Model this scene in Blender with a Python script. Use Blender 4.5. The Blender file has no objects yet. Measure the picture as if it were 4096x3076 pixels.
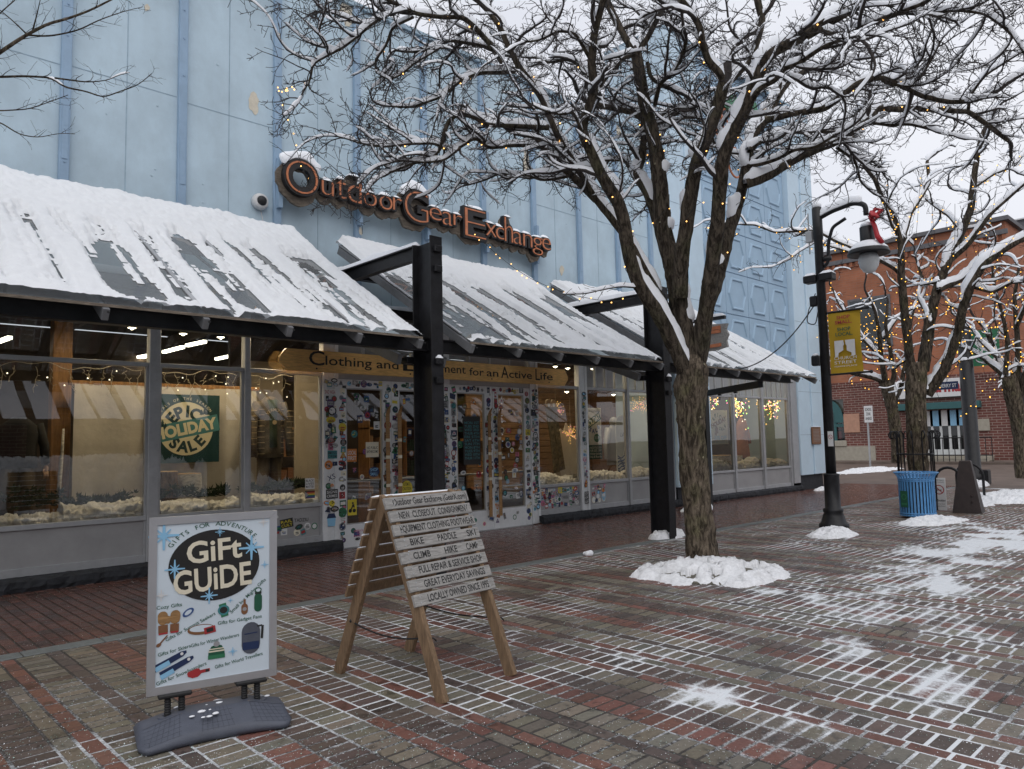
import bpy, math, random
import numpy as np
from mathutils import Matrix, Vector
random.seed(7); rng = np.random.default_rng(7)
scene = bpy.context.scene
COL = scene.collection
# ------------------------------------------------------------------ camera, sky, sun, exposure
FPX, YAW, PITCH, ROLL, EYE = 2976.5, 0.76338, 0.079032, -0.021521, 1.55
fw = np.array([math.sin(YAW)*math.cos(PITCH), math.cos(YAW)*math.cos(PITCH), math.sin(PITCH)])
r0 = np.array([math.cos(YAW), -math.sin(YAW), 0.0]); u0 = np.cross(r0, fw)
CR = math.cos(ROLL)*r0 + math.sin(ROLL)*u0
CU = -math.sin(ROLL)*r0 + math.cos(ROLL)*u0
CAMP = np.array([0.0, 0.0, EYE])
cam = bpy.data.cameras.new('camera'); camo = bpy.data.objects.new('camera', cam); COL.objects.link(camo)
cam.sensor_fit = 'HORIZONTAL'; cam.sensor_width = 36.0; cam.lens = FPX/4096*36.0
cam.clip_start = 0.05; cam.clip_end = 2000
camo.matrix_world = Matrix(((CR[0], CU[0], -fw[0], 0), (CR[1], CU[1], -fw[1], 0), (CR[2], CU[2], -fw[2], EYE), (0, 0, 0, 1)))
scene.camera = camo
SUN_EL, SUN_AZ = math.radians(48), math.radians(215)     # azimuth measured from +Y towards +X: behind the camera
world = bpy.data.worlds.new('World'); scene.world = world; world.use_nodes = True
nt = world.node_tree; nt.nodes.clear()
wo = nt.nodes.new('ShaderNodeOutputWorld'); bg = nt.nodes.new('ShaderNodeBackground')
sky = nt.nodes.new('ShaderNodeTexSky'); sky.sky_type = 'NISHITA'; sky.sun_disc = False
sky.sun_elevation = SUN_EL; sky.sun_rotation = SUN_AZ; sky.air_density = 1.0; sky.dust_density = 3.0
# overcast: the clear sky is buried under an even cloud deck, a little brighter overhead
tc = nt.nodes.new('ShaderNodeTexCoord'); nz = nt.nodes.new('ShaderNodeTexNoise'); nz.inputs['Scale'].default_value = 2.2
nz.inputs['Detail'].default_value = 5; nt.links.new(tc.outputs['Generated'], nz.inputs['Vector'])
cr = nt.nodes.new('ShaderNodeValToRGB'); cr.color_ramp.elements[0].position = 0.3; cr.color_ramp.elements[1].position = 0.75
cr.color_ramp.elements[0].color = (7.3, 7.5, 8.2, 1); cr.color_ramp.elements[1].color = (8.6, 8.7, 9.2, 1)
nt.links.new(nz.outputs['Fac'], cr.inputs['Fac'])
mx = nt.nodes.new('ShaderNodeMix'); mx.data_type = 'RGBA'; mx.inputs['Factor'].default_value = 0.93
nt.links.new(sky.outputs['Color'], mx.inputs['A']); nt.links.new(cr.outputs['Color'], mx.inputs['B'])
nt.links.new(mx.outputs['Result'], bg.inputs['Color']); bg.inputs['Strength'].default_value = 0.1
nt.links.new(bg.outputs['Background'], wo.inputs['Surface'])
sun = bpy.data.lights.new('sun', 'SUN'); suno = bpy.data.objects.new('sun', sun); COL.objects.link(suno)
sun.energy = 0.9; sun.angle = math.radians(70); sun.color = (1.0, 0.97, 0.93)
sd = Vector((math.sin(SUN_AZ)*math.cos(SUN_EL), math.cos(SUN_AZ)*math.cos(SUN_EL), math.sin(SUN_EL)))
suno.rotation_euler = sd.to_track_quat('Z', 'Y').to_euler()
vs = scene.view_settings; vs.view_transform = 'Standard'; vs.look = 'None'; vs.exposure = 0.16; vs.gamma = 1.0; vs.use_curve_mapping = False
scene.display_settings.display_device = 'sRGB'
scene.cycles.max_bounces = 8; scene.cycles.transparent_max_bounces = 24; scene.cycles.glossy_bounces = 4; scene.cycles.diffuse_bounces = 3
scene.cycles.use_denoising = True
scene.cycles.sample_clamp_indirect = 4.0

# ------------------------------------------------------------------ projection helpers used to survey the photograph
def ray(x, y): return (x-2048)/FPX*CR - (y-1538)/FPX*CU + fw
def gz(x, y, z=0.0):
    d = ray(x, y); return CAMP + (z-EYE)/d[2]*d
def at_y(x, y, Y):
    d = ray(x, y); return CAMP + Y/d[1]*d
def at_x(x, y, X):
    d = ray(x, y); return CAMP + X/d[0]*d
def at_k(x, y, k): return CAMP + k*ray(x, y)
# ------------------------------------------------------------------ value noise
_perm = rng.integers(0, 1 << 30, 4096)
def _h(ix, iy, iz):
    n = (ix*73856093) ^ (iy*19349663) ^ (iz*83492791)
    return _perm[n & 4095]/float(1 << 30)
def vnoise(p):
    p = np.asarray(p, float); i = np.floor(p).astype(np.int64); f = p-i; f = f*f*(3-2*f)
    o = 0
    for dx in (0, 1):
        for dy in (0, 1):
            for dz in (0, 1):
                w = (f[..., 0] if dx else 1-f[..., 0])*(f[..., 1] if dy else 1-f[..., 1])*(f[..., 2] if dz else 1-f[..., 2])
                o = o + w*_h(i[..., 0]+dx, i[..., 1]+dy, i[..., 2]+dz)
    return o
def fbm(p, octv=4):
    p = np.asarray(p, float); a, s, o = 0.5, 0.0, 0.0
    for k in range(octv):
        o = o + a*vnoise(p*(2.03**k)+17.3*k); s += a; a *= 0.5
    return o/s
def fbm2(x, y, sc, octv=4, seed=0.0):
    x = np.asarray(x, float); return fbm(np.stack([x*sc, np.asarray(y, float)*sc, np.zeros_like(x)+seed], -1), octv)
# ------------------------------------------------------------------ materials
MATS = {}
def mat(name, base, rough=0.6, metal=0.0, var=0.12, vs_=6.0, bump=0.15, bs=60.0, spec=0.5, stretch=(1, 1, 1), col2=None, stain=0.0, coat=0.0, attr=None, bdist=0.01):
    m = bpy.data.materials.new(name); m.use_nodes = True; MATS[name] = m
    t = m.node_tree; N = t.nodes; L = t.links; b = N['Principled BSDF']
    b.inputs['Roughness'].default_value = rough; b.inputs['Metallic'].default_value = metal
    b.inputs['Specular IOR Level'].default_value = spec; b.inputs['Coat Weight'].default_value = coat
    tc = N.new('ShaderNodeTexCoord'); mp = N.new('ShaderNodeMapping'); mp.inputs['Scale'].default_value = stretch
    L.new(tc.outputs['Object'], mp.inputs['Vector'])
    nz = N.new('ShaderNodeTexNoise'); nz.inputs['Scale'].default_value = vs_; nz.inputs['Detail'].default_value = 6; nz.inputs['Roughness'].default_value = 0.65
    L.new(mp.outputs['Vector'], nz.inputs['Vector'])
    mr = N.new('ShaderNodeMapRange'); mr.inputs['From Min'].default_value = 0.32; mr.inputs['From Max'].default_value = 0.68
    L.new(nz.outputs['Fac'], mr.inputs['Value'])
    mx = N.new('ShaderNodeMix'); mx.data_type = 'RGBA'; L.new(mr.outputs['Result'], mx.inputs['Factor'])
    lo = [c*(1-var) for c in base]; hi = [min(1, c*(1+var)) for c in (col2 or base)]
    mx.inputs['A'].default_value = (*lo, 1); mx.inputs['B'].default_value = (*hi, 1)
    out = mx.outputs['Result']
    if attr:
        at = N.new('ShaderNodeAttribute'); at.attribute_name = attr
        m2 = N.new('ShaderNodeMix'); m2.data_type = 'RGBA'; m2.blend_type = 'MULTIPLY'; m2.inputs['Factor'].default_value = 1
        L.new(out, m2.inputs['A']); L.new(at.outputs['Color'], m2.inputs['B']); out = m2.outputs['Result']
    if stain:
        n2 = N.new('ShaderNodeTexNoise'); n2.inputs['Scale'].default_value = 0.9; n2.inputs['Detail'].default_value = 7; n2.inputs['Roughness'].default_value = 0.7
        L.new(tc.outputs['Object'], n2.inputs['Vector'])
        r2 = N.new('ShaderNodeMapRange'); r2.inputs['From Min'].default_value = 0.4; r2.inputs['From Max'].default_value = 0.7; r2.inputs['To Min'].default_value = 1.0; r2.inputs['To Max'].default_value = 1-stain
        L.new(n2.outputs['Fac'], r2.inputs['Value'])
        m3 = N.new('ShaderNodeMix'); m3.data_type = 'RGBA'; m3.blend_type = 'MULTIPLY'; m3.inputs['Factor'].default_value = 1
        L.new(out, m3.inputs['A']); L.new(r2.outputs['Result'], m3.inputs['B']); out = m3.outputs['Result']
    L.new(out, b.inputs['Base Color'])
    if bump:
        n3 = N.new('ShaderNodeTexNoise'); n3.inputs['Scale'].default_value = bs; n3.inputs['Detail'].default_value = 4
        L.new(mp.outputs['Vector'], n3.inputs['Vector'])
        bp = N.new('ShaderNodeBump'); bp.inputs['Strength'].default_value = bump; bp.inputs['Distance'].default_value = bdist
        L.new(n3.outputs['Fac'], bp.inputs['Height']); L.new(bp.outputs['Normal'], b.inputs['Normal'])
    rr = N.new('ShaderNodeMapRange'); rr.inputs['To Min'].default_value = max(0.02, rough-0.08); rr.inputs['To Max'].default_value = min(1, rough+0.1)
    L.new(nz.outputs['Fac'], rr.inputs['Value']); L.new(rr.outputs['Result'], b.inputs['Roughness'])
    return m
def emit(name, col, s):
    m = bpy.data.materials.new(name); m.use_nodes = True; MATS[name] = m
    b = m.node_tree.nodes['Principled BSDF']; b.inputs['Base Color'].default_value = (*col, 1)
    b.inputs['Emission Color'].default_value = (*col, 1); b.inputs['Emission Strength'].default_value = s
    return m
def glass(name, tint=(0.9, 0.93, 0.92), ior=1.5, rough=0.0, film=0.0, waviness=0.0):
    m = bpy.data.materials.new(name); m.use_nodes = True; MATS[name] = m
    t = m.node_tree; N = t.nodes; L = t.links; N.remove(N['Principled BSDF']); o = N['Material Output']
    tr = N.new('ShaderNodeBsdfTransparent'); tr.inputs['Color'].default_value = (*tint, 1)
    gl = N.new('ShaderNodeBsdfGlossy'); gl.inputs['Roughness'].default_value = rough
    fr = N.new('ShaderNodeFresnel'); fr.inputs['IOR'].default_value = ior
    mx = N.new('ShaderNodeMixShader'); L.new(fr.outputs['Fac'], mx.inputs['Fac']); L.new(tr.outputs['BSDF'], mx.inputs[1]); L.new(gl.outputs['BSDF'], mx.inputs[2])
    if waviness:
        tc = N.new('ShaderNodeTexCoord'); nz = N.new('ShaderNodeTexNoise'); nz.inputs['Scale'].default_value = 1.3; nz.inputs['Detail'].default_value = 1
        L.new(tc.outputs['Object'], nz.inputs['Vector'])
        bp = N.new('ShaderNodeBump'); bp.inputs['Strength'].default_value = waviness; bp.inputs['Distance'].default_value = 0.02
        L.new(nz.outputs['Fac'], bp.inputs['Height']); L.new(bp.outputs['Normal'], gl.inputs['Normal'])
    out = mx.outputs['Shader']
    if film:
        df = N.new('ShaderNodeBsdfDiffuse'); df.inputs['Color'].default_value = (0.75, 0.78, 0.8, 1)
        m2 = N.new('ShaderNodeMixShader'); m2.inputs['Fac'].default_value = film
        L.new(out, m2.inputs[1]); L.new(df.outputs['BSDF'], m2.inputs[2]); out = m2.outputs['Shader']
    L.new(out, o.inputs['Surface'])
    return m
# ------------------------------------------------------------------ objects
WM = {}
def thing(name, label, cat, loc=(0, 0, 0), rotz=0.0, group=None):
    o = bpy.data.objects.new(name, None); COL.objects.link(o); o.empty_display_size = 0.1
    o.location = loc; o.rotation_euler = (0, 0, rotz); o['label'] = label; o['category'] = cat
    if group: o['group'] = group
    WM[o.name] = Matrix.Translation(loc) @ Matrix.Rotation(rotz, 4, 'Z')
    return o
def tag(o, label=None, cat=None, group=None, kind=None):
    if label: o['label'] = label
    if cat: o['category'] = cat
    if group: o['group'] = group
    if kind: o['kind'] = kind
    return o
class MB:
    def __init__(s): s.v = []; s.f = []; s.mi = []; s.cur = 0; s.sm = []; s.smooth = False
    def add(s, vs, fs):
        n = len(s.v); s.v.extend([tuple(map(float, p)) for p in vs])
        for f in fs: s.f.append(tuple(i+n for i in f)); s.mi.append(s.cur); s.sm.append(s.smooth)
        return s
    def box(s, x0, x1, y0, y1, z0, z1, M=None, b=0.0):
        if x0 > x1: x0, x1 = x1, x0
        if y0 > y1: y0, y1 = y1, y0
        if z0 > z1: z0, z1 = z1, z0
        b = min(b, 0.45*min(x1-x0, y1-y0, z1-z0))
        if b <= 0:
            P = [(x, y, z) for z in (z0, z1) for y in (y0, y1) for x in (x0, x1)]
            F = [(0, 2, 3, 1), (4, 5, 7, 6), (0, 1, 5, 4), (2, 6, 7, 3), (0, 4, 6, 2), (1, 3, 7, 5)]
        else:
            P = []; F = []; idx = {}
            X = (x0, x1); Y = (y0, y1); Z = (z0, z1)
            def vv(i, j, k, ax):
                key = (i, j, k, ax)
                if key not in idx:
                    p = [X[i], Y[j], Z[k]]
                    for a, c in ((0, i), (1, j), (2, k)):
                        if a != ax: p[a] += b if c == 0 else -b
                    idx[key] = len(P); P.append(tuple(p))
                return idx[key]
            def face(pts, nrm):
                a, bb, c = (np.array(P[pts[q]]) for q in (0, 1, 2))
                if np.dot(np.cross(bb-a, c-bb), nrm) < 0: pts = pts[::-1]
                F.append(tuple(pts))
            R2 = ((0, 0), (1, 0), (1, 1), (0, 1))
            for s_ in (0, 1):
                n = 2*s_-1
                face([vv(s_, i, j, 0) for i, j in R2], (n, 0, 0)); face([vv(i, s_, j, 1) for i, j in R2], (0, n, 0)); face([vv(i, j, s_, 2) for i, j in R2], (0, 0, n))
            for i in (0, 1):
                for j in (0, 1):
                    face([vv(i, j, 0, 0), vv(i, j, 1, 0), vv(i, j, 1, 1), vv(i, j, 0, 1)], (2*i-1, 2*j-1, 0))
                    face([vv(i, 0, j, 0), vv(i, 1, j, 0), vv(i, 1, j, 2), vv(i, 0, j, 2)], (2*i-1, 0, 2*j-1))
                    face([vv(0, i, j, 1), vv(1, i, j, 1), vv(1, i, j, 2), vv(0, i, j, 2)], (0, 2*i-1, 2*j-1))
                    for k in (0, 1):
                        face([vv(i, j, k, 0), vv(i, j, k, 1), vv(i, j, k, 2)], (2*i-1, 2*j-1, 2*k-1))
        if M is not None: P = [M @ Vector(p) for p in P]
        return s.add(P, F)
    def bar(s, a, b_, w, h, up=(0, 0, 1), bev=0.0):
        a = Vector(a); b_ = Vector(b_); d = b_-a; L = d.length; d.normalize(); up = Vector(up)
        x = d.cross(up)
        if x.length < 1e-4: x = d.cross(Vector((1, 0, 0)))
        x.normalize(); z = x.cross(d)
        M = Matrix((( x.x, d.x, z.x, a.x), (x.y, d.y, z.y, a.y), (x.z, d.z, z.z, a.z), (0, 0, 0, 1)))
        return s.box(-w/2, w/2, 0, L, -h/2, h/2, M, bev)
    def tube(s, path, rad, n=8, cap=True):
        P = np.asarray([tuple(p) for p in path], float); m = len(P)
        R = np.full(m, rad) if np.isscalar(rad) else np.asarray(rad, float)
        T = np.gradient(P, axis=0); T /= np.linalg.norm(T, axis=1, keepdims=True)+1e-12
        ref = np.array([0, 0, 1.0]) if abs(T[0][2]) < 0.9 else np.array([1.0, 0, 0])
        vs = []
        for i in range(m):
            a = np.cross(T[i], ref); a /= np.linalg.norm(a)+1e-12; b = np.cross(T[i], a); ref = np.cross(a, T[i])
            for k in range(n):
                t = 2*math.pi*k/n; vs.append(P[i]+R[i]*(math.cos(t)*a+math.sin(t)*b))
        fs = [(i*n+k, i*n+(k+1) % n, (i+1)*n+(k+1) % n, (i+1)*n+k) for i in range(m-1) for k in range(n)]
        if cap: fs += [tuple(range(n))[::-1], tuple(range((m-1)*n, m*n))]
        return s.add(vs, fs)
    def lathe(s, prof, n=20, M=None, c=(0, 0, 0)):
        vs = []
        for r, z in prof:
            for k in range(n):
                t = 2*math.pi*k/n; vs.append(Vector((c[0]+r*math.cos(t), c[1]+r*math.sin(t), c[2]+z)))
        if M is not None: vs = [M @ v for v in vs]
        m = len(prof)
        fs = [(i*n+k, i*n+(k+1) % n, (i+1)*n+(k+1) % n, (i+1)*n+k) for i in range(m-1) for k in range(n)]
        fs += [tuple(range(n))[::-1], tuple(range((m-1)*n, m*n))]
        return s.add(vs, fs)
    def prism(s, pts, M, t):
        """2D outline in the xy plane of M, extruded t along its z."""
        n = len(pts); A = [M @ Vector((x, y, 0)) for x, y in pts]; B = [M @ Vector((x, y, t)) for x, y in pts]
        return s.add(A+B, [tuple(range(n))[::-1], tuple(range(n, 2*n))]+[(i, (i+1) % n, (i+1) % n+n, i+n) for i in range(n)])
    def sphere(s, c, r, n=8, m=5, sc=(1, 1, 1)):
        vs = [(c[0], c[1], c[2]+r*sc[2])]; fs = []
        for i in range(1, m):
            ph = math.pi*i/m
            for k in range(n):
                t = 2*math.pi*k/n; vs.append((c[0]+r*sc[0]*math.sin(ph)*math.cos(t), c[1]+r*sc[1]*math.sin(ph)*math.sin(t), c[2]+r*sc[2]*math.cos(ph)))
        vs.append((c[0], c[1], c[2]-r*sc[2])); l = len(vs)-1
        for k in range(n): fs.append((0, 1+k, 1+(k+1) % n)); fs.append((l, l-n+(k+1) % n, l-n+k))
        for i in range(m-2):
            for k in range(n): fs.append((1+i*n+k, 1+(i+1)*n+k, 1+(i+1)*n+(k+1) % n, 1+i*n+(k+1) % n))
        return s.add(vs, fs)
    def build(s, name, mats, parent=None, local=False, smooth=None):
        return mkobj(name, s.v, s.f, mats, parent, local, s.mi, s.sm if smooth is None else smooth)
def mkobj(name, V, F, mats, parent=None, local=False, mi=None, smooth=False):
    me = bpy.data.meshes.new(name)
    if parent is not None and not local:
        A = np.array(WM[parent.name].inverted()); V = np.asarray(V, float).reshape(-1, 3) @ A[:3, :3].T + A[:3, 3]
    V = np.asarray(V, float).reshape(-1, 3)
    me.from_pydata(V.tolist(), [], [tuple(map(int, f)) for f in F] if not isinstance(F, np.ndarray) else F.tolist())
    if not isinstance(mats, (list, tuple)): mats = [mats]
    for m in mats: me.materials.append(m if not isinstance(m, str) else MATS[m])
    if mi is not None and len(mats) > 1: me.polygons.foreach_set('material_index', list(mi))
    if smooth is True: me.polygons.foreach_set('use_smooth', [True]*len(me.polygons))
    elif isinstance(smooth, (list, tuple)) and any(smooth): me.polygons.foreach_set('use_smooth', list(smooth))
    o = bpy.data.objects.new(name, me); COL.objects.link(o)
    if parent is not None:
        o.parent = parent; WM[o.name] = WM[parent.name]
    return o
def kid(src, parent, name=None):
    c = src.copy(); COL.objects.link(c); c.parent = parent; return c
def copy_thing(root, loc, rotz, label):
    r = root.copy(); COL.objects.link(r); r.location = loc; r.rotation_euler = (0, 0, rotz); r['label'] = label
    for ch in list(root.children):
        c = kid(ch, r)
        for g in list(ch.children): kid(g, c)
    return r
# ------------------------------------------------------------------ lettering
_tcache = {}
def text_raw(body, offset=0.0, extrude=0.0, shear=0.0, space=1.0, res=3):
    key = (body, offset, extrude, shear, space, res)
    if key not in _tcache:
        cu = bpy.data.curves.new('txt', 'FONT'); cu.body = body; cu.size = 1.0; cu.offset = offset; cu.extrude = extrude; cu.shear = shear; cu.space_character = space
        cu.resolution_u = res
        ob = bpy.data.objects.new('txt', cu); me = bpy.data.meshes.new_from_object(ob)
        V = np.array([v.co[:] for v in me.vertices]).reshape(-1, 3); F = [tuple(p.vertices) for p in me.polygons]
        bpy.data.objects.remove(ob); bpy.data.meshes.remove(me); bpy.data.curves.remove(cu)
        _tcache[key] = (V, F)
    return _tcache[key]
def text_to(mb, body, M, w=None, h=None, align='C', **kw):
    """write body into mb on the xy plane of M; w = total width, h = cap height"""
    V, F = text_raw(body, **kw); V = V.copy()
    lo, hi = V.min(0), V.max(0); cap = 0.7
    sy = (h/cap) if h else None; sx = (w/(hi[0]-lo[0])) if w else sy
    if sy is None: sy = sx
    V[:, 0] = (V[:, 0]-(lo[0] if align == 'L' else (lo[0]+hi[0])/2))*sx; V[:, 1] *= sy
    A = np.array(M); V = V @ A[:3, :3].T + A[:3, 3]
    return mb.add(V, F)
def frame(o, x, y):
    """matrix with origin o, x axis along x, y axis along y, z = x cross y"""
    x = Vector(x).normalized(); y = Vector(y); y = (y-x*y.dot(x)).normalized(); z = x.cross(y)
    return Matrix(((x.x, y.x, z.x, o[0]), (x.y, y.y, z.y, o[1]), (x.z, y.z, z.z, o[2]), (0, 0, 0, 1)))
def facing(X, Y, Z): return frame((X, Y, Z), (1, 0, 0), (0, 0, 1))     # a board facing the street (-Y)
# ------------------------------------------------------------------ materials of the place
mat('wall_blue', (0.485, 0.612, 0.70), 0.7, var=0.07, vs_=2.0, bump=0.2, bs=3.0, stain=0.20, stretch=(1, 1, .35), bdist=.02)
mat('hex_blue', (0.34, 0.48, 0.62), 0.6, var=0.05, vs_=3, bump=0.1, bs=30, stain=0.1)
mat('rib_blue', (0.28, 0.40, 0.54), 0.6, var=0.08, vs_=4, bump=0.1, bs=30, stain=0.1)
mat('pier_blue', (0.55, 0.69, 0.80), 0.6, var=0.04, vs_=2, bump=0.08, bs=20, stain=0.10)
mat('seam', (0.30, 0.40, 0.48), 0.8, var=0.2)
mat('peel', (0.62, 0.57, 0.47), 0.8, var=0.12, vs_=14, bump=0.3)
mat('alu', (0.42, 0.425, 0.44), 0.42, 0.35, var=0.08, vs_=10, bump=0.04, stain=0.15)
mat('panel_grey', (0.36, 0.355, 0.36), 0.5, 0.15, var=0.06, vs_=3, bump=0.03, stain=0.2)
mat('white_frame', (0.74, 0.75, 0.77), 0.5, var=0.06, vs_=8, bump=0.03, stain=0.15)
mat('plinth_black', (0.022, 0.024, 0.03), 0.75, var=0.5, vs_=7, bump=0.8, bs=22, stain=0.3, bdist=0.02)
mat('black_steel', (0.011, 0.011, 0.013), 0.42, 0.0, var=0.5, vs_=9, bump=0.15, bs=30, spec=0.35)
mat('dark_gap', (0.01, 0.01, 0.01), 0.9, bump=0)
mat('snow', (0.88, 0.90, 0.94), 0.8, var=0.03, vs_=9, bump=0.5, bs=45, spec=0.2, bdist=0.012)
mat('snow_trodden', (0.80, 0.81, 0.83), 0.85, var=0.12, vs_=28, bump=0.7, bs=60, spec=0.2, stain=0.10)
mat('snow_dirty', (0.70, 0.71, 0.72), 0.85, var=0.16, vs_=12, bump=0.7, bs=40, spec=0.2)
mat('honey', (0.74, 0.43, 0.145), 0.5, var=0.25, vs_=7, bump=0.25, bs=30, stretch=(1, 6, 9), stain=0.25)
mat('oak', (0.36, 0.20, 0.08), 0.5, var=0.35, vs_=7, bump=0.25, bs=30, stretch=(1, 6, 9), stain=0.25)
mat('weathered', (0.33, 0.32, 0.305), 0.85, var=0.32, vs_=9, bump=0.5, bs=26, stretch=(1.2, 9, 9), stain=0.2)
mat('raw_wood', (0.215, 0.138, 0.078), 0.75, var=0.35, vs_=9, bump=0.4, bs=26, stretch=(7, 7, 1.0), stain=0.2)
mat('ink', (0.013, 0.012, 0.012), 0.6, var=0.3)
mat('signslab', (0.20, 0.165, 0.13), 0.9, var=0.4, vs_=7, bump=0.8, bs=26, stretch=(1, 1, 4), stain=0.4)
mat('copper', (0.52, 0.18, 0.08), 0.45, 0.1, var=0.25, vs_=9, bump=0.1)
mat('letter_black', (0.012, 0.010, 0.010), 0.5, var=0.3)
glass('shop_glass', (0.72, 0.76, 0.75), 2.05, 0.0, waviness=0.06)
glass('roof_glass', (0.66, 0.76, 0.77), 1.5, 0.03, film=0.15)
glass('frost_glass', (0.55, 0.58, 0.55), 1.5, 0.08, film=0.35)
mat('snow_thin', (0.93, 0.95, 0.98), 0.8, var=0.03, vs_=9, bump=0.5, bs=45, spec=0.2, bdist=0.012)
_t = MATS['snow_thin'].node_tree; _b = _t.nodes['Principled BSDF']; _o = _t.nodes['Material Output']; _tr = _t.nodes.new('ShaderNodeBsdfTranslucent'); _tr.inputs['Color'].default_value = (.8, .85, .9, 1); _mx = _t.nodes.new('ShaderNodeMixShader'); _mx.inputs['Fac'].default_value = .20
_t.links.new(_b.outputs['BSDF'], _mx.inputs[1]); _t.links.new(_tr.outputs['BSDF'], _mx.inputs[2]); _t.links.new(_mx.outputs['Shader'], _o.inputs['Surface'])
for nm, c in dict(white=(.66, .66, .66), black=(.02, .02, .02), red=(.36, .03, .035), blue=(.035, .085, .24), green=(.03, .17, .08), yellow=(.62, .5, .04), orange=(.55, .18, .03),
                  teal=(.05, .22, .24), purple=(.10, .05, .17), pink=(.5, .13, .24), brown=(.2, .09, .04), grey=(.3, .3, .31), sky=(.25, .5, .72), navy=(.015, .03, .09), cream=(.72, .66, .52), forest=(.015, .09, .05)).items():
    mat('ink_'+nm, c, 0.45, var=0.06, bump=0)

# ------------------------------------------------------------------ the shop building
B = thing('store_building', 'long pale blue shop building with ribbed upper wall and glazed storefront', 'building', (10, 10.2, 0))
WY = 10.1
m = MB(); m.box(-4, 14.86, WY, 10.5, 3.66, 8.70); m.build('upper_wall', 'wall_blue', B)
m = MB(); m.box(-4, 14.80, 9.86, WY-.002, 3.60, 3.74); m.build('head_ledge', 'black_steel', B)
m = MB(); m.box(-4, 14.86, 10.04, 10.54, 8.702, 8.78); m.build('coping', 'seam', B)
# raised seams, panel joints
m = MB()
ribx = [-.55, .81, 2.18, 3.566, 4.932, 6.292, 7.634, 8.985, 10.317, 11.68, 12.97, 14.21]
for a, b in zip(ribx[:-1], ribx[1:]):
    c = (a+b)/2+random.uniform(-.03, .03); m.box(c-.005, c+.005, WY-.004, WY-.0005, 3.76, 8.69)
zz = 6.3
for a, b in zip(ribx[:-1], ribx[1:]):
    z = 6.3+random.uniform(-.03, .03); m.box(a+.06, b-.06, WY-.004, WY-.0005, z-.006, z+.004)
m.build('panel_joint', 'seam', B)
for x in ribx:
    m = MB(); m.box(x-.055, x+.055, WY-.075, WY-.003, 3.76, 8.69, b=.006)
    if random.random() < .8: m.box(x-.035, x+.035, WY-.083, WY-.076, 5.1, 5.75, b=.003)
    for q in range(5):
        z = random.uniform(4.2, 8.4); m.lathe([(.012, 0), (.012, .01)], 8, Matrix.Translation((x, WY-.076, z)) @ Matrix.Rotation(math.radians(90), 4, 'X'))
    m.build('wall_rib', 'rib_blue', B)
def blob(cx, cz, rx, rz, seed, n=34, sharp=.35):
    rs = np.random.default_rng(seed); ph = rs.uniform(0, 6.28, 6); out = []
    for k in range(n):
        t = 2*math.pi*k/n; r = 1+sharp*sum(math.sin((j+2)*t+ph[j])/(j+1.6) for j in range(6))*.6+rs.uniform(-.06, .06)
        out.append((cx+rx*r*math.cos(t), cz+rz*r*math.sin(t)))
    return out
for i, (px_, py_, w, h) in enumerate([(1015, 412, .085, .15), (1390, 45, .13, .24), (2105, 640, .08, .33), (1113, 140, .03, .04), (588, 30, .03, .05), (1442, 925, .03, .06), (2247, 1080, .07, .09), (2575, 560, .2, .09), (2470, 520, .12, .12)]):
    q = at_y(px_, py_, WY-.08 if i in (5, 3) else WY-.004); m = MB(); m.prism(blob(0, 0, w, h, 40+i), facing(q[0], q[1], q[2]), .002); m.build('peeled_patch', 'peel', B)
m = MB()
for i in range(46):
    x = random.choice(ribx)+random.choice((.34, -.34, .5))+random.uniform(-.04, .04); z = random.uniform(4.3, 8.5)
    r = random.uniform(.008, .02); m.lathe([(r, 0), (r, .004), (r*.6, .006)], 10, Matrix.Translation((x, WY-.001, z)) @ Matrix.Rotation(math.radians(90), 4, 'X'))
m.build('wall_anchor', 'wall_blue', B)
# right wing
m = MB(); m.box(16.372, 21.198, 10.16, 11.8, 3.68, 11.64); m.build('wing_wall', 'rib_blue', B)
for a, b, g in ((14.88, 16.37, 15.6), (21.2, 22.85, 21.98)):
    m = MB(); m.box(a, g-.09, 9.98, 11.78, .44, 11.66, b=.01); m.box(g-.088, g+.088, 10.02, 11.78, .44, 11.655); m.box(g+.09, b, 9.98, 11.78, .44, 11.66, b=.01)
    o = m.build('pier', 'pier_blue', B)
    m = MB()
    for z in (2.9, 5.0, 7.3, 9.6, 1.62): m.box(a+.01, b-.01, 9.976, 9.979, z-.006, z+.006)
    m.build('pier_joint', 'seam', o)
    m = MB(); m.box(a+.05, b-.12, 10.06, 11.7, 0, .44); m.build('pier_base', 'plinth_black', o)
m = MB(); m.box(14.9, 22.83, 9.97, 11.8, 11.662, 11.74); m.build('wing_coping', 'seam', B)
m = MB(); m.box(14.885, 14.97, 10.56, 11.8, 8.5, 11.64); m.build('wing_side', 'rib_blue', B)
xs = [16.4, 17.62, 18.8, 19.98, 21.17]
zs = [3.73+1.135*k for k in range(8)]
hexo = [(-.30, .44), (.30, .44), (.47, 0), (.30, -.44), (-.30, -.44), (-.47, 0)]
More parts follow.
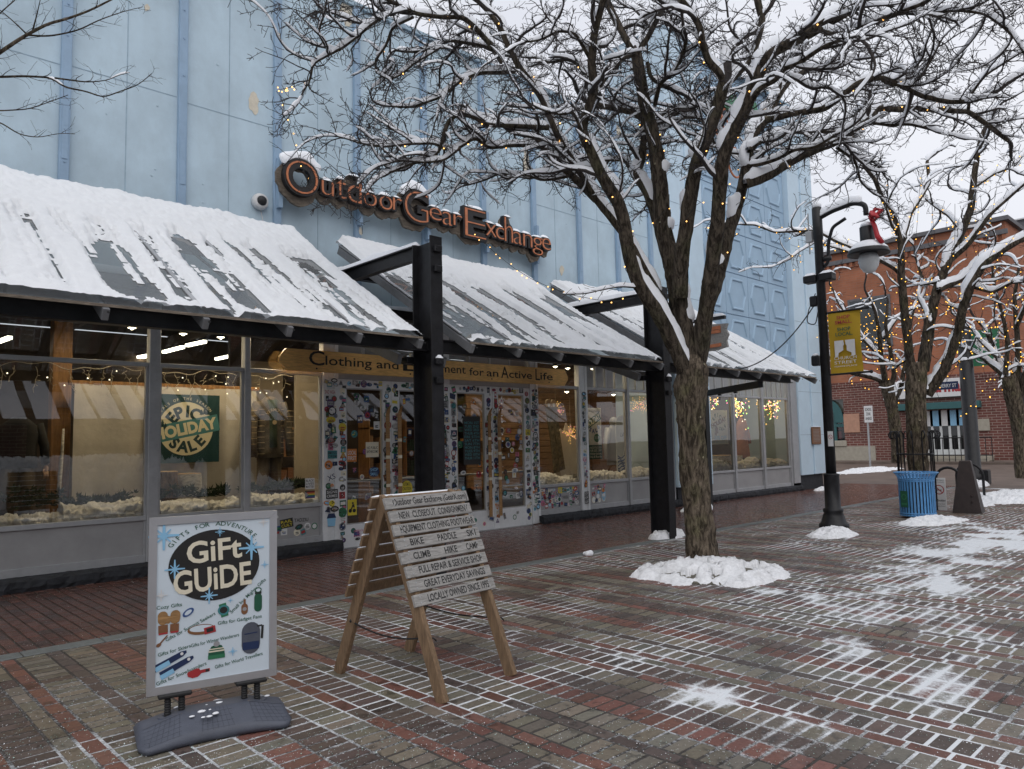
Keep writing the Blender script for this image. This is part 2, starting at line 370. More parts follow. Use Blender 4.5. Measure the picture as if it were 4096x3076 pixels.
for i in range(4):
    for k in range(7):
        cx, cz = (xs[i]+xs[i+1])/2, (zs[k]+zs[k+1])/2; w, h = (xs[i+1]-xs[i]-.02)/2, .555
        M = facing(cx, 10.158, cz); P = []; F = []
        rings = [([(-w, h), (0, h), (w, h), (w, 0), (w, -h), (0, -h), (-w, -h), (-w, 0)], .02)]
        for sc, z in ((1.0, .02), (.93, .055), (.86, .055), (.80, .025)): rings.append(([(x*sc, y*sc) for x, y in hexo], z))
        m = MB(); m.box(cx-w, cx+w, 10.139, 10.157, cz-h, cz+h)
        for j, (r, z) in enumerate(rings[1:]): P += [M @ Vector((x, y, z)) for x, y in r]
        for j in range(3):
            for q in range(6): F.append((j*6+q, (j+1)*6+q, (j+1)*6+(q+1) % 6, j*6+(q+1) % 6))
        F.append(tuple(range(18, 24))[::-1]); m.add(P, F); m.build('relief_panel', 'hex_blue', B)
# storefront ------------------------------------------------------
FY0, FY1, GY = 10.10, 10.17, 10.135
ZB, ZS, ZT, ZH = .20, .74, 2.69, 3.60
def glassq(mb, x0, x1, z0, z1, y=GY): mb.add([(x0, y, z0), (x1, y, z0), (x1, y, z1), (x0, y, z1)], [(0, 1, 2, 3)])
def window(x0, x1, zb=ZB, muntins=0, gname='frost_glass', top=True):
    """one storefront bay: bottom rail, stall riser, sill rail, transom rail, panes"""
    m = MB(); e = .03
    m.box(x0, x1, FY0, FY1, zb-.045, zb+.05, b=.004); m.box(x0, x1, FY0-.004, FY1, ZS-.06, ZS, b=.004)
    m.box(x0, x1, FY0-.004, FY1, ZT-.058, ZT, b=.004); m.box(x0, x1, FY0, FY1, ZH-.06, ZH+.06, b=.004)
    for x in (x0, x1-e): m.box(x, x+e, FY0+.012, FY1, zb+.05, ZS-.06); m.box(x, x+e, FY0+.012, FY1, ZS, ZT-.058)
    o = m.build('window', 'alu', B)
    m = MB(); m.box(x0+e, x1-e, FY0+.03, FY1-.01, zb+.05, ZS-.06); r = m.build('stall_riser', 'panel_grey', o)
    m = MB(); glassq(m, x0+e, x1-e, ZS, ZT-.058); m.build('pane', 'shop_glass', o)
    m = MB(); glassq(m, x0, x1, ZT, ZH-.06); m.build('transom_pane', 'frost_glass' if muntins else 'shop_glass', o)
    if muntins:
        m = MB()
        for k in range(1, muntins): x = x0+(x1-x0)*k/muntins; m.box(x-.018, x+.018, FY0+.01, FY1, ZT, ZH-.06)
        m.build('muntin', 'alu', o)
    return o
def mullion(x0, x1, z0=ZB-.04, mname='alu'):
    m = MB(); m.box(x0, x1, FY0-.03, FY1+.03, z0, ZH+.06, b=.005); c = (x0+x1)/2; m.box(c-.004, c+.004, FY0-.032, FY0-.031, z0+.01, ZH)
    return m.build('mullion', mname, B)
W0 = window(.16, 1.50); mullion(1.50, 1.58) if False else None
bays = {}
bays['a'] = window(-1.5, 3.21); mullion(3.21, 3.345); bays['b'] = window(3.345, 4.47); mullion(4.47, 4.55); bays['c'] = window(4.55, 5.687)
bpy.data.objects.remove(W0.children[0]) if False else None
for ch in list(W0.children): bpy.data.objects.remove(ch)
bpy.data.objects.remove(W0)
bays['d'] = window(10.335, 11.545); bays['e'] = window(11.80, 13.14, muntins=4); mullion(13.14, 13.22); bays['f'] = window(13.22, 14.80, muntins=5)
mullion(14.80, 14.877)
bays['g'] = window(16.46, 17.63, muntins=3); mullion(17.63, 17.72); bays['h'] = window(17.72, 19.16, muntins=4); mullion(19.16, 19.27); bays['i'] = window(19.27, 20.74, muntins=5); mullion(20.74, 20.82)
mullion(16.374, 16.46)
m = MB(); m.box(20.822, 21.198, 10.03, 10.2, .22, 3.66, b=.01); m.build('metal_jamb', 'alu', B)
m = MB(); m.box(16.372, 21.198, 10.05, 10.158, 3.662, 3.9); m.build('wing_lintel', 'rib_blue', B)
# plinth, lumpy black concrete
def plinth(x0, x1, y0, z1, seed):
    n = int((x1-x0)/.06); rs = np.random.default_rng(seed); V = []; F = []
    prof = [(y0-.015, 0), (y0-.03, z1*.35), (y0-.022, z1*.8), (y0+.01, z1*.97), (y0+.05, z1), (10.2, z1)]
    for i in range(n+1):
        x = x0+(x1-x0)*i/n
        for j, (y, z) in enumerate(prof): V.append((x, y+(rs.normal(0, .006) if j < 5 else 0), z+(rs.normal(0, .005) if 0 < j < 5 else 0)))
    q = len(prof)
    for i in range(n):
        for j in range(q-1): F.append((i*q+j, (i+1)*q+j, (i+1)*q+j+1, i*q+j+1))
    F += [tuple(range(q)), tuple(range(n*q, (n+1)*q))[::-1]]
    mkobj('plinth', V, F, 'plinth_black', B)
plinth(-3, 5.94, 9.95, .158, 1); plinth(10.28, 14.95, 9.98, .158, 2); plinth(16.30, 21.25, 10.0, .158, 3)
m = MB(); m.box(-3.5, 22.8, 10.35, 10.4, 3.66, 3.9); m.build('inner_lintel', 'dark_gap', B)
# sticker generator --------------------------------------------------
pal = ['white']*7+['black']*7+['grey']*3+['cream']+['red', 'red', 'blue', 'blue', 'green', 'yellow', 'orange', 'teal', 'purple', 'pink', 'brown', 'grey', 'grey', 'sky', 'navy', 'cream', 'forest', 'navy']
def ngon(rx, ry, n): return [(rx*math.cos(2*math.pi*k/n), ry*math.sin(2*math.pi*k/n)) for k in range(n)]
def rect(w, h): return [(-w/2, -h/2), (w/2, -h/2), (w/2, h/2), (-w/2, h/2)]
def sticker(X, Y, Z, s, parent, seed):
    r = random.Random(seed); kind = r.random(); ang = r.uniform(-.35, .35) if r.random() < .45 else r.uniform(-.06, .06)
    M = facing(X, Y, Z) @ Matrix.Rotation(ang, 4, 'Z')
    c1 = r.choice(pal); c2 = r.choice([c for c in pal if c != c1]); c3 = r.choice([c for c in pal if c != c1])
    m = MB(); mats_ = ['ink_'+c1, 'ink_'+c2, 'ink_'+c3]
    if kind < .34: out = ngon(s*.5, s*.5, 18); inn = ngon(s*.36, s*.36, 14)
    elif kind < .78:
        a = r.uniform(.5, 1.5); w, h = s*min(1, a), s*min(1, 1/a); out = rect(w, h); inn = rect(w*.78, h*.5)
    elif kind < .88: out = ngon(s*.6, s*.36, 18); inn = ngon(s*.42, s*.2, 14)
    elif kind < .94: out = [(0, s*.5), (-s*.5, -s*.4), (s*.5, -s*.4)]; inn = [(0, s*.2), (-s*.2, -s*.25), (s*.2, -s*.25)]
    else: out = blob(0, 0, s*.45, s*.4, seed, 16, .6); inn = blob(0, 0, s*.2, s*.2, seed+1, 10, .6)
    def flat(pts, z): m.add([M @ Vector((x, y, z)) for x, y in pts], [tuple(range(len(pts)))])
    m.prism(out, M, .0012); m.cur = 1
    st = r.random()
    xs_ = [p[0] for p in out]; ys_ = [p[1] for p in out]; w, h = max(xs_)-min(xs_), max(ys_)-min(ys_)
    if st < .55: flat(inn, .0016)
    else:
        for k in range(r.randint(2, 4)):
            z0 = -h*.3+h*.2*k; ww = w*r.uniform(.35, .7); flat([(-ww/2, z0), (ww/2, z0), (ww/2, z0+h*.11), (-ww/2, z0+h*.11)], .0016)
    m.cur = 2
    for k in range(r.randint(1, 4)):
        q = s*r.uniform(.05, .14); x, y = r.uniform(-.24, .24)*w, r.uniform(-.26, .26)*h
        flat([(x+a, y+b) for a, b in (ngon(q, q*r.uniform(.4, 1), 7) if r.random() < .5 else rect(q*1.6, q*.6))], .002)
    return m.build('sticker', mats_, parent)
def stickers(x0, x1, z0, z1, n, smin, smax, parent, Y, seed, avoid=()):
    r = random.Random(seed); pts = []; tries = 0
    while len(pts) < n and tries < n*40:
        tries += 1; s = r.uniform(smin, smax)**1.0; x, z = r.uniform(x0+s*.45, max(x0+s*.46, x1-s*.45)), r.uniform(z0+s*.45, z1-s*.45)
        if any(a[0]-s/2 < x < a[1]+s/2 and a[2]-s/2 < z < a[3]+s/2 for a in avoid): continue
        if all((x-p[0])**2+(z-p[1])**2 > (.35*(s+p[2]))**2 for p in pts):
            pts.append((x, z, s)); sticker(x, Y, z, s, parent, seed*1000+tries)
    return len(pts)
def worded(X, Y, Z, w, h, parent, base, rows, shape='rect', rot=0.0, col='white', fill=.84, name='sticker'):
    M = facing(X, Y, Z) @ Matrix.Rotation(rot, 4, 'Z'); m = MB()
    if base: m.prism(rect(w, h) if shape == 'rect' else ngon(w/2, h/2, 26), M, .0014)
    m.cur = 1; n = len(rows)
    for k, t in enumerate(rows):
        rh = h*fill/n; y = h*fill/2-rh*(k+.5)
        ww = w*.86 if shape == 'rect' else w*.86*math.sqrt(max(.2, 1-(2*y/h)**2))*.9
        V, F = text_raw(t, .01); tw = (V[:, 0].max()-V[:, 0].min())*rh*.72/.7
        text_to(m, t, M @ Matrix.Translation((0, y-rh*.36, .002)), w=min(ww, tw) if shape != 'rect' else (ww if tw > ww*.55 else tw), h=rh*.72, offset=.01)
    return m.build(name, ['ink_'+(base or 'white'), 'ink_'+col], parent)
# jambs with stickers
def jamb(x0, x1, z0):
    m = MB(); m.box(x0, x0+.07, FY0-.03, FY1+.03, z0, ZH+.06, b=.005); m.box(x1-.07, x1, FY0-.03, FY1+.03, z0, ZH+.06, b=.005); m.box(x0+.0705, x1-.0705, FY0-.012, FY1+.03, z0, ZH+.06)
    return m.build('jamb', 'white_frame', B)
SY = FY0-.0125
J1 = jamb(5.69, 5.95, .16); J2 = jamb(10.115, 10.335, .02); J3 = jamb(11.545, 11.80, .16)
stickers(5.70, 5.935, .3, 2.62, 80, .075, .17, J1, FY0-.0315, 11, avoid=[(5.72, 5.92, 1.02, 1.2), (5.72, 5.92, .78, .92), (5.7, 5.93, 1.38, 1.5), (5.7, 5.9, 2.34, 2.44), (5.7, 5.93, .36, .56)])
worded(5.82, FY0-.033, 1.10, .2, .13, J1, 'white', ['XS'], 'oval', .35, 'navy'); worded(5.83, FY0-.033, .85, .2, .14, J1, 'black', ['SIGNS', 'CRIMES'], col='white')
worded(5.80, FY0-.033, 2.39, .2, .09, J1, 'white', ['SNO WGN'], col='red'); worded(5.84, FY0-.033, 1.44, .16, .12, J1, 'teal', ['MESS', 'OREM'], col='black')
m = MB(); m.cur = 0; M = facing(5.82, FY0-.033, .46); m.prism([(-.06, -.09), (.06, -.09), (.075, .05), (-.075, .05)], M, .0014); m.cur = 1; m.prism([(-.08, .03), (.08, .03), (.05, .1), (-.05, .1)], M, .002); m.build('sticker', ['ink_sky', 'ink_navy'], J1)
stickers(10.125, 10.325, .25, 2.6, 80, .07, .16, J2, FY0-.0315, 12)
stickers(11.60, 11.75, .62, 2.62, 26, .07, .13, J3, FY0-.0315, 13)
for k in range(3): worded(11.68, FY0-.033, .50-.085*k, .13, .075, J3, 'black', ['SCIFY'], col='white')
# the two pairs of doors
def door(x0, x1, gx0, gx1, seed, n, ski_side, glass_stickers):
    m = MB(); y0, y1 = FY0-.012, FY0+.035; z0, z1, gz0, gz1 = .018, 2.60, .36, 2.465
    m.box(x0, gx0, y0, y1, z0, z1, b=.003); m.box(gx1, x1, y0, y1, z0, z1, b=.003); m.box(gx0+.0005, gx1-.0005, y0+.001, y1, z0, gz0, b=.002); m.box(gx0+.0005, gx1-.0005, y0+.001, y1, gz1, z1, b=.002)
    d = m.build('door', 'white_frame', B)
    m = MB(); e = .018
    for a in ((gx0, gx0+e, gz0, gz1), (gx1-e, gx1, gz0, gz1)): m.box(a[0], a[1], y0+.012, y1+.006, a[2], a[3])
    m.box(gx0+e, gx1-e, y0+.012, y1+.006, gz0, gz0+e); m.box(gx0+e, gx1-e, y0+.012, y1+.006, gz1-e, gz1); m.build('glazing_bead', 'alu', d)
    m = MB(); glassq(m, gx0+e, gx1-e, gz0+e, gz1-e, y0+.03); m.build('glass', 'shop_glass', d)
    m = MB(); m.tube([(gx0-.02, y0+.07, 1.02), (gx1+.02, y0+.07, 1.02)], .018, 10); m.build('push_bar', 'alu', d)
    Y = y0-.0005
    c = 0
    c += stickers(gx0, gx1, gz1+.01, z1-.005, 12, .07, .12, d, Y, seed+1); c += stickers(gx0, gx1, z0+.05, gz0-.02, n//7, .07, .13, d, Y, seed+2)
    c += stickers(x0+.003, gx0-.003, .1, z1-.02, n, .07, .14, d, Y, seed+3); c += stickers(gx1+.003, x1-.003, .1, z1-.02, n, .07, .14, d, Y, seed+4)
    stickers(gx0+.03, gx1-.03, gz0+.15, gz1-.05, min(glass_stickers, 99-c), .07, .13, d, y0+.0275, seed+5)
    # old wooden ski used as the door handle
    sx = gx1+.045 if ski_side > 0 else gx0-.045
    P = []
    m = MB()
    for z in np.linspace(.25, 2.02, 24): P.append((sx, y0-.07, z))
    for a in np.linspace(0, 1.1, 8)[1:]: P.append((sx-.0*a, y0-.07-.28*(1-math.cos(a))*.6, 2.02+.2*math.sin(a)))
    ws = [.036]*24+[.036-.03*(k/7)**1.6 for k in range(1, 8)]
    V = []; F = []
    for p, w in zip(P, ws):
        for dx, dy in ((-w, -.006), (w, -.006), (w, .006), (-w, .006)): V.append((p[0]+dx, p[1]+dy, p[2]))
    for i in range(len(P)-1):
        for k in range(4): F.append((i*4+k, i*4+(k+1) % 4, (i+1)*4+(k+1) % 4, (i+1)*4+k))
    F += [(3, 2, 1, 0), tuple(range(len(V)-4, len(V)))]
    m.add(V, F); m.cur = 1
    for z in (.9, 1.35, 1.62): m.box(sx-.037, sx+.037, y0-.079, y0-.061, z, z+.05)
    m.cur = 2
    for z in (.75, 1.15): m.tube([(sx, y0-.062, z), (sx, y0-.03, z), (sx, y0+.001, z)], .012, 8)
    m.build('ski_handle', ['oak', 'ink_cream', 'black_steel'], d)
    return d, Y
D1, DY = door(5.957, 6.925, 6.095, 6.765, 100, 36, 1, 18); D2, _ = door(6.931, 7.85, 7.085, 7.72, 200, 32, -1, 14)
D3, _ = door(8.14, 9.14, 8.30, 8.955, 300, 32, 1, 16); D4, _ = door(9.146, 10.11, 9.285, 9.955, 400, 27, -1, 60)
m = MB(); m.box(7.852, 8.138, FY0-.03, FY1+.03, .0, ZH+.06, b=.005); CP = m.build('centre_post', 'white_frame', B)
stickers(7.87, 8.12, .2, 2.6, 80, .07, .16, CP, FY0-.0315, 21)
for a, b in ((5.952, 7.85), (8.14, 10.113)):
    m = MB(); m.box(a, b, FY0-.02, FY1+.02, 2.603, 2.69, b=.004); m.box(a, b, FY0-.02, FY1+.02, ZH-.06, ZH+.06, b=.004)
    for k in range(1, 4): x = a+(b-a)*k/4; m.box(x-.02, x+.02, FY0+.01, FY1, 2.69, ZH-.06)
    o = m.build('door_head', 'alu', B)
    m = MB(); glassq(m, a, b, 2.69, ZH-.06); m.build('transom_pane', 'frost_glass', o)
    m = MB(); m.box(a, b, FY0-.04, FY1, 0.003, .016); m.build('threshold', 'alu', o)
GYd = DY-.0005
worded(6.02, GYd, .56, .15, .15, D1, 'green', ['EAT', 'MORE', 'KALE'], 'oval', 0, 'black'); worded(6.30, GYd, .22, .2, .14, D1, None, ['AMERICA', 'ON', 'DUNKIN'], col='pink')
m = MB(); M = facing(6.20, DY+.014, .62); m.prism(rect(.16, .24), M, .001); m.cur = 1
m.add([M @ Vector((x-.035, y-.05, .0016)) for x, y in ngon(.03, .03, 14)], [tuple(range(14))]); m.add([M @ Vector((x+.035, y-.05, .0016)) for x, y in ngon(.03, .03, 14)], [tuple(range(14))])
m.add([M @ Vector((x, y, .0016)) for x, y in [(-.045, -.05), (.0, .03), (.02, .02), (-.02, -.06)]], [(0, 1, 2, 3)]); m.add([M @ Vector((x+.01, y+.065, .0016)) for x, y in ngon(.018, .018, 12)], [tuple(range(12))]); m.add([M @ Vector((x, y, .0016)) for x, y in [(-.01, .04), (.035, .05), (.045, -.0), (.03, -.01)]], [(0, 1, 2, 3)])
m.build('sticker', ['ink_yellow', 'ink_black'], D1)
worded(6.20, DY+.014, 1.42, .17, .2, D1, 'orange', ['LOCAL', 'FIRST'], col='white'); worded(6.19, DY+.014, 1.7, .15, .24, D1, 'sky', ['OFFER', 'FREE', 'WIFI'], col='navy') if False else None
worded(6.60, DY+.014, 1.15, .2, .16, D1, 'navy', ['SHOP', 'SMALL'], 'oval', 0, 'sky'); worded(6.57, DY+.014, 1.5, .24, .24, D1, 'cream', ['NO PUBLIC', 'BATHROOMS'], col='black', fill=.5)
worded(7.23, DY+.014, .85, .22, .26, D2, 'yellow', ['AUTOMATIC', 'CAUTION', 'DOOR'], 'oval', 0, 'black'); worded(7.50, DY+.014, .85, .2, .26, D2, 'sky', ['AUTO'], 'oval', 0, 'white') if False else None
worded(8.65, DY+.014, 1.62, .40, .86, D3, 'black', ['MON 1ST', 'TUES 2ND', 'WED 3RD', 'THUR 4TH', 'FRI 5TH', 'SAT 6TH', 'SUN 7TH', 'MON 8TH', 'TUES 9TH', 'WED 10TH', 'THUR 11TH'], col='teal', name='hours_board', fill=.8)
worded(8.75, DY+.014, .78, .3, .1, D3, None, ['Now Hiring'], col='orange')
# named stickers on the panels and glass
Rc = [c for c in bays['c'].children if c.name.startswith('stall_riser')][0]
PY = FY0+.0295
worded(5.36, PY, .50, .26, .085, bays['c'], None, ['TADZIU'], col='black'); worded(5.13, PY, .47, .2, .13, bays['c'], 'black', ['RAIL', 'CULT'], rot=.12, col='yellow')
stickers(4.62, 5.66, .27, .45, 11, .07, .12, bays['c'], PY, 31); stickers(4.75, 5.0, .45, .64, 3, .08, .13, bays['c'], PY, 32)
worded(5.50, GY-.003, 1.02, .15, .16, bays['c'], 'white', ['BLACK', 'LIVES', 'MATTER'], col='black')
m = MB(); M = facing(5.50, GY-.003, .86); m.prism(rect(.16, .11), M, .001)
for k, cn in enumerate(['red', 'orange', 'yellow', 'green', 'blue', 'purple']):
    m.cur = k+1; y = .04-.0155*k; m.add([M @ Vector(p) for p in ((-.05, y, .0015), (.08, y, .0015), (.08, y-.0155, .0015), (-.05, y-.0155, .0015))], [(0, 1, 2, 3)])
m.cur = 7; m.add([M @ Vector(p) for p in ((-.08, .045, .002), (-.02, 0, .002), (-.08, -.055, .002))], [(0, 2, 1)])
m.build('sticker', ['ink_'+c for c in ('black', 'red', 'orange', 'yellow', 'green', 'blue', 'purple', 'grey')], bays['c'])
stickers(10.40, 11.5, .27, .67, 66, .07, .16, bays['d'], PY, 33, avoid=[(11.0, 11.22, .4, .52)]); worded(11.1, PY, .46, .2, .09, bays['d'], None, ['TADZIU'], col='black')
stickers(11.88, 12.40, .27, .66, 14, .08, .14, bays['e'], PY, 34)
# memorial plaque
pq = at_y(3262, 1725, 9.975)
t = thing('plaque', 'small dark bronze plaque fixed to the pale blue corner pier', 'plaque', tuple(pq))
m = MB(); m.box(pq[0]-.30, pq[0]+.30, 9.945, 9.9745, 1.33, 1.85, b=.01); m.build('plate', 'ink_brown', t)
m = MB(); m.box(pq[0]-.28, pq[0]+.28, 9.93, 9.974, 1.851, 1.868); m.build('snow_cap', 'snow', t)
m = MB()
for k in range(9): m.box(pq[0]-.22, pq[0]+.22-.06*random.random(), 9.943, 9.946, 1.42+.042*k, 1.43+.042*k)
m.build('lettering', 'ink_grey', t)
# ------------------------------------------------------------------ glass canopies under snow
mat('rafter_grey', (0.21, 0.215, 0.225), 0.5, 0.3, var=0.15, vs_=8, bump=0.05, stain=0.2)
SL = 0.60; EY, EZ, RY = 6.70, 2.765, 9.72
def roofz(y): return EZ+(y-EY)*SL
N2 = math.sqrt(1+SL*SL)
def canopy_snow(x0, x1, rafters, seed, cov):
    """snow lying on the glass: a thick ridge, long streaks down the slope, bare glass between"""
    L = (RY+.12-EY-.006)*N2; nu, nv = int((x1-x0)/.022), int(L/.03)
    U = np.linspace(x0, x1, nu+1); Vv = np.linspace(0, L, nv+1); uu, vv = np.meshgrid(U, Vv, indexing='ij')
    drift = uu+.10*(fbm2(uu, vv, .9, 2, seed+3)-.5)
    streak = fbm(np.stack([drift*9.0, vv*.36, np.full_like(uu, seed)], -1), 3)
    big = fbm(np.stack([uu*1.1, vv*.42, np.full_like(uu, seed+9.)], -1), 3)
    fine = fbm(np.stack([uu*26, vv*13, np.full_like(uu, seed+5.)], -1), 3)
    lines = fbm(np.stack([uu*5, vv*34, np.full_like(uu, seed+15.)], -1), 2)
    top = np.clip((vv-L*.62)/(L*.32), 0, 1); bot = np.clip(1-vv/.28, 0, 1)
    fr = np.full_like(uu, 9.)
    for r in rafters: fr = np.minimum(fr, np.abs(uu-r))
    pf = np.clip(fr/.40, 0, 1); near = .9-1.75*np.clip((pf-.15)/.6, 0, 1)
    d = .72*streak+.34*big+.11*(fine-.5)+.10*(lines-.5)+.08*near+.8*top**1.3+.22*bot-cov
    d = d-np.clip(1-fr/.03, 0, 1)*.10*(1-top)*(fbm2(uu*3, vv, 1.1, 2, seed+44.) > .5)
    sp = np.clip(d/.10, 0, 1); th = .010*np.clip(d/.05, 0, 1)+.045*sp**.8*(.55+.9*big)
    th = th+top**1.5*(.055+.06*fbm2(uu, vv, 1.1, 2, seed+2)); th = th*(1+.3*(fine-.5))+top*.05*(fbm2(uu, vv, 4.5, 3, seed+60.)-.4)*(top > .05)
    cap = fbm2(uu, vv, .8, 3, seed+30.); end = L-.03-.22*np.clip(cap-.35, 0, 1)
    th = np.where(vv > end, 0, th); d = np.where(vv > end, -1, d)
    edge = np.minimum(np.minimum(uu-x0, x1-uu), .06)/.06; th = th*np.clip(edge, .3, 1)
    y = EY+.006+vv/N2; z = roofz(y)+.012
    nx, nyv, nzv = 0, -SL/N2, 1/N2
    P = np.stack([uu, y+th*nyv, z+th*nzv], -1); Q = np.stack([uu, y, z-.002], -1)
    keep = d > 0
    kv = keep[:-1, :-1] | keep[1:, :-1] | keep[:-1, 1:] | keep[1:, 1:]
    idx = np.arange((nu+1)*(nv+1)).reshape(nu+1, nv+1)
    fs = np.stack([idx[:-1, :-1], idx[1:, :-1], idx[1:, 1:], idx[:-1, 1:]], -1)[kv]
    P = np.where(keep[..., None], P, Q); V = P.reshape(-1, 3)
    used = np.unique(fs); remap = -np.ones(len(V), int); remap[used] = np.arange(len(used))
    # closing back of the thick ridge
    fs2 = []
    return V[used], remap[fs]
def snow_strip(mb, a, b, w, h, seed, seg=.05):
    """a rounded strip of snow lying along a beam top"""
    a = np.array(a, float); b = np.array(b, float); L = np.linalg.norm(b-a); n = max(3, int(L/seg)); d = (b-a)/L
    s = np.array([d[1], -d[0], 0]); s /= np.linalg.norm(s)+1e-9; V = []; F = []; q = 7
    for i in range(n+1):
        t = i/n; c = a+(b-a)*t; k = .65+.7*vnoise(np.array([t*L*3.1, seed*7.7, 0])); e = min(1, min(t, 1-t)*L/.06+.25)
        for j in range(q):
            f = -1+2*j/(q-1); V.append(c+s*f*w/2*(.93+.12*vnoise(np.array([t*L*6, j*1.3, seed])))+np.array([0, 0, h*k*e*(1-abs(f)**3)]))
    for i in range(n):
        for j in range(q-1): F.append((i*q+j, (i+1)*q+j, (i+1)*q+j+1, i*q+j+1))
    F += [tuple(range(q)), tuple(range(n*q, (n+1)*q))[::-1]]
    mb.add(V, F)
def canopy(x0, x1, rafters, label, seed, cov):
    t = thing('glass_canopy', label, 'canopy', ((x0+x1)/2, EY, EZ), 0, 'sloping glass canopies along the storefront')
    for r in rafters:
        m = MB(); a, b = Vector((r, EY-.012, roofz(EY-.012)-.078)), Vector((r, RY, roofz(RY)-.078)); m.bar(a, b, .055, .105, (0, -SL, 1), .004)
        m.cur = 1; m.bar(Vector((r, EY+.2, roofz(EY+.2)+.012)), Vector((r, RY, roofz(RY)+.012)), .042, .012, (0, -SL, 1)); m.cur = 2
        m.lathe([(.012, 0), (.012, .004)], 8, Matrix.Translation((r, EY-.085, roofz(EY)-.075)) @ Matrix.Rotation(math.radians(60), 4, 'X'))
        ro = m.build('rafter', ['rafter_grey', 'alu', 'dark_gap'], t)
    rs = sorted(rafters)
    for a, b in zip(rs[:-1], rs[1:]):
        m = MB(); m.add([(a+.002, EY, roofz(EY)), (b-.002, EY, roofz(EY)), (b-.002, RY, roofz(RY)), (a+.002, RY, roofz(RY))], [(0, 1, 2, 3)]); m.build('glass_panel', 'roof_glass', t)
    m = MB(); m.bar((rs[0]-.03, EY-.004, roofz(EY)-.006), (rs[-1]+.03, EY-.004, roofz(EY)-.006), .012, .024, (0, 0, 1)); m.build('edge_strip', 'seam' if False else 'signslab', t)
    m = MB(); m.bar((rs[0], RY-.02, roofz(RY)-.05), (rs[-1], RY-.02, roofz(RY)-.05), .08, .1); m.build('ridge_bar', 'rafter_grey', t)
    m = MB(); m.bar((rs[0]-.1, 9.5, 4.12), (rs[-1]+.3, 9.5, 4.12), .12, .16); m.build('purlin', 'black_steel', t)
    m = MB()
    for r in rs[1:-1]: m.bar((r+.08, 7.05, 2.82), (r+.08, 9.45, 4.05), .025, .025)
    m.build('brace', 'black_steel', t)
    V, F = canopy_snow(rs[0]-.03, rs[-1]+.03, rafters, seed, cov); mkobj('snow_sheet', V, F, 'snow_thin', t, smooth=True)
    return t
C1 = canopy(-.63, 5.0, [-.63, .17, .98, 1.782, 2.605, 3.418, 4.207, 4.999], 'snow covered glass canopy nearest the camera, left of the first black post', 3.0, .545)
C2 = canopy(5.76, 9.63, [5.764, 6.552, 7.328, 8.092, 8.862, 9.634], 'snowy glass canopy over the shop doors between the two black posts', 14.0, .555)
C3 = canopy(10.4, 15.04, [10.41, 11.185, 11.952, 12.721, 13.485, 14.266, 15.037], 'farthest snowy glass canopy, right of the tree trunk', 27.0, .585)
# front eave beams (each belongs to its canopy)
for t, a, b in ((C1, -1.2, 5.34), (C2, 5.38, 10.0), (C3, 10.04, 14.62)):
    m = MB(); m.box(a, b, 6.98, 7.09, 2.655, 2.67, b=.002); m.box(a, b, 7.025, 7.045, 2.67, 2.80); m.box(a, b, 6.98, 7.09, 2.80, 2.815, b=.002); m.build('eave_beam', 'black_steel', t)
# lower connecting roofs behind each post
for x0, x1, lab in ((5.05, 5.71, 'low snowy glass roof strip tucked behind the first black post'), (9.69, 10.36, 'low snowy glass roof strip tucked behind the second black post')):
    t = thing('connecting_roof', lab, 'roof strip', (x0, 7.25, 2.6)); y0, y1, z0, z1 = 7.25, 9.86, 2.66, 3.66
    for x in (x0, x1):
        m = MB(); m.bar((x, y0-.08, z0-.1), (x, y1, z1-.07), .062, .125, (0, -.4, 1), .004); m.build('rafter', 'rafter_grey', t)
    m = MB(); m.add([(x0, y0, z0), (x1, y0, z0), (x1, y1, z1), (x0, y1, z1)], [(0, 1, 2, 3)]); m.build('glass_panel', 'roof_glass', t)
    U, Vv = np.meshgrid(np.linspace(x0+.03, x1-.02, 16), np.linspace(0, 1, 60), indexing='ij'); h = .015+.07*fbm2(U, Vv, 4, 3, x0)
    P = np.stack([U, y0+.01+Vv*(y1-y0-.03), z0+.008+Vv*(z1-z0)+h*np.clip(np.minimum(Vv, 1-Vv)*30, .15, 1)], -1); idx = np.arange(P.shape[0]*P.shape[1]).reshape(P.shape[:2])
    mkobj('snow_sheet', P.reshape(-1, 3), np.stack([idx[:-1, :-1], idx[1:, :-1], idx[1:, 1:], idx[:-1, 1:]], -1).reshape(-1, 4), 'snow', t, smooth=True)
    m = MB()
    m.box(x0+.1, x0+.22, 7.16, 7.30, 2.52, 2.60, b=.01); m.build('flood_lamp', 'black_steel', t)
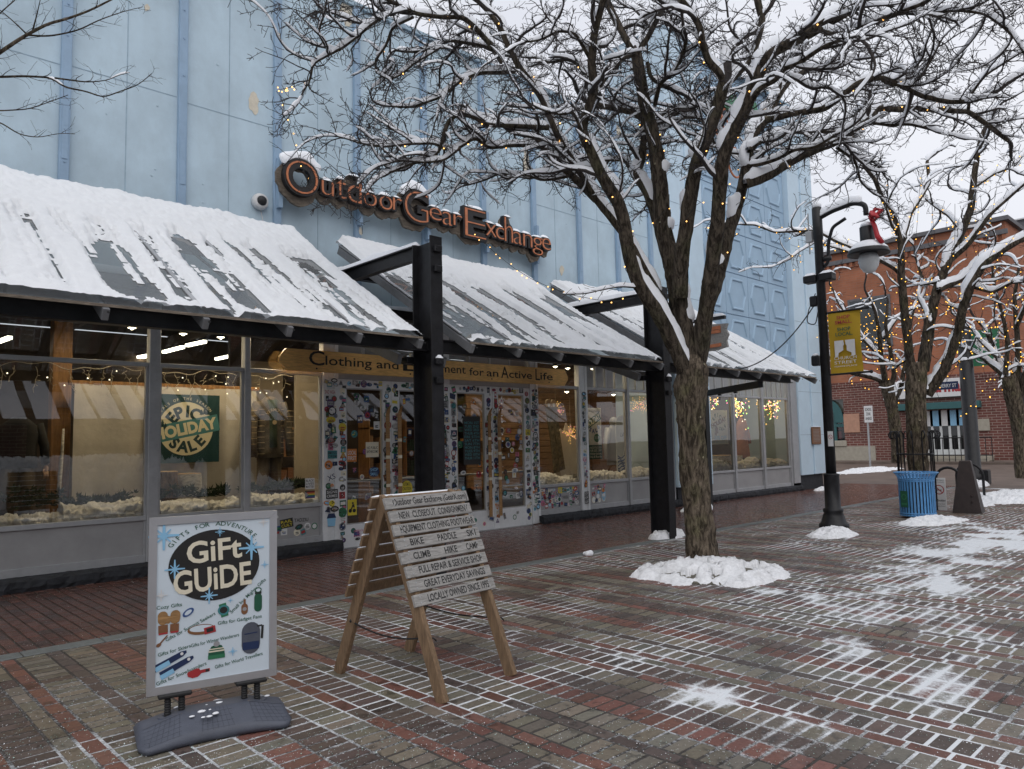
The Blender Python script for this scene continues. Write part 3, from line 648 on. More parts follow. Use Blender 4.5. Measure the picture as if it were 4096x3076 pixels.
# black steel posts with their cross beams
def post(x, label):
    t = thing('canopy_post', label, 'post', (x, 7.02, 0), 0, 'black steel posts carrying the canopies'); w = .088
    m = MB(); m.box(x-w, x+w, 6.85, 6.868, 0.0, 4.02, b=.002); m.box(x-w, x+w, 7.195, 7.213, 0.0, 3.97, b=.002); m.box(x-.006, x+.006, 6.868, 7.195, 0.0, 3.97)
    m.build('column', 'black_steel', t)
    for z in (3.86, 3.62, 2.52, 2.30):
        m = MB(); m.box(x-.05, x+.055, 6.80, 6.8495, z-.035, z+.04, b=.006)
        for q in (-.03, .035): m.lathe([(.009, 0), (.009, .006)], 8, Matrix.Translation((x+q, 6.8, z)) @ Matrix.Rotation(math.radians(90), 4, 'X'))
        m.build('bolted_bracket', 'black_steel', t)
    m = MB(); m.box(x-.05, x+.05, 7.215, 9.97, 3.962, 3.98); m.box(x-.006, x+.006, 7.215, 9.97, 3.818, 3.962); m.box(x-.05, x+.05, 7.215, 9.97, 3.80, 3.818); m.build('cross_beam', 'black_steel', t)
    m = MB(); snow_strip(m, (x, 7.2, 3.978), (x, 9.9, 3.978), .1, .075, x); m.build('beam_snow', 'snow', t, smooth=True)
    m = MB(); snow_strip(m, (x-.04, 6.82, 2.56), (x+.045, 6.82, 2.56), .05, .05, x+3); m.build('bracket_snow', 'snow', t, smooth=True)
    return t
post(5.36, 'black steel I beam post behind the slatted wooden sign'); post(10.0, 'black steel I beam post close left of the big tree trunk')
# third support: set back post with a cantilever beam
t = thing('canopy_post', 'short black post standing close to the shop window right of the tree trunk', 'post', (15.22, 9.4, 0), 0, 'black steel posts carrying the canopies')
m = MB(); m.box(15.14, 15.30, 9.36, 9.372, 0, 2.75); m.box(15.14, 15.30, 9.508, 9.52, 0, 2.75); m.box(15.212, 15.228, 9.372, 9.508, 0, 2.75); m.build('column', 'black_steel', t)
m = MB(); m.bar((15.2, 9.5, 2.60), (13.5, 7.1, 2.60), .1, .13); m.build('cross_beam', 'black_steel', t)
for f in (.35, .62):
    p = np.array((15.2, 9.5, 2.53))*(1-f)+np.array((13.5, 7.1, 2.53))*f; m = MB(); m.box(p[0]-.03, p[0]+.03, p[1]-.03, p[1]+.03, p[2]-.03, p[2]); m.tube([(p[0]+.022*math.cos(a), p[1], p[2]-.09+.03*math.sin(a)) for a in np.linspace(1.5, 7.2, 12)], .006, 6); m.build('hook', 'black_steel', t)
# snow on the head ledge and parapet (stuff: no countable pieces)
m = MB(); snow_strip(m, (-3.5, 9.96, 3.742), (14.78, 9.96, 3.742), .2, .09, 4.0, .12); tag(m.build('ledge_snow', 'snow', None, smooth=True), 'snow lying on the ledge above the shop windows', 'snow', kind='stuff')
# ------------------------------------------------------------------ paving, snow film and drifts
def paving_mat(name, rough, wet):
    m = bpy.data.materials.new(name); m.use_nodes = True; MATS[name] = m
    t = m.node_tree; N = t.nodes; L = t.links; b = N['Principled BSDF']
    at = N.new('ShaderNodeAttribute'); at.attribute_name = 'tone'; an = N.new('ShaderNodeAttribute'); an.attribute_name = 'snowmask'
    sp = N.new('ShaderNodeSeparateColor'); L.new(an.outputs['Color'], sp.inputs['Color'])
    tc = N.new('ShaderNodeTexCoord')
    def noise(sc, det=5, rg=.6):
        n = N.new('ShaderNodeTexNoise'); n.inputs['Scale'].default_value = sc; n.inputs['Detail'].default_value = det; n.inputs['Roughness'].default_value = rg
        L.new(tc.outputs['Object'], n.inputs['Vector']); return n.outputs['Fac']
    def math_(op, a, c=None):
        n = N.new('ShaderNodeMath'); n.operation = op
        for i, x in enumerate((a, c)):
            if x is None: continue
            if isinstance(x, (int, float)): n.inputs[i].default_value = x
            else: L.new(x, n.inputs[i])
        return n.outputs['Value']
    def rng_(x, a, c, lo, hi):
        n = N.new('ShaderNodeMapRange'); n.inputs['From Min'].default_value = a; n.inputs['From Max'].default_value = c; n.inputs['To Min'].default_value = lo; n.inputs['To Max'].default_value = hi
        L.new(x, n.inputs['Value']); return n.outputs['Result']
    n1 = noise(38, 6, .75); n2 = noise(9, 5, .7); n3 = noise(120, 3)
    def mul(a, f):
        x = N.new('ShaderNodeMix'); x.data_type = 'RGBA'; x.blend_type = 'MULTIPLY'; x.inputs['Factor'].default_value = 1; L.new(a, x.inputs['A']); L.new(f, x.inputs['B']); return x.outputs['Result']
    c = mul(at.outputs['Color'], rng_(n1, .3, .7, .72, 1.22))
    wetp = rng_(n2, .56, .60, 0, 1)                     # splashes of melt water soaked into the brick
    c = mul(c, rng_(wetp, 0, 1, 1.0, .55))
    # snow: mask (red) = how much lies here, green = distance from the brick edge
    v = math_('ADD', math_('MULTIPLY', sp.outputs['Red'], 1.0), math_('MULTIPLY', math_('SUBTRACT', n1, .5), .85))
    v = math_('ADD', v, math_('MULTIPLY', math_('SUBTRACT', n2, .5), .35)); v = math_('ADD', v, math_('MULTIPLY', math_('SUBTRACT', n3, .5), .25))
    v = math_('SUBTRACT', v, math_('MULTIPLY', sp.outputs['Green'], .20))
    sn = rng_(v, .38, .72, 0, .95)
    x = N.new('ShaderNodeMix'); x.data_type = 'RGBA'; L.new(sn, x.inputs['Factor']); L.new(c, x.inputs['A']); x.inputs['B'].default_value = (.74, .77, .80, 1)
    L.new(x.outputs['Result'], b.inputs['Base Color'])
    r = rng_(n2, .35, .65, rough-.12, rough+.15); rw = math_('SUBTRACT', r, math_('MULTIPLY', wetp, wet)); rs = math_('ADD', math_('MULTIPLY', sn, .5), rw)
    L.new(rs, b.inputs['Roughness'])
    bp = N.new('ShaderNodeBump'); bp.inputs['Strength'].default_value = .45; bp.inputs['Distance'].default_value = .006
    hgt = math_('ADD', math_('MULTIPLY', n3, .5), math_('MULTIPLY', sn, .8)); L.new(hgt, bp.inputs['Height']); L.new(bp.outputs['Normal'], b.inputs['Normal'])
    return m
paving_mat('street_brick', .50, .25); paving_mat('walk_brick', .20, .08); paving_mat('bedding', .8, .05)
# measured drifts: pixel centre, radius along X and Y in metres, strength
drifts = [((2130, 2565), .32, .55, .5), ((2575, 2650), .42, .38, .62), ((2960, 2745), .5, .3, .75), ((2830, 2800), .3, .22, .6), ((3390, 2590), .42, .40, .75), ((3850, 2325), 1.0, .6, .6), ((4060, 2830), .6, .8, .62), ((3990, 2185), 3.0, .9, .85), ((4080, 2120), 3.0, .9, .9),
          ((3720, 2095), 1.2, .7, .7), ((3330, 2165), .9, .6, .6), ((2840, 2310), 1.2, 1.2, .5), ((3080, 2370), .9, .6, .45), ((3640, 2230), 1.4, .7, .45), ((3550, 2330), 1.5, .8, .36), ((3300, 2400), 1.4, .7, .34), ((3650, 2700), .9, .5, .36), ((3900, 2560), 1.2, .6, .40), ((3150, 2900), .5, .3, .5), ((3250, 2960), .5, .3, .42),
          ((2690, 2162), .4, .25, .6), ((2760, 2050), .5, .2, .4), ((3480, 2040), 1.5, .4, .2), ((2250, 2420), .8, .5, .2), ((2020, 2480), .6, .4, .25), ((2440, 2560), .5, .25, .45), ((1900, 2740), .5, .3, .22), ((1650, 2650), .4, .3, .2), ((3620, 2440), 1.2, .6, .36), ((3350, 2750), .7, .35, .35), ((2900, 2560), .7, .4, .25)]
DR = [(gz(*p), a, b, s) for p, a, b, s in drifts]
def snowmask(x, y):
    x = np.asarray(x, float); y = np.asarray(y, float)
    base = .20+.40*(fbm2(x, y, .75, 3, 3.)-.5)+.30*(fbm2(x*.5, y*1.6, 2.2, 3, 8.)-.5)
    base = base+np.clip((x-3.5)/6, 0, 1)*(.05+.55*(fbm2(x*.7, y*1.5, 3.2, 4, 21.)-.5))
    for c, a, b, s in DR:
        d = ((x-c[0])/a)**2+((y-c[1])/b)**2; base = base+s*.85*np.exp(-d*1.5)*np.clip(2.6*(fbm2(x*.8, y*1.2, 4.0, 4, 5.)-.30), 0, 1.1)
    clear = np.exp(-(((x-5.2)/1.8)**2+((y-5.8)/.9)**2))*.10+np.exp(-(((x-1.6)/.9)**2+((y-5.6)/.9)**2))*.05
    return np.clip(base-clear, 0, 1)
TON = dict(R=(.158, .072, .055), T=(.163, .142, .110), D=(.098, .070, .060), P=(.098, .073, .065))
rows = [('R', 'S'), ('D', 'L'), ('T', 'S'), ('R', 'S'), ('T', 'L'), ('P', 'S'), ('T', 'L'), ('R', 'L'), ('D', 'L'), ('T', 'L')]
wS, wL = .1035, .2065; PER = sum(wS if s == 'S' else wL for _, s in rows)
def visible(x, y, mrg=.8):
    ang = math.atan2(x, y); d = math.hypot(x, y)
    return d > 2.3 and ang > math.radians(7.5)-mrg/d and ang < math.radians(81)+mrg/d
def bricks(name, rowsgen, material, ztop, parent=None):
    V = []; F = []; T = []; S = []
    for (x0, x1, y0, y1, tone, dz) in rowsgen:
        j = [random.uniform(-.0035, .0035) for _ in range(4)]; g = .0058
        x0 += g+j[0]*.6; x1 -= g-j[1]*.6; y0 += g*1.15+j[2]*.6; y1 -= g*1.15-j[3]*.6; z = ztop+dz; i0 = len(V); e = .022; bz = .004
        V += [(x0, y0, z-.012), (x1, y0, z-.012), (x1, y1, z-.012), (x0, y1, z-.012)]
        V += [(x0+bz, y0+bz, z), (x1-bz, y0+bz, z), (x1-bz, y1-bz, z), (x0+bz, y1-bz, z)]
        V += [(x0+e, y0+e, z+.0006), (x1-e, y0+e, z+.0006), (x1-e, y1-e, z+.0006), (x0+e, y1-e, z+.0006)]
        T += [tone]*12; S += [0, 0, 0, 0, .12, .12, .12, .12, 1, 1, 1, 1]
        for a in (0, 4):
            for k in range(4): F.append((i0+a+k, i0+a+(k+1) % 4, i0+a+4+(k+1) % 4, i0+a+4+k))
        F.append((i0+8, i0+9, i0+10, i0+11))
    o = mkobj(name, V, np.array(F), material); me = o.data; V = np.array(V)
    a = me.color_attributes.new('tone', 'FLOAT_COLOR', 'POINT'); a.data.foreach_set('color', np.concatenate([np.array(T), np.ones((len(T), 1))], 1).ravel().astype(np.float32))
    sm = snowmask(V[:, 0], V[:, 1]); 
    return o, V, np.array(S), sm
def put_mask(o, sm, green):
    a = o.data.color_attributes.new('snowmask', 'FLOAT_COLOR', 'POINT')
    a.data.foreach_set('color', np.stack([sm, green, np.zeros_like(sm), np.ones_like(sm)], 1).ravel().astype(np.float32))
def street_rows():
    x = 2.377-PER*3; k = 0
    while x < 24.0:
        c, s = rows[k % len(rows)]; w = wS if s == 'S' else wL; l = wL if s == 'S' else wS
        y = -1.2+random.uniform(0, l) if s == 'S' else -1.2
        while y < 6.80:
            if visible(x+w/2, y+l/2):
                cc = c if random.random() > .06 else random.choice('RTDDT')
                f = random.uniform(.75, 1.22); tn = TON[cc]; tn = (tn[0]*f*random.uniform(.93, 1.07), tn[1]*f, tn[2]*f*random.uniform(.93, 1.07))
                yield (x, x+w, y, min(y+l, 6.83), tn, random.uniform(-.0012, .0012))
            y += l
        x += w; k += 1
o, V, g, sm = bricks('brick_paving', street_rows(), 'street_brick', .0); put_mask(o, sm, g); tag(o, kind='structure')
def walk_rows():
    x = 0.0; k = 0
    while x < 25.0:
        y = 7.03-random.uniform(0, .2)
        while y < 10.3:
            if visible(x+.05, y+.1) and (y+.2 < 10.15 or x > 22.9 or 5.9 < x < 10.3):
                f = random.uniform(.72, 1.2); tn = random.choice([(.130, .056, .042)]*5+[(.100, .048, .039), (.082, .048, .042)])
                yield (x, x+.1035, max(y, 7.03), y+.2065, tuple(c*f for c in tn), random.uniform(-.001, .001))
            y += .2065
        x += .1035; k += 1
o, V, g, sm = bricks('sidewalk_paving', walk_rows(), 'walk_brick', .004)
sm = np.clip(sm*.15+.0-np.clip((V[:, 1]-7.1)/.5, 0, 1)*.12, 0, 1)
for p, a, b, s in (((2730, 2035), .5, .12, .5), ((3300, 1958), .8, .2, .55), ((2010, 2060), .3, .1, .3)):
    c = gz(*p); sm = sm+s*np.exp(-((V[:, 0]-c[0])/a)**2-((V[:, 1]-c[1])/b)**2)
put_mask(o, sm, g); tag(o, kind='structure')
# granite strip between them
m = MB(); x = -1.0
mat('granite', (.15, .165, .165), .6, var=.25, vs_=30, bump=.3, bs=90, stain=.3)
while x < 24:
    l = random.uniform(.5, .62); m.box(x+.004, x+l-.004, 6.842, 7.02, -.02, .006+random.uniform(-.001, .001), b=.004); x += l
tag(m.build('granite_strip', 'granite'), kind='structure')
# bedding under the bricks: one sheet to the horizon, the joints show it (snow or grit)
gx = np.concatenate([np.arange(-2, 26, .07), np.array([26.5, 28, 32, 40, 60, 100, 200, 400, 900.])]); gx = np.concatenate([np.array([-600, -200., -60, -20, -6]), gx])
gy = np.concatenate([np.array([-600, -200., -60, -20, -8, -4]), np.arange(-1.5, 10.6, .07), np.array([14, 20, 40, 100, 300, 900.])])
X, Y = np.meshgrid(gx, gy, indexing='ij'); idx = np.arange(X.size).reshape(X.shape)
o = mkobj('ground', np.stack([X, Y, np.full_like(X, -.0022)], -1).reshape(-1, 3), np.stack([idx[:-1, :-1], idx[1:, :-1], idx[1:, 1:], idx[:-1, 1:]], -1).reshape(-1, 4), 'bedding')
a = o.data.color_attributes.new('tone', 'FLOAT_COLOR', 'POINT'); tn = np.tile(np.array([.05, .043, .038, 1.]), (X.size, 1)); a.data.foreach_set('color', tn.ravel().astype(np.float32))
Xf, Yf = X.ravel(), Y.ravel(); jm = snowmask(Xf, Yf)
jm = np.where((Yf < 6.95), .23+jm*.9+np.clip((Xf-1)/6, 0, 1)*.08+1.0*(fbm2(Xf, Yf, 1.7, 3, 4.)-.5), jm*.3); jm = np.where(Xf > 25, .25, jm); put_mask(o, np.clip(jm, 0, 1), np.zeros_like(jm)); tag(o, kind='structure')
# cross street beyond the corner
mat('road', (.14, .105, .085), .7, var=.3, vs_=1.2, bump=.3, bs=40, stain=.3)
m = MB(); m.add([(24.4, -60, .0), (42.5, -60, .0), (42.5, 60, .0), (24.4, 60, .0)], [(0, 1, 2, 3)]); tag(m.build('road', 'road'), kind='structure')
m = MB(); m.box(42.5, 60, -60, 60, -.1, .12); tag(m.build('far_pavement', 'road'), kind='structure')
# drifts of real thickness
def mound(name, cx, cy, rx, ry, h, seed, label, res=.03, rot=0.0, holes=0.0, mt='snow_trodden', lump=.5):
    n = int(max(rx, ry)*2.3/res); U = np.linspace(-1.15, 1.15, n); u, v = np.meshgrid(U, U, indexing='ij'); x = u*rx; y = v*ry
    c, s = math.cos(rot), math.sin(rot); xx, yy = cx+x*c-y*s, cy+x*s+y*c
    d = np.sqrt(u*u+v*v)+.85*(fbm2(xx, yy, 3.4, 5, seed)-.5)
    q = np.clip(1-d, 0, 1); rg = 1-np.abs(2*fbm2(xx, yy, 7., 3, seed+4)-1); z = h*(np.clip(q*1.6, 0, 1)**.7)*(1-lump+1.7*lump*rg**1.6)+.035*(fbm2(xx, yy, 20., 3, seed+7)-.35)*np.clip(q*8, 0, 1)+.010*np.clip(q*15, 0, 1)
    keep = q > 0
    if holes: keep &= ~((fbm2(xx, yy, 9., 3, seed+9) > .525) & (q > .14) & (q < .9))
    z = np.where(keep, z, -.004); kf = keep[:-1, :-1] | keep[1:, :-1] | keep[:-1, 1:] | keep[1:, 1:]
    idx = np.arange(n*n).reshape(n, n); fs = np.stack([idx[:-1, :-1], idx[1:, :-1], idx[1:, 1:], idx[:-1, 1:]], -1)[kf]
    used = np.unique(fs); rm = np.zeros(n*n, int); rm[used] = np.arange(len(used))
    V = np.stack([xx, yy, z], -1).reshape(-1, 3)[used]
    return tag(mkobj(name, V, rm[fs], mt, smooth=True), label, 'snow', kind='stuff')
c = gz(2850, 2300); TRK = gz(2808, 2236, .08)
mat('grit', (.13, .12, .095), .9, var=.5, vs_=40, bump=.8, bs=60)
m = MB(); m.lathe([(.74, -.004), (.6, .03), (.4, .06), (.1, .07)], 40, c=(c[0]+.05, c[1]+.12, 0)); tag(m.build('tree_pit_soil', 'grit', smooth=True), kind='structure')
mound('snow_mound', c[0]+.05, c[1]+.12, 0.90, .78, .115, 3., 'trampled snow mound around the big tree trunk', holes=1)
for nm, p, rx, ry, h, sd_, lab in (('snow_heap', (3335, 2140), .52, .34, .07, 5., 'snow heaped round the lamp post foot'), ('snow_heap', (2672, 2150), .35, .2, .12, 6., 'snow at the foot of the second black post'),
        ('snow_heap', (3735, 2085), .95, .42, .05, 7., 'snow around the blue litter bin'), ('snow_heap', (2765, 2042), .4, .14, .05, 8., 'thin snow beside the short black post'), ('snow_heap', (4040, 1990), 2.6, .8, .08, 12., 'snow bank beyond the pyramid bollard'), ('snow_heap', (3900, 1945), .8, .3, .12, 14., 'snow at the foot of the thick black pole'),
        ('snow_heap', (3470, 1885), 3.0, .7, .10, 15., 'snow bank below the school zone sign'), ('snow_heap', (3300, 1960), .5, .18, .06, 16., 'snow scraps at the corner pier foot')):
    c = gz(*p); mound(nm, c[0], c[1], rx, ry, h, sd_, lab, res=max(.018, rx/50), lump=.85)
t = gz(2356, 2222); m = MB(); m.smooth = True
for i in range(9): m.sphere((t[0]+random.uniform(-.05, .05), t[1]+random.uniform(-.04, .04), .03), random.uniform(.02, .045), 8, 5)
tag(m.build('snow_clump', 'snow'), 'small round snow clump on the granite strip', 'snow', kind='stuff')
# ice melt granules and snow crumbs
mat('granule', (.45, .66, .60), .5, var=.3, vs_=50, bump=0); V = []; F = []; mi = []
r = np.random.default_rng(5); n = 0
while n < 7000:
    px_, py_ = r.uniform(-100, 4200), 2150+950*r.random()**.7; q = gz(px_, py_)
    if q[1] > 9.8 or vnoise(np.array([q[0]*1.3, q[1]*1.3, 2.])) < r.random()*.9: continue
    s = r.uniform(.001, .0030)*(1.5 if r.random() < .06 else 1); i = len(V); z = .003+s*.4
    V += [(q[0]-s, q[1], z), (q[0]+s, q[1], z), (q[0], q[1]-s, z), (q[0], q[1]+s, z), (q[0], q[1], z+s*.9), (q[0], q[1], z-s)]
    F += [(i+a, i+b, i+4) for a, b in ((0, 2), (2, 1), (1, 3), (3, 0))]; mi += [int(r.random() < .55)]*4; n += 1
tag(mkobj('ice_melt', V, np.array(F), ['granule', 'snow'], mi=mi), 'pale green ice melt granules scattered over the bricks', 'granules', kind='stuff')
# ------------------------------------------------------------------ bare winter trees
def bark_mat(name, base, col2):
    m = bpy.data.materials.new(name); m.use_nodes = True; MATS[name] = m
    t = m.node_tree; N = t.nodes; L = t.links; b = N['Principled BSDF']; b.inputs['Roughness'].default_value = .9; b.inputs['Specular IOR Level'].default_value = .2
    tc = N.new('ShaderNodeTexCoord'); mp = N.new('ShaderNodeMapping'); mp.inputs['Scale'].default_value = (1, 1, .28); L.new(tc.outputs['Object'], mp.inputs['Vector'])
    n1 = N.new('ShaderNodeTexNoise'); n1.inputs['Scale'].default_value = 22; n1.inputs['Detail'].default_value = 7; n1.inputs['Roughness'].default_value = .7; n1.inputs['Distortion'].default_value = .6; L.new(mp.outputs['Vector'], n1.inputs['Vector'])
    n2 = N.new('ShaderNodeTexNoise'); n2.inputs['Scale'].default_value = 3.5; n2.inputs['Detail'].default_value = 5; L.new(tc.outputs['Object'], n2.inputs['Vector'])
    cr = N.new('ShaderNodeValToRGB'); e = cr.color_ramp.elements; e[0].position = .42; e[0].color = (base[0]*.26, base[1]*.25, base[2]*.24, 1); e[1].position = .62; e[1].color = (*[c*1.35 for c in base], 1)
    L.new(n1.outputs['Fac'], cr.inputs['Fac'])
    mr = N.new('ShaderNodeMapRange'); mr.inputs['From Min'].default_value = .5; mr.inputs['From Max'].default_value = .68; mr.inputs['To Max'].default_value = .7; L.new(n2.outputs['Fac'], mr.inputs['Value'])
    mx = N.new('ShaderNodeMix'); mx.data_type = 'RGBA'; L.new(mr.outputs['Result'], mx.inputs['Factor']); L.new(cr.outputs['Color'], mx.inputs['A'])
    m2 = N.new('ShaderNodeMix'); m2.data_type = 'RGBA'; m2.blend_type = 'MULTIPLY'; m2.inputs['Factor'].default_value = 1; L.new(cr.outputs['Color'], m2.inputs['A']); m2.inputs['B'].default_value = (*col2, 1)
    L.new(m2.outputs['Result'], mx.inputs['B'])
    n4 = N.new('ShaderNodeTexVoronoi'); n4.inputs['Scale'].default_value = 5.; L.new(tc.outputs['Object'], n4.inputs['Vector'])
    l4 = N.new('ShaderNodeMath'); l4.operation = 'LESS_THAN'; l4.inputs[1].default_value = .075; L.new(n4.outputs['Distance'], l4.inputs[0])
    m3 = N.new('ShaderNodeMix'); m3.data_type = 'RGBA'; L.new(l4.outputs['Value'], m3.inputs['Factor']); L.new(mx.outputs['Result'], m3.inputs['A']); m3.inputs['B'].default_value = (base[0]*2.4, base[1]*2.7, base[2]*2.5, 1)
    L.new(m3.outputs['Result'], b.inputs['Base Color'])
    bp = N.new('ShaderNodeBump'); bp.inputs['Strength'].default_value = .9; bp.inputs['Distance'].default_value = .02; L.new(n1.outputs['Fac'], bp.inputs['Height']); L.new(bp.outputs['Normal'], b.inputs['Normal'])
    return m
bark_mat('bark', (.135, .108, .080), (.85, 1.0, .70)); bark_mat('limb_bark', (.078, .063, .048), (.85, 1.0, .75)); mat('twig', (.034, .027, .025), .85, var=.4, vs_=12, bump=0)
mat('cable_black', (.012, .014, .012), .6, bump=0)
emit('bulb_warm', (1.0, .52, .14), 3.2); emit('bulb_amber', (1.0, .50, .06), 2.2)
for nm, c in (('bulb_pink', (1., .2, .35)), ('bulb_green', (.4, 1., .2)), ('bulb_white', (1., .85, .6)), ('bulb_gold', (1., .55, .12))): emit(nm, c, 3.0)
def densify(P, R, step):
    P = np.asarray(P, float); R = np.asarray(R, float); s = np.concatenate([[0], np.cumsum(np.linalg.norm(np.diff(P, axis=0), axis=1))]); n = max(3, int(s[-1]/step)+1); u = np.linspace(0, s[-1], n)
    # Catmull-like smoothing of the traced polyline
    Q = np.stack([np.interp(u, s, P[:, k]) for k in range(3)], 1); r = np.interp(u, s, R)
    w = max(1, int(.10/step))
    if n > 2*w+2:
        ker = np.hanning(2*w+3)[1:-1]; ker /= ker.sum()
        for k in range(3):
            e = np.concatenate([2*Q[0, k]-Q[1:w+1, k][::-1], Q[:, k], 2*Q[-1, k]-Q[-w-1:-1, k][::-1]]); Q[:, k] = np.convolve(e, ker, 'valid')
    return Q, r
class Geo:
    def __init__(s): s.V = []; s.F = []; s.n = 0
    def add(s, V, F): s.V.append(V); s.F.append(F+s.n); s.n += len(V)
    def obj(s, name, mats, parent=None, smooth=True):
        return mkobj(name, np.concatenate(s.V), np.concatenate(s.F), mats, parent, smooth=smooth)
def frames(P):
    T = np.gradient(P, axis=0); T /= np.linalg.norm(T, axis=1, keepdims=True)+1e-12
    A = np.zeros_like(P); ref = np.array([1., 0, 0]) if abs(T[0][0]) < .8 else np.array([0, 1., 0])
    for i in range(len(P)):
        a = ref-T[i]*np.dot(ref, T[i]); a /= np.linalg.norm(a)+1e-12; A[i] = a; ref = a
    return T, A, np.cross(T, A)
def branch_geo(g, P, R, n, rough=0.0, seed=0.0):
    T, A, Bv = frames(P); th = np.arange(n)*2*math.pi/n
    rr = np.repeat(R[:, None], n, 1)
    if rough:
        s = np.concatenate([[0], np.cumsum(np.linalg.norm(np.diff(P, axis=0), axis=1))])[:, None]
        c, sn = np.cos(th)[None], np.sin(th)[None]; k = np.clip(R[:, None]/.2, .35, 1)
        q = np.stack([c*7*k+0*s, sn*7*k+0*s, s*2.6+0*c], -1); rid = 1-np.abs(2*fbm(q+seed, 3)-1)**.7
        q2 = np.stack([c*2+0*s, sn*2+0*s, s*1.4+0*c], -1)
        rr = rr*(1+rough*(rid-.55)+.16*(fbm(q2+seed+5, 2)-.5))
    V = P[:, None]+rr[..., None]*(np.cos(th)[None, :, None]*A[:, None]+np.sin(th)[None, :, None]*Bv[:, None])
    m = len(P); i = np.arange(m-1)[:, None]*n; k = np.arange(n)[None]; k2 = (k+1) % n
    g.add(V.reshape(-1, 3), np.stack([i+k, i+k2, i+n+k2, i+n+k], -1).reshape(-1, 4))
def snow_geo(g, P, R, seed, amount=1.0, rs=None):
    """a ragged cap of snow along the upper side of a limb"""
    T = np.gradient(P, axis=0); T /= np.linalg.norm(T, axis=1, keepdims=True)+1e-12
    hor = np.sqrt(T[:, 0]**2+T[:, 1]**2); s = np.concatenate([[0], np.cumsum(np.linalg.norm(np.diff(P, axis=0), axis=1))])
    nz = fbm(np.stack([s*2.7, np.full_like(s, seed*3.1), s*0], -1), 3); nf = fbm(np.stack([s*9, np.full_like(s, seed), s*0], -1), 2)
    a = np.clip((hor-.24)/.42, 0, 1)*amount; val = a*1.05+1.7*(nz-.5)-.28
    on = val > 0
    i = 0
    while i < len(P):
        if not on[i]: i += 1; continue
        j = i
        while j+1 < len(P) and on[j+1]: j += 1
        if j-i >= 3:
            p, r = P[i:j+1], R[i:j+1]; t = T[i:j+1]; L = s[j]-s[i]; u = (s[i:j+1]-s[i]); e = np.clip(np.minimum(u, L-u)/(.03+.4*r), 0, 1)**.5
            side = np.stack([-t[:, 1], t[:, 0], 0*t[:, 0]], 1); side /= np.linalg.norm(side, axis=1, keepdims=True)+1e-9; up = np.cross(t, side); up *= np.sign(up[:, 2:3]+1e-9)
            h = (np.clip(r*1.15, .008, .075)+.018)*(.45+.75*np.clip(val[i:j+1]*1.6, 0, 1))*(.6+.8*nf[i:j+1])*e; w = (r*.88+.003)*(.45+.55*e)
            th = np.linspace(0, math.pi, 5); n = 7
            off = [(-.9, -.55)]+[(-math.cos(x), math.sin(x)) for x in th]+[(.9, -.55)]
            V = np.stack([p+side*(w*cx)[:, None]+up*((r*.45)+(h+r*.45)*max(cz, 0)+(r*.5*min(cz, 0)))[:, None] for cx, cz in off], 1)
            m = len(p); ii = np.arange(m-1)[:, None]*n; k = np.arange(n)[None]; k2 = (k+1) % n
            g.add(V.reshape(-1, 3), np.stack([ii+k, ii+k2, ii+n+k2, ii+n+k], -1).reshape(-1, 4))
        i = j+1
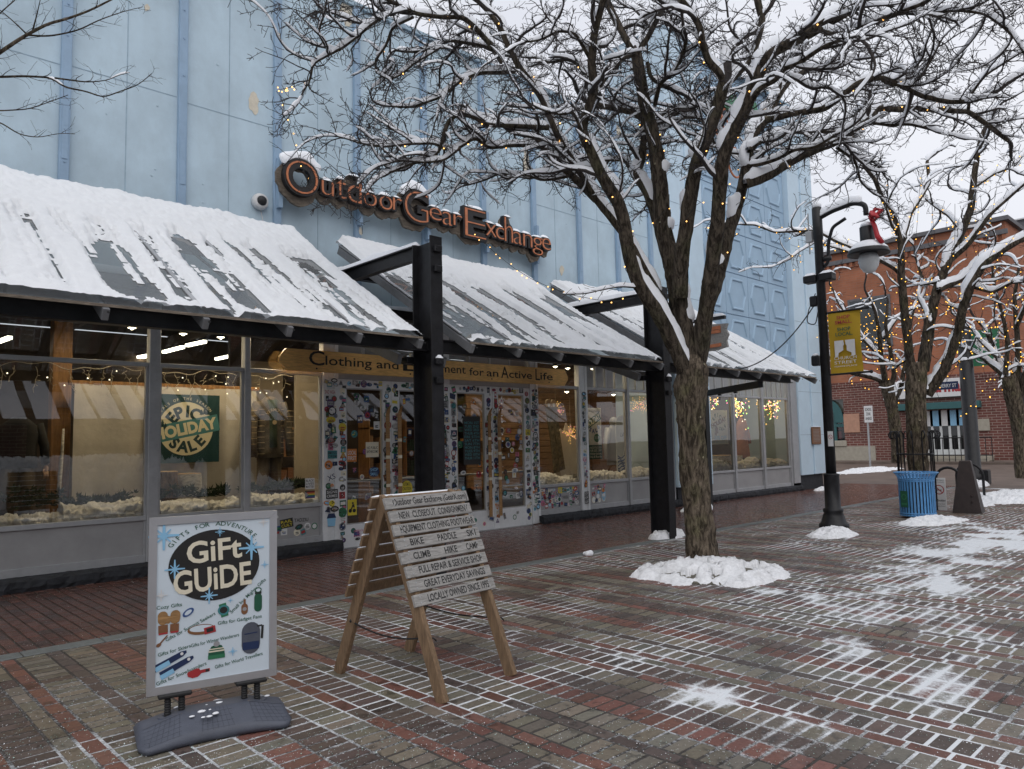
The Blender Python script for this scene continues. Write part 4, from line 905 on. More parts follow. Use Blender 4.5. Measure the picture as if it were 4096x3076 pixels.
class Tree:
    def __init__(s, seed, ymax=9.6, kmin=3.0): s.rs = np.random.default_rng(seed); s.br = []; s.ymax = ymax; s.kmin = kmin; s.limbs = []; s.nbig = 1
    def limb(s, P, R, step=.06):
        Q, r = densify(P, R, step); s.limbs.append((Q, r)); return Q, r
    def grow(s, p, d, L, r0, lvl, cfg):
        c = cfg[lvl]; n = max(3, int(L/c['seg'])); st = L/n; P = [np.array(p, float)]; d = np.array(d, float); d /= np.linalg.norm(d)
        ph = s.rs.uniform(0, 6.28); kink = s.rs.normal(0, 1, 3)
        for i in range(n):
            if s.rs.random() < .22: kink = s.rs.normal(0, 1, 3)
            d = d+c['jit']*(.6*s.rs.normal(0, 1, 3)+.5*kink)*np.array([1, 1, .8]); d[2] += c['trop']*(1-1.7*i/n); d /= np.linalg.norm(d)
            q = P[-1]+d*st
            if q[1] > s.ymax: d[1] = -abs(d[1]); q = P[-1]+d*st
            k = (q-CAMP)@fw
            if k < s.kmin: break
            P.append(q)
        if len(P) < 3: return
        P = np.array(P); t = np.linspace(0, 1, len(P)); R = r0*(1-.72*t**1.1); s.br.append((P, R, lvl))
        if lvl+1 < len(cfg): s.spawn(P, R, lvl+1, cfg, c.get('from', .12), L)
    def spawn(s, P, R, lvl, cfg, t0, Lp, density=1.0):
        c = cfg[lvl]; sl = np.concatenate([[0], np.cumsum(np.linalg.norm(np.diff(P, axis=0), axis=1))]); L = sl[-1]; x = L*t0+s.rs.uniform(0, c['gap'])
        side = 1
        while x < L:
            i = min(len(P)-2, int(np.searchsorted(sl, x))); p = P[i]; T = P[min(i+1, len(P)-1)]-P[max(i-1, 0)]; T = T/(np.linalg.norm(T)+1e-9)
            a = np.cross(T, s.rs.normal(0, 1, 3)); a /= np.linalg.norm(a)+1e-9; h = np.cross(T, [0, 0, 1.]); hn = np.linalg.norm(h)
            if hn > .2: a = a*.75+side*h/hn*.8; a /= np.linalg.norm(a)
            side = -side; ang = s.rs.uniform(*c['ang']); d = T*math.cos(ang)+a*math.sin(ang); d[2] = d[2]*c.get('flat', 1)+c.get('lift', 0)
            t = x/L; ln = s.rs.uniform(*c['len'])*(1-.45*t)*min(1, .55+.5*Lp/3); rr = min(R[i]*.75, s.rs.uniform(*c['rad'])); s.grow(p, d, ln, rr, lvl, cfg)
            x += s.rs.exponential(c['gap'])*.8+c['gap']*.25
            x /= 1 if density == 1 else 1
    def mesh(s, root, snow_amt=1.0, barkname='bark', tmin=.0030):
        gt, gs, gc, gl = Geo(), Geo(), Geo(), Geo()
        for j, (P, R) in enumerate(s.limbs):
            big = R.max() > .045; branch_geo(gt if j < s.nbig else gl, P, R, (22 if R.max() > .12 else 14) if big else 8, .36 if big else .10, j*7.1)
            snow_geo(gs, P, R, j*1.37+2, snow_amt)
        for j, (P, R, lvl) in enumerate(s.br):
            R = np.maximum(R, tmin); branch_geo(gc, P, R, 6 if R[0] > .015 else (4 if R[0] > .006 else 3))
            if R[0] > .0098:
                Q, r = densify(P, R, .05); snow_geo(gs, Q, r, j*.77+1, snow_amt*(.95 if R[0] > .014 else .62))
        gt.obj('trunk', barkname, root); gc.obj('crown', 'twig', root)
        if gl.n: gl.obj('limbs', 'limb_bark', root)
        if gs.n: gs.obj('snow_cover', 'snow', root)
def trace(pts, w0, w1, k0, dk0, dk1, pw=1.0):
    P = []; R = []; n = len(pts)
    L = np.concatenate([[0], np.cumsum([math.dist(a, b) for a, b in zip(pts[:-1], pts[1:])])]); L = L/L[-1]
    for (x, y), t in zip(pts, L):
        k = k0+dk0+(dk1-dk0)*t**pw; P.append(at_k(x, y, k)); R.append((w0+(w1-w0)*t)*k/FPX/2)
    return np.array(P), np.array(R)
CFG = [None,
       dict(seg=.075, jit=.27, trop=.035, gap=.34, ang=(.5, 1.2), len=(.7, 1.7), rad=(.015, .027), flat=.55, lift=.05),
       dict(seg=.055, jit=.34, trop=.03, gap=.088, ang=(.5, 1.3), len=(.28, .85), rad=(.0066, .012), flat=.7),
       dict(seg=.036, jit=.42, trop=.02, gap=.043, ang=(.5, 1.35), len=(.09, .36), rad=(.0028, .0045))]
# --- the big tree in front of the shop, its limbs surveyed from the photograph
k0 = float((TRK-CAMP)@fw)
T1 = Tree(11, ymax=9.55)
tr = [(2812, 2262), (2808, 2235), (2802, 2160), (2796, 2080), (2784, 1970), (2771, 1850), (2764, 1720), (2761, 1620), (2764, 1540), (2770, 1470), (2772, 1420)]
tw = [168, 148, 132, 126, 122, 118, 116, 122, 140, 128, 96]
P = np.array([at_k(x, y, k0) for x, y in tr]); R = np.array(tw)*.87*k0/FPX/2; T1.limb(P, R, .028)
LIMBS = {
 'A': ([(2752, 1500), (2713, 1418), (2667, 1317), (2623, 1237), (2583, 1180), (2547, 1120), (2518, 1029), (2504, 953), (2493, 871), (2469, 800), (2404, 700), (2360, 597), (2324, 515), (2352, 434), (2377, 369), (2366, 244), (2377, 136), (2404, 33), (2430, -60)], 66, 20, -.05, -.9),
 'B': ([(2725, 1390), (2695, 1290), (2659, 1219), (2612, 1133), (2576, 1075), (2531, 984), (2445, 871), (2387, 800), (2317, 690), (2236, 553), (2170, 400), (2117, 315), (2079, 271), (2030, 179), (2003, 108), (1960, 49), (1911, 0), (1850, -40)], 34, 17, .15, -.2),
 'C': ([(2768, 1480), (2742, 1353), (2724, 1245), (2706, 1154), (2690, 1050), (2668, 985), (2653, 916), (2650, 871), (2640, 736), (2631, 640), (2612, 540), (2580, 420), (2558, 300), (2545, 217)], 84, 34, .0, .35),
 'C2': ([(2545, 217), (2501, 150), (2458, 71), (2425, 0), (2400, -60)], 30, 22, .35, .6), 'C2r': ([(2545, 217), (2590, 150), (2625, 80), (2670, 0), (2700, -60)], 27, 18, .35, .2),
 'C3': ([(2668, 985), (2626, 880), (2603, 800), (2570, 735), (2545, 690), (2566, 640), (2578, 560), (2577, 475), (2534, 448), (2447, 428), (2390, 421)], 40, 20, .25, 1.1),
 'C4': ([(2722, 1190), (2722, 1080), (2728, 1007), (2744, 916), (2757, 803), (2770, 730), (2789, 640), (2827, 542), (2868, 434), (2897, 336)], 62, 40, -.1, -.55),
 'C4l': ([(2897, 336), (2878, 290), (2832, 244), (2811, 179), (2800, 108), (2768, 54), (2724, 0), (2690, -40)], 32, 20, -.55, -.9), 'C4r': ([(2897, 336), (2948, 296), (2998, 239), (3030, 163), (3050, 81), (3033, 16), (3020, -50)], 32, 22, -.55, -.2),
 'D': ([(2790, 1470), (2802, 1400), (2810, 1317), (2829, 1208), (2842, 1100), (2858, 984), (2873, 871), (2880, 760), (2884, 670), (2902, 597), (2945, 510), (2985, 425), (3022, 330), (3050, 250), (3090, 205), (3149, 173), (3248, 124), (3347, 64), (3421, 25), (3495, -10)], 66, 34, .0, -1.4),
 'D2': ([(2825, 1230), (2862, 1142), (2893, 1029), (2920, 916), (2952, 817), (2978, 713), (2990, 620), (3008, 545), (3062, 477), (3110, 385), (3150, 325), (3223, 277), (3277, 262)], 58, 20, .2, 1.3),
 'b1': ([(2195, 510), (2068, 503), (1949, 499), (1894, 466), (1835, 450), (1791, 488), (1775, 542), (1760, 600), (1715, 640), (1640, 655), (1560, 690)], 26, 9, -.1, -.6),
 'R': ([(2387, 800), (2310, 720), (2231, 651), (2155, 564), (2111, 540)], 32, 26, .05, -.1), 'b2': ([(2150, 582), (2046, 580), (1954, 593), (1900, 546), (1840, 590), (1791, 600), (1742, 572), (1634, 575), (1525, 588), (1430, 570)], 20, 7, -.1, -.7),
 'b2b': ([(1840, 590), (1780, 640), (1700, 650), (1600, 640), (1500, 668), (1430, 740)], 14, 5, -.4, -.8), 'b3': ([(2290, 700), (2220, 715), (2166, 721), (2122, 702), (2068, 705), (2003, 690), (1940, 720), (1870, 740)], 16, 6, .0, .5),
 'b4': ([(2000, 215), (1949, 186), (1851, 168), (1797, 160), (1742, 179), (1710, 203), (1640, 208), (1580, 201)], 20, 8, -.2, .1), 'b5': ([(2010, 250), (1960, 175), (1900, 108), (1851, 66), (1770, 68), (1661, 54), (1590, 16), (1536, -10), (1480, -30)], 26, 12, -.2, -.9),
 'b5b': ([(1680, 58), (1620, 36), (1547, 54), (1477, 103), (1422, 152), (1363, 195), (1298, 228), (1249, 255), (1243, 315), (1215, 360)], 18, 7, -.5, -1.2), 'b5c': ([(1320, 215), (1270, 130), (1300, 50), (1310, -20)], 10, 5, -1.0, -1.3),
 'b6': ([(2060, 285), (1987, 290), (1920, 290), (1870, 310), (1829, 331), (1770, 385), (1710, 407), (1645, 429), (1560, 425)], 22, 7, .0, -.4), 'b7': ([(1655, 68), (1569, 108), (1547, 179), (1498, 244), (1504, 288), (1553, 320), (1596, 304), (1661, 250), (1740, 205)], 12, 7, -.5, -.3),
 'b8': ([(2360, 597), (2290, 440), (2240, 460), (2170, 440), (2120, 415)], 16, 7, -.5, -1.1), 'b9': ([(2377, 369), (2330, 260), (2270, 235), (2200, 250), (2140, 230)], 22, 9, -.6, .2), 'b10': ([(2540, 217), (2490, 228), (2435, 290), (2390, 350), (2370, 372)], 22, 24, .3, -.4),
 'b11': ([(2366, 244), (2300, 130), (2230, 122), (2160, 160), (2100, 168)], 18, 7, -.7, -1.2), 'b12': ([(2578, 560), (2650, 455), (2720, 450), (2790, 430), (2840, 440)], 20, 12, .8, 1.2), 'b13': ([(2605, 800), (2540, 720), (2500, 640), (2440, 640), (2370, 645)], 18, 8, .5, 1.2),
 'b14': ([(2897, 640), (2800, 470), (2740, 465), (2690, 505), (2640, 515)], 14, 7, -.2, .5), 'b15': ([(2620, 420), (2640, 330), (2700, 290), (2735, 215), (2745, 160)], 18, 12, .3, -.3), 'b16': ([(2590, 250), (2600, 310), (2640, 335)], 16, 16, .3, .2),
 'D1b': ([(3010, 400), (3030, 357), (3080, 330), (3112, 318), (3124, 277), (3198, 253), (3258, 208), (3317, 173), (3400, 150)], 26, 14, -1.0, -2.0), 'D1c': ([(3280, 118), (3340, 140), (3446, 109), (3545, 69), (3620, 40), (3700, 10)], 26, 14, -1.3, -1.9),
 'D1d': ([(3495, 0), (3595, 35), (3694, 54), (3842, 40), (3941, 54), (4041, 124), (4090, 198), (4150, 260)], 15, 9, -1.4, -2.3), 'D2b': ([(3060, 480), (3110, 468), (3173, 451), (3297, 436), (3372, 377), (3436, 327), (3520, 307), (3595, 337), (3694, 385), (3793, 408), (3892, 405), (3980, 370)], 30, 14, .6, -.6),
 'D2c': ([(2978, 735), (3012, 727), (3078, 700), (3125, 668), (3223, 614), (3347, 565), (3436, 500), (3486, 466), (3510, 430), (3585, 436), (3694, 434), (3793, 441), (3872, 446), (3950, 500), (4030, 560)], 40, 13, .5, 1.6), 'D2e': ([(2992, 600), (3040, 565), (3099, 545), (3198, 520), (3277, 522), (3317, 530), (3360, 500), (3420, 455)], 26, 12, .7, 1.8),
 'D2f': ([(2990, 665), (3050, 655), (3124, 630), (3173, 598), (3260, 590), (3340, 540)], 20, 10, .6, .0), 'D2g': ([(3110, 385), (3130, 300), (3140, 250), (3190, 215)], 18, 10, 1.0, 1.4), 'D3': ([(2902, 597), (2880, 520), (2800, 425), (2700, 430)], 18, 8, -.3, .4),
 'E1': ([(3486, 466), (3480, 490), (3560, 500), (3640, 495), (3705, 512)], 16, 10, 1.0, .6), 'E2': ([(3585, 340), (3650, 350), (3690, 300), (3730, 230), (3760, 170)], 13, 7, -.3, -.6), 'E3': ([(3347, 590), (3420, 640), (3440, 720)], 14, 7, 1.2, 1.5), 'E4': ([(3872, 446), (3880, 380), (3940, 300), (4050, 230), (4120, 190)], 14, 7, .3, -.2),
 'low1': ([(2547, 1150), (2480, 1145), (2400, 1160), (2340, 1175), (2250, 1176)], 9, 4, -.3, -.7)}
limb_pts = []
for nm, (pts, w0, w1, d0, d1) in LIMBS.items():
    P, R = trace(pts, w0*.95, w1*1.2, k0, d0, d1); Q, r = T1.limb(P, R, .035 if w0 > 30 else .045); limb_pts.append((Q, r))
    long_ = np.linalg.norm(np.diff(Q, axis=0), axis=1).sum()
    if nm == 'low1': T1.spawn(Q, r, 3, CFG, .1, 2); continue
    t0 = {'A': .42, 'B': .40, 'C': .62, 'C4': .55, 'D': .46, 'D2': .45, 'C3': .4}.get(nm, .12)
    T1.spawn(Q, r, 1, CFG, t0, 3.0); T1.spawn(Q, r, 2, CFG, t0+.02, 2.0); T1.spawn(Q, r, 3, CFG, t0+.02, 2.0)
    dirn = Q[-1]-Q[-4]; T1.grow(Q[-1], dirn, .9, r[-1], 1, CFG)
troot = thing('street_tree', 'big bare tree with snow on its spreading limbs in front of the shop', 'tree', tuple(TRK[:2])+(0,), 0, 'bare trees along the brick street')
T1.mesh(troot)
for q in ((2553, 1190), (2655, 1230), (2690, 1085)):      # pruned stubs and knots stay part of the bark mesh
    pass
# --- left tree, its trunk out of the frame
T2 = Tree(21, ymax=9.5); kL = 6.4
for pts, w0, w1, d0, d1 in (([(-330, 430), (-120, 300), (0, 209), (95, 146), (190, 95), (266, 76), (354, 44), (443, 0), (500, -30)], 26, 8, -.3, .2), ([(110, 140), (180, 146), (240, 138), (316, 120), (400, 78), (506, 42), (570, 28)], 10, 3, .0, .4),
        ([(-330, 330), (-120, 305), (0, 308), (95, 304), (209, 310), (253, 348), (354, 367), (411, 392), (475, 367), (550, 342), (608, 294)], 17, 4, .2, .8), ([(220, 312), (348, 329), (430, 322), (481, 297), (519, 290)], 9, 3, .4, .3),
        ([(-330, 430), (-100, 440), (0, 443), (114, 437), (221, 399), (272, 380)], 12, 4, -.2, -.5), ([(-330, 470), (-100, 470), (0, 487), (76, 538), (152, 551), (240, 532), (300, 536)], 11, 3, .3, .6), ([(-330, 250), (-100, 160), (0, 52), (60, 0)], 12, 6, 0, .1), ([(110, 140), (60, 90), (0, 40)], 8, 4, 0, -.1), ([(130, 125), (150, 50), (165, -20)], 8, 3, 0, -.2)):
    P, R = trace(pts, w0*.8, w1*.7, kL, d0, d1); Q, r = T2.limb(P, R, .04); T2.spawn(Q, r, 2, [None, None, dict(CFG[2], gap=.15, len=(.18, .5), rad=(.003, .005)), dict(CFG[3], gap=.13, rad=(.0012, .002))], .25, 1.5); T2.spawn(Q, r, 3, [None]*3+[dict(CFG[3], gap=.06, len=(.08, .3), rad=(.0012, .0022))], .2, 1.5)
g = gz(2808, 2236); lx, ly = -1.15, 5.5
P = np.array([(lx, ly, 0), (lx+.02, ly, 1.5), (lx+.05, ly, 3.0), tuple(at_k(-330, 430, kL-.1))]); T2.limb(P, np.array([.22, .17, .15, .05]), .08)
t2 = thing('street_tree', 'thin bare branches reaching in at the upper left corner', 'tree', (lx, ly, 0), 0, 'bare trees along the brick street'); T2.mesh(t2, .0, tmin=.0013)
# --- second street tree behind the litter bin
def c6(x, y): return (3150+x*.8727, 750+y*.8727)
P0 = np.array([16.9, 5.5, 0]); k2 = float((P0-CAMP)@fw); T3 = Tree(31, ymax=12)
T3.limb(*trace([c6(*p) for p in ((600, 1390), (600, 1320), (596, 1200), (590, 1050), (590, 950), (590, 850), (588, 800))], 70, 70, k2, 0, 0), step=.05)
CF2 = [None, dict(CFG[1], gap=.5, len=(.8, 1.9), rad=(.014, .026)), dict(CFG[2], gap=.24, rad=(.007, .011), len=(.3, .9)), dict(CFG[3], gap=.15, rad=(.0036, .005), len=(.15, .4))]
for pts, w0, w1, d0, d1 in (([(580, 860), (560, 780), (540, 600), (520, 400), (520, 260), (490, 140), (430, 40), (400, -40), (330, -120)], 44, 14, 0, -.5), ([(520, 400), (490, 370), (400, 320), (230, 250), (130, 195), (40, 200), (-60, 205), (-150, 170), (-200, 170)], 20, 8, -.1, .8), ([(400, 320), (300, 300), (130, 250), (60, 290), (0, 335), (-50, 355)], 12, 5, .2, -.5),
        ([(620, 840), (640, 700), (655, 600), (690, 450), (740, 330), (800, 200), (840, 100), (850, 0), (870, -150), (900, -260)], 54, 18, 0, .4), ([(640, 950), (720, 830), (780, 680), (800, 560), (840, 450), (900, 350), (1000, 280), (1084, 230), (1200, 180)], 50, 22, 0, -1.2), ([(690, 470), (800, 420), (900, 310), (1000, 265), (1100, 240)], 28, 12, 0, .8),
        ([(740, 340), (830, 260), (930, 120), (1020, 40), (1100, -30)], 26, 12, .2, -.6), ([(520, 260), (560, 120), (600, 60), (650, -20), (640, -120)], 28, 12, -.2, .6), ([(540, 240), (480, 180), (450, 90), (480, 20)], 16, 7, -.2, -.8), ([(800, 200), (740, 130), (680, 90), (640, 60)], 18, 8, .2, .9), ([(700, 430), (600, 450), (560, 430)], 14, 6, 0, .8),
        ([(655, 620), (630, 560), (600, 500), (620, 420), (590, 330)], 22, 8, 0, 1.0), ([(800, 560), (740, 540), (720, 500)], 16, 8, -.4, .2), ([(840, 450), (940, 480), (1040, 430), (1100, 420)], 22, 10, -.6, -1.6), ([(850, 0), (940, -60), (1040, -100), (1120, -200)], 20, 8, .4, 1.2), ([(640, 930), (700, 880), (740, 800), (830, 790)], 14, 7, -.1, .8),
        ([(560, 780), (500, 820), (440, 790)], 12, 6, 0, .6)):
    P, R = trace([c6(*p) for p in pts], w0*.82, w1*.9, k2, d0, d1); Q, r = T3.limb(P, R, .06); T3.spawn(Q, r, 1, CF2, .28, 3.0); T3.spawn(Q, r, 2, CF2, .3, 2.0); T3.grow(Q[-1], Q[-1]-Q[-4], 1.2, r[-1], 1, CF2)
t3 = thing('street_tree', 'bare snowy tree with its trunk in an iron guard behind the blue litter bin', 'tree', (16.9, 5.5, 0), 0, 'bare trees along the brick street'); T3.mesh(t3, 1.15, tmin=.0034)
# --- trees farther down the cross street and at the right edge
def far_tree(base, trunk_px, w, limbs, seed, label, lit=True, dkmax=1.2):
    kk = float((np.array(base)-CAMP)@fw); T = Tree(seed, ymax=99); T.limb(*trace([c6(*p) for p in trunk_px], w, w*.9, kk, 0, 0), step=.08); rs = T.rs; out = []
    CF = [None, dict(CFG[1], gap=.75, len=(.9, 2.2), rad=(.02, .03)), dict(CFG[2], gap=.36, rad=(.010, .014), len=(.4, 1.1)), dict(CFG[3], gap=.26, rad=(.005, .007), len=(.2, .5))]
    for pts, w0, w1 in limbs:
        P, R = trace([c6(*p) for p in pts], w0, w1, kk, 0, rs.uniform(-dkmax, dkmax)); Q, r = T.limb(P, R, .1); T.spawn(Q, r, 1, CF, .2, 3.0); T.spawn(Q, r, 2, CF, .2, 2.0); T.grow(Q[-1], Q[-1]-Q[-4], 1.5, r[-1], 1, CF); out.append(Q)
    t = thing('street_tree', label, 'tree', base, 0, 'bare trees along the brick street'); T.mesh(t, 1.2, tmin=.005); return out
F1 = far_tree((24.6, 8.6, 0), [(505, 1260), (500, 1150), (480, 1020), (460, 930), (445, 890)], 44, [([(450, 900), (420, 880), (350, 860), (290, 850), (200, 780), (150, 700), (130, 640)], 20, 8), ([(450, 900), (430, 780), (420, 660), (400, 560), (360, 480)], 22, 8), ([(470, 930), (490, 860), (470, 740), (450, 640), (460, 520)], 20, 8), ([(480, 1000), (520, 920), (540, 800), (560, 640), (580, 560)], 20, 8),
    ([(430, 780), (350, 700), (280, 600), (230, 520), (210, 470)], 14, 7), ([(440, 690), (500, 600), (560, 560), (640, 540)], 14, 7), ([(350, 700), (250, 700), (180, 640), (160, 560)], 10, 6)], 41, 'smaller bare tree behind the yellow street banner, wrapped in amber lights')
F2 = far_tree((22.3, 5.6, 0), [(1085, 1330), (1075, 1150), (1050, 1020), (1020, 900), (1005, 860)], 60, [([(1040, 1000), (1000, 880), (960, 780), (940, 720), (900, 640), (860, 600)], 26, 9), ([(1010, 880), (980, 850), (890, 780), (830, 740), (790, 730)], 22, 8), ([(1040, 960), (1060, 800), (1050, 640), (1040, 500), (1060, 380)], 26, 10), ([(1000, 860), (1010, 700), (980, 560), (950, 460), (940, 380)], 20, 8), ([(1060, 960), (1110, 800), (1160, 680)], 30, 14), ([(960, 780), (880, 700), (840, 640), (820, 640)], 14, 7), ([(1050, 640), (1100, 520), (1160, 460)], 16, 8)], 51, 'bare tree with amber lights standing at the right edge')
# ------------------------------------------------------------------ fairy lights
def ico(c, r):
    t = (1+5**.5)/2; v = np.array([(-1, t, 0), (1, t, 0), (-1, -t, 0), (1, -t, 0), (0, -1, t), (0, 1, t), (0, -1, -t), (0, 1, -t), (t, 0, -1), (t, 0, 1), (-t, 0, -1), (-t, 0, 1)])/1.902*r+np.array(c)
    f = [(0, 11, 5), (0, 5, 1), (0, 1, 7), (0, 7, 10), (0, 10, 11), (1, 5, 9), (5, 11, 4), (11, 10, 2), (10, 7, 6), (7, 1, 8), (3, 9, 4), (3, 4, 2), (3, 2, 6), (3, 6, 8), (3, 8, 9), (4, 9, 5), (2, 4, 11), (6, 2, 10), (8, 6, 7), (9, 8, 1)]
    return v, f
def fairy(label, paths, nb, r, seed, loc, bulbmat='bulb_warm', cable_r=.004, singles=95, group='strings of fairy lights'):
    rs = np.random.default_rng(seed); t = thing('fairy_lights', label, 'fairy lights', loc, 0, group); g = MB(); pos = []
    tot = sum(np.linalg.norm(np.diff(p, axis=0), axis=1).sum() for p in paths); rest = MB()
    for p in paths:
        L = np.linalg.norm(np.diff(p, axis=0), axis=1); s = np.concatenate([[0], np.cumsum(L)]); n = max(2, int(round(nb*s[-1]/tot))); g.tube(p, cable_r, 4, False)
        for x in np.linspace(0, s[-1], n+2)[1:-1]+rs.uniform(-.04, .04, n):
            q = np.array([np.interp(x, s, p[:, k]) for k in range(3)]); d = rs.normal(0, 1, 3); d[2] = -abs(d[2]) if rs.random() < .6 else d[2]; d /= np.linalg.norm(d); pos.append((q, q+d*.035))
    g.build('cable', 'cable_black', t)
    rs.shuffle(pos); base = None
    order = sorted(range(len(pos)), key=lambda i: np.linalg.norm(pos[i][0]-CAMP))
    bv, bf = ico((0, 0, 0), r); me = None
    for n_, i in enumerate(order):
        q, e = pos[i]
        if n_ < singles:
            if me is None:
                me = bpy.data.meshes.new('bulb'); me.from_pydata(bv.tolist(), [], bf); me.materials.append(MATS[bulbmat])
            o = bpy.data.objects.new('bulb', me); COL.objects.link(o); o.parent = t; o.location = Vector(e)-Vector(loc)
        else: v, f = ico(e, r); rest.add(v, f)
    if rest.v: tag(rest.build('far_bulbs', bulbmat, t), kind='stuff')
    return t
def wrap(Q, r, t0, t1, seed, off=.02, swing=.10):
    rs = np.random.default_rng(seed); n = len(Q); i0, i1 = int(n*t0), int(n*t1); P = Q[i0:i1:3].copy(); rr = r[i0:i1:3]
    for i in range(len(P)):
        a = i*.9+rs.uniform(-.4, .4); P[i] += np.array([math.cos(a), math.sin(a), .5*math.sin(a*1.7)])*(rr[i]+off)+rs.normal(0, swing*.2, 3)
    return P if len(P) > 2 else None
names = list(LIMBS); ps = []
for nm, a, b in (('A', .25, .75), ('C', .2, .9), ('C4', .2, .9), ('D', .15, .95), ('D2', .1, .9), ('D2c', .0, .8), ('D2b', .05, .9), ('b1', .2, .9), ('b5', .1, .9), ('b2', .1, .9), ('C4l', .1, .9), ('B', .5, .95), ('b6', .1, .9), ('b7', .2, .9), ('D1c', .1, .9), ('D2e', .1, .9), ('C3', .3, .9), ('b9', .1, .8)):
    Q, r = limb_pts[names.index(nm)]; p = wrap(Q, r, a, b, len(ps)+3)
    if p is not None: ps.append(p)
fairy('warm fairy lights wound through the limbs of the big snowy tree', ps, 140, .0090, 3, tuple(TRK))
def sag(a, b, s, n=24):
    a, b = np.array(a, float), np.array(b, float); t = np.linspace(0, 1, n)[:, None]; p = a+(b-a)*t; p[:, 2] -= s*4*(t[:, 0]*(1-t[:, 0])); return p
e1 = [at_y(*p, 9.3) for p in ((1113, 360), (1128, 400), (1150, 475), (1172, 560), (1200, 640), (1222, 700), (1250, 730), (1272, 750))]; e1 = [e1[0]+(at_k(1113, 345, k0-1.3)-e1[0])*0.0]+e1
fairy('light string hanging from branch tips down to the letter O of the shop sign', [np.array([at_k(1280, 300, 8.7), at_k(1180, 345, 8.8)]+[tuple(q) for q in e1[1:]])], 16, .010, 8, tuple(e1[1]))
e2 = [at_y(*p, y) for p, y in (((1880, 900), 9.65), ((1925, 960), 9.4), ((1990, 1020), 9.0), ((2060, 1075), 8.6), ((2125, 1115), 8.2), ((2200, 1150), 7.8), ((2290, 1180), 7.4), ((2390, 1200), 7.0), ((2470, 1205), 6.6), ((2540, 1190), 6.3))]
fairy('light string running from the end of the shop sign to the big tree', [np.array(e2)], 18, .011, 9, tuple(e2[0]))
ps = []
for j, (Q, r) in enumerate(T3.limbs[1:]):
    for a, b in ((.05, .95), (.1, .9)): ps.append(wrap(Q, r, a, b, j*5+int(a*100), .03, .5))
ps = [p for p in ps if p is not None]
for j in range(7):
    x, y = random.uniform(560, 1000), random.uniform(-60, 150); ps.append(sag(at_k(*c6(x, y), k2+random.uniform(-1, 1)), at_k(*c6(x+random.uniform(-120, 120), y+random.uniform(250, 480)), k2+random.uniform(-1, 1)), .1))
fairy('amber fairy lights all over the tree behind the blue litter bin', ps, 290, .0115, 5, (16.9, 5.5, 3), 'bulb_amber')
for Fx, lab, sd_, lc, nb in ((F1, 'amber fairy lights in the small tree behind the yellow banner', 6, (24.6, 8.6, 3), 190), (F2, 'amber fairy lights in the tree at the right edge', 7, (22.3, 5.6, 3), 150)):
    ps = [p for j, Q in enumerate(Fx) for p in (wrap(Q, np.full(len(Q), .05), .05, .95, j, .1, 1.4), wrap(Q, np.full(len(Q), .1), .2, .9, j+50, .4, 2.5)) if p is not None]
    fairy(lab, ps, nb, .0155, sd_, lc, 'bulb_amber')
# ------------------------------------------------------------------ what stands behind the shop glass
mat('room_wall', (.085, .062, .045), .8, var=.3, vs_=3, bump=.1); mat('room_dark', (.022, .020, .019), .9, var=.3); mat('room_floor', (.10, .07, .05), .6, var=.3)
mat('cloth', (.54, .49, .42), .9, var=.07, vs_=5, bump=.3, bs=9, bdist=.03); mat('beige', (.56, .47, .36), .8, var=.08, vs_=4); mat('slatwood', (.20, .11, .055), .6, var=.4, vs_=5, bump=.2, stretch=(1, 6, 6))
mat('timber', (.30, .15, .055), .6, var=.35, vs_=5, bump=.2, stretch=(6, 6, 1)); mat('birch', (.58, .53, .46), .8, var=.45, vs_=16, bump=.4, stretch=(1, 1, 3)); mat('stumpbark', (.19, .12, .07), .9, var=.5, vs_=12, bump=.9, bs=16, stretch=(3, 3, .7), bdist=.04); mat('endgrain', (.55, .36, .18), .7, var=.2, vs_=12)
mat('cotton', (.70, .68, .65), .95, var=.08, vs_=14, bump=.8, bs=40, bdist=.02); mat('evergreen', (.022, .042, .018), .8, var=.5, vs_=30, bump=0)
mat('coat', (.10, .078, .052), .9, var=.5, vs_=9, bump=.2); mat('coat_line', (.45, .34, .19), .9); mat('tee', (.035, .05, .028), .9); mat('trousers', (.10, .075, .05), .9, var=.2); mat('skin_form', (.55, .36, .25), .6)
mat('poster_green', (.006, .042, .046), .5, var=.05, bump=0); mat('poster_cream', (.74, .66, .45), .5, var=.04, bump=0); mat('poster_teal', (.06, .20, .21), .5, bump=0); mat('poster_ink', (.01, .04, .045), .5, bump=0); mat('poster_pale', (.72, .68, .60), .5, var=.1, bump=0)
mat('icicle_wire', (.5, .42, .30), .6, bump=0); mat('camo', (.05, .055, .035), .6, var=.6, vs_=9, col2=(.16, .12, .07)); mat('ski_tan', (.42, .28, .18), .5, var=.1); mat('board_white', (.55, .56, .55), .4, var=.1, vs_=4); mat('pinkcloth', (.50, .24, .17), .9, var=.15)
emit('tube_light', (1.0, .90, .72), 7.0); emit('spot_light', (1.0, .85, .58), 14.0)
I = B
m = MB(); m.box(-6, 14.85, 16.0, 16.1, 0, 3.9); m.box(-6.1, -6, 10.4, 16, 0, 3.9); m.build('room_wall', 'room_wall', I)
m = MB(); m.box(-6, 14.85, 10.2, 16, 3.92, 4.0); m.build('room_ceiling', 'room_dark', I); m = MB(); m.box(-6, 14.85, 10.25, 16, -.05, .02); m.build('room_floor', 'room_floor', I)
m = MB(); m.box(14.9, 16.3, 10.3, 16, .45, 3.66); m.build('room_divider', 'slatwood', I)
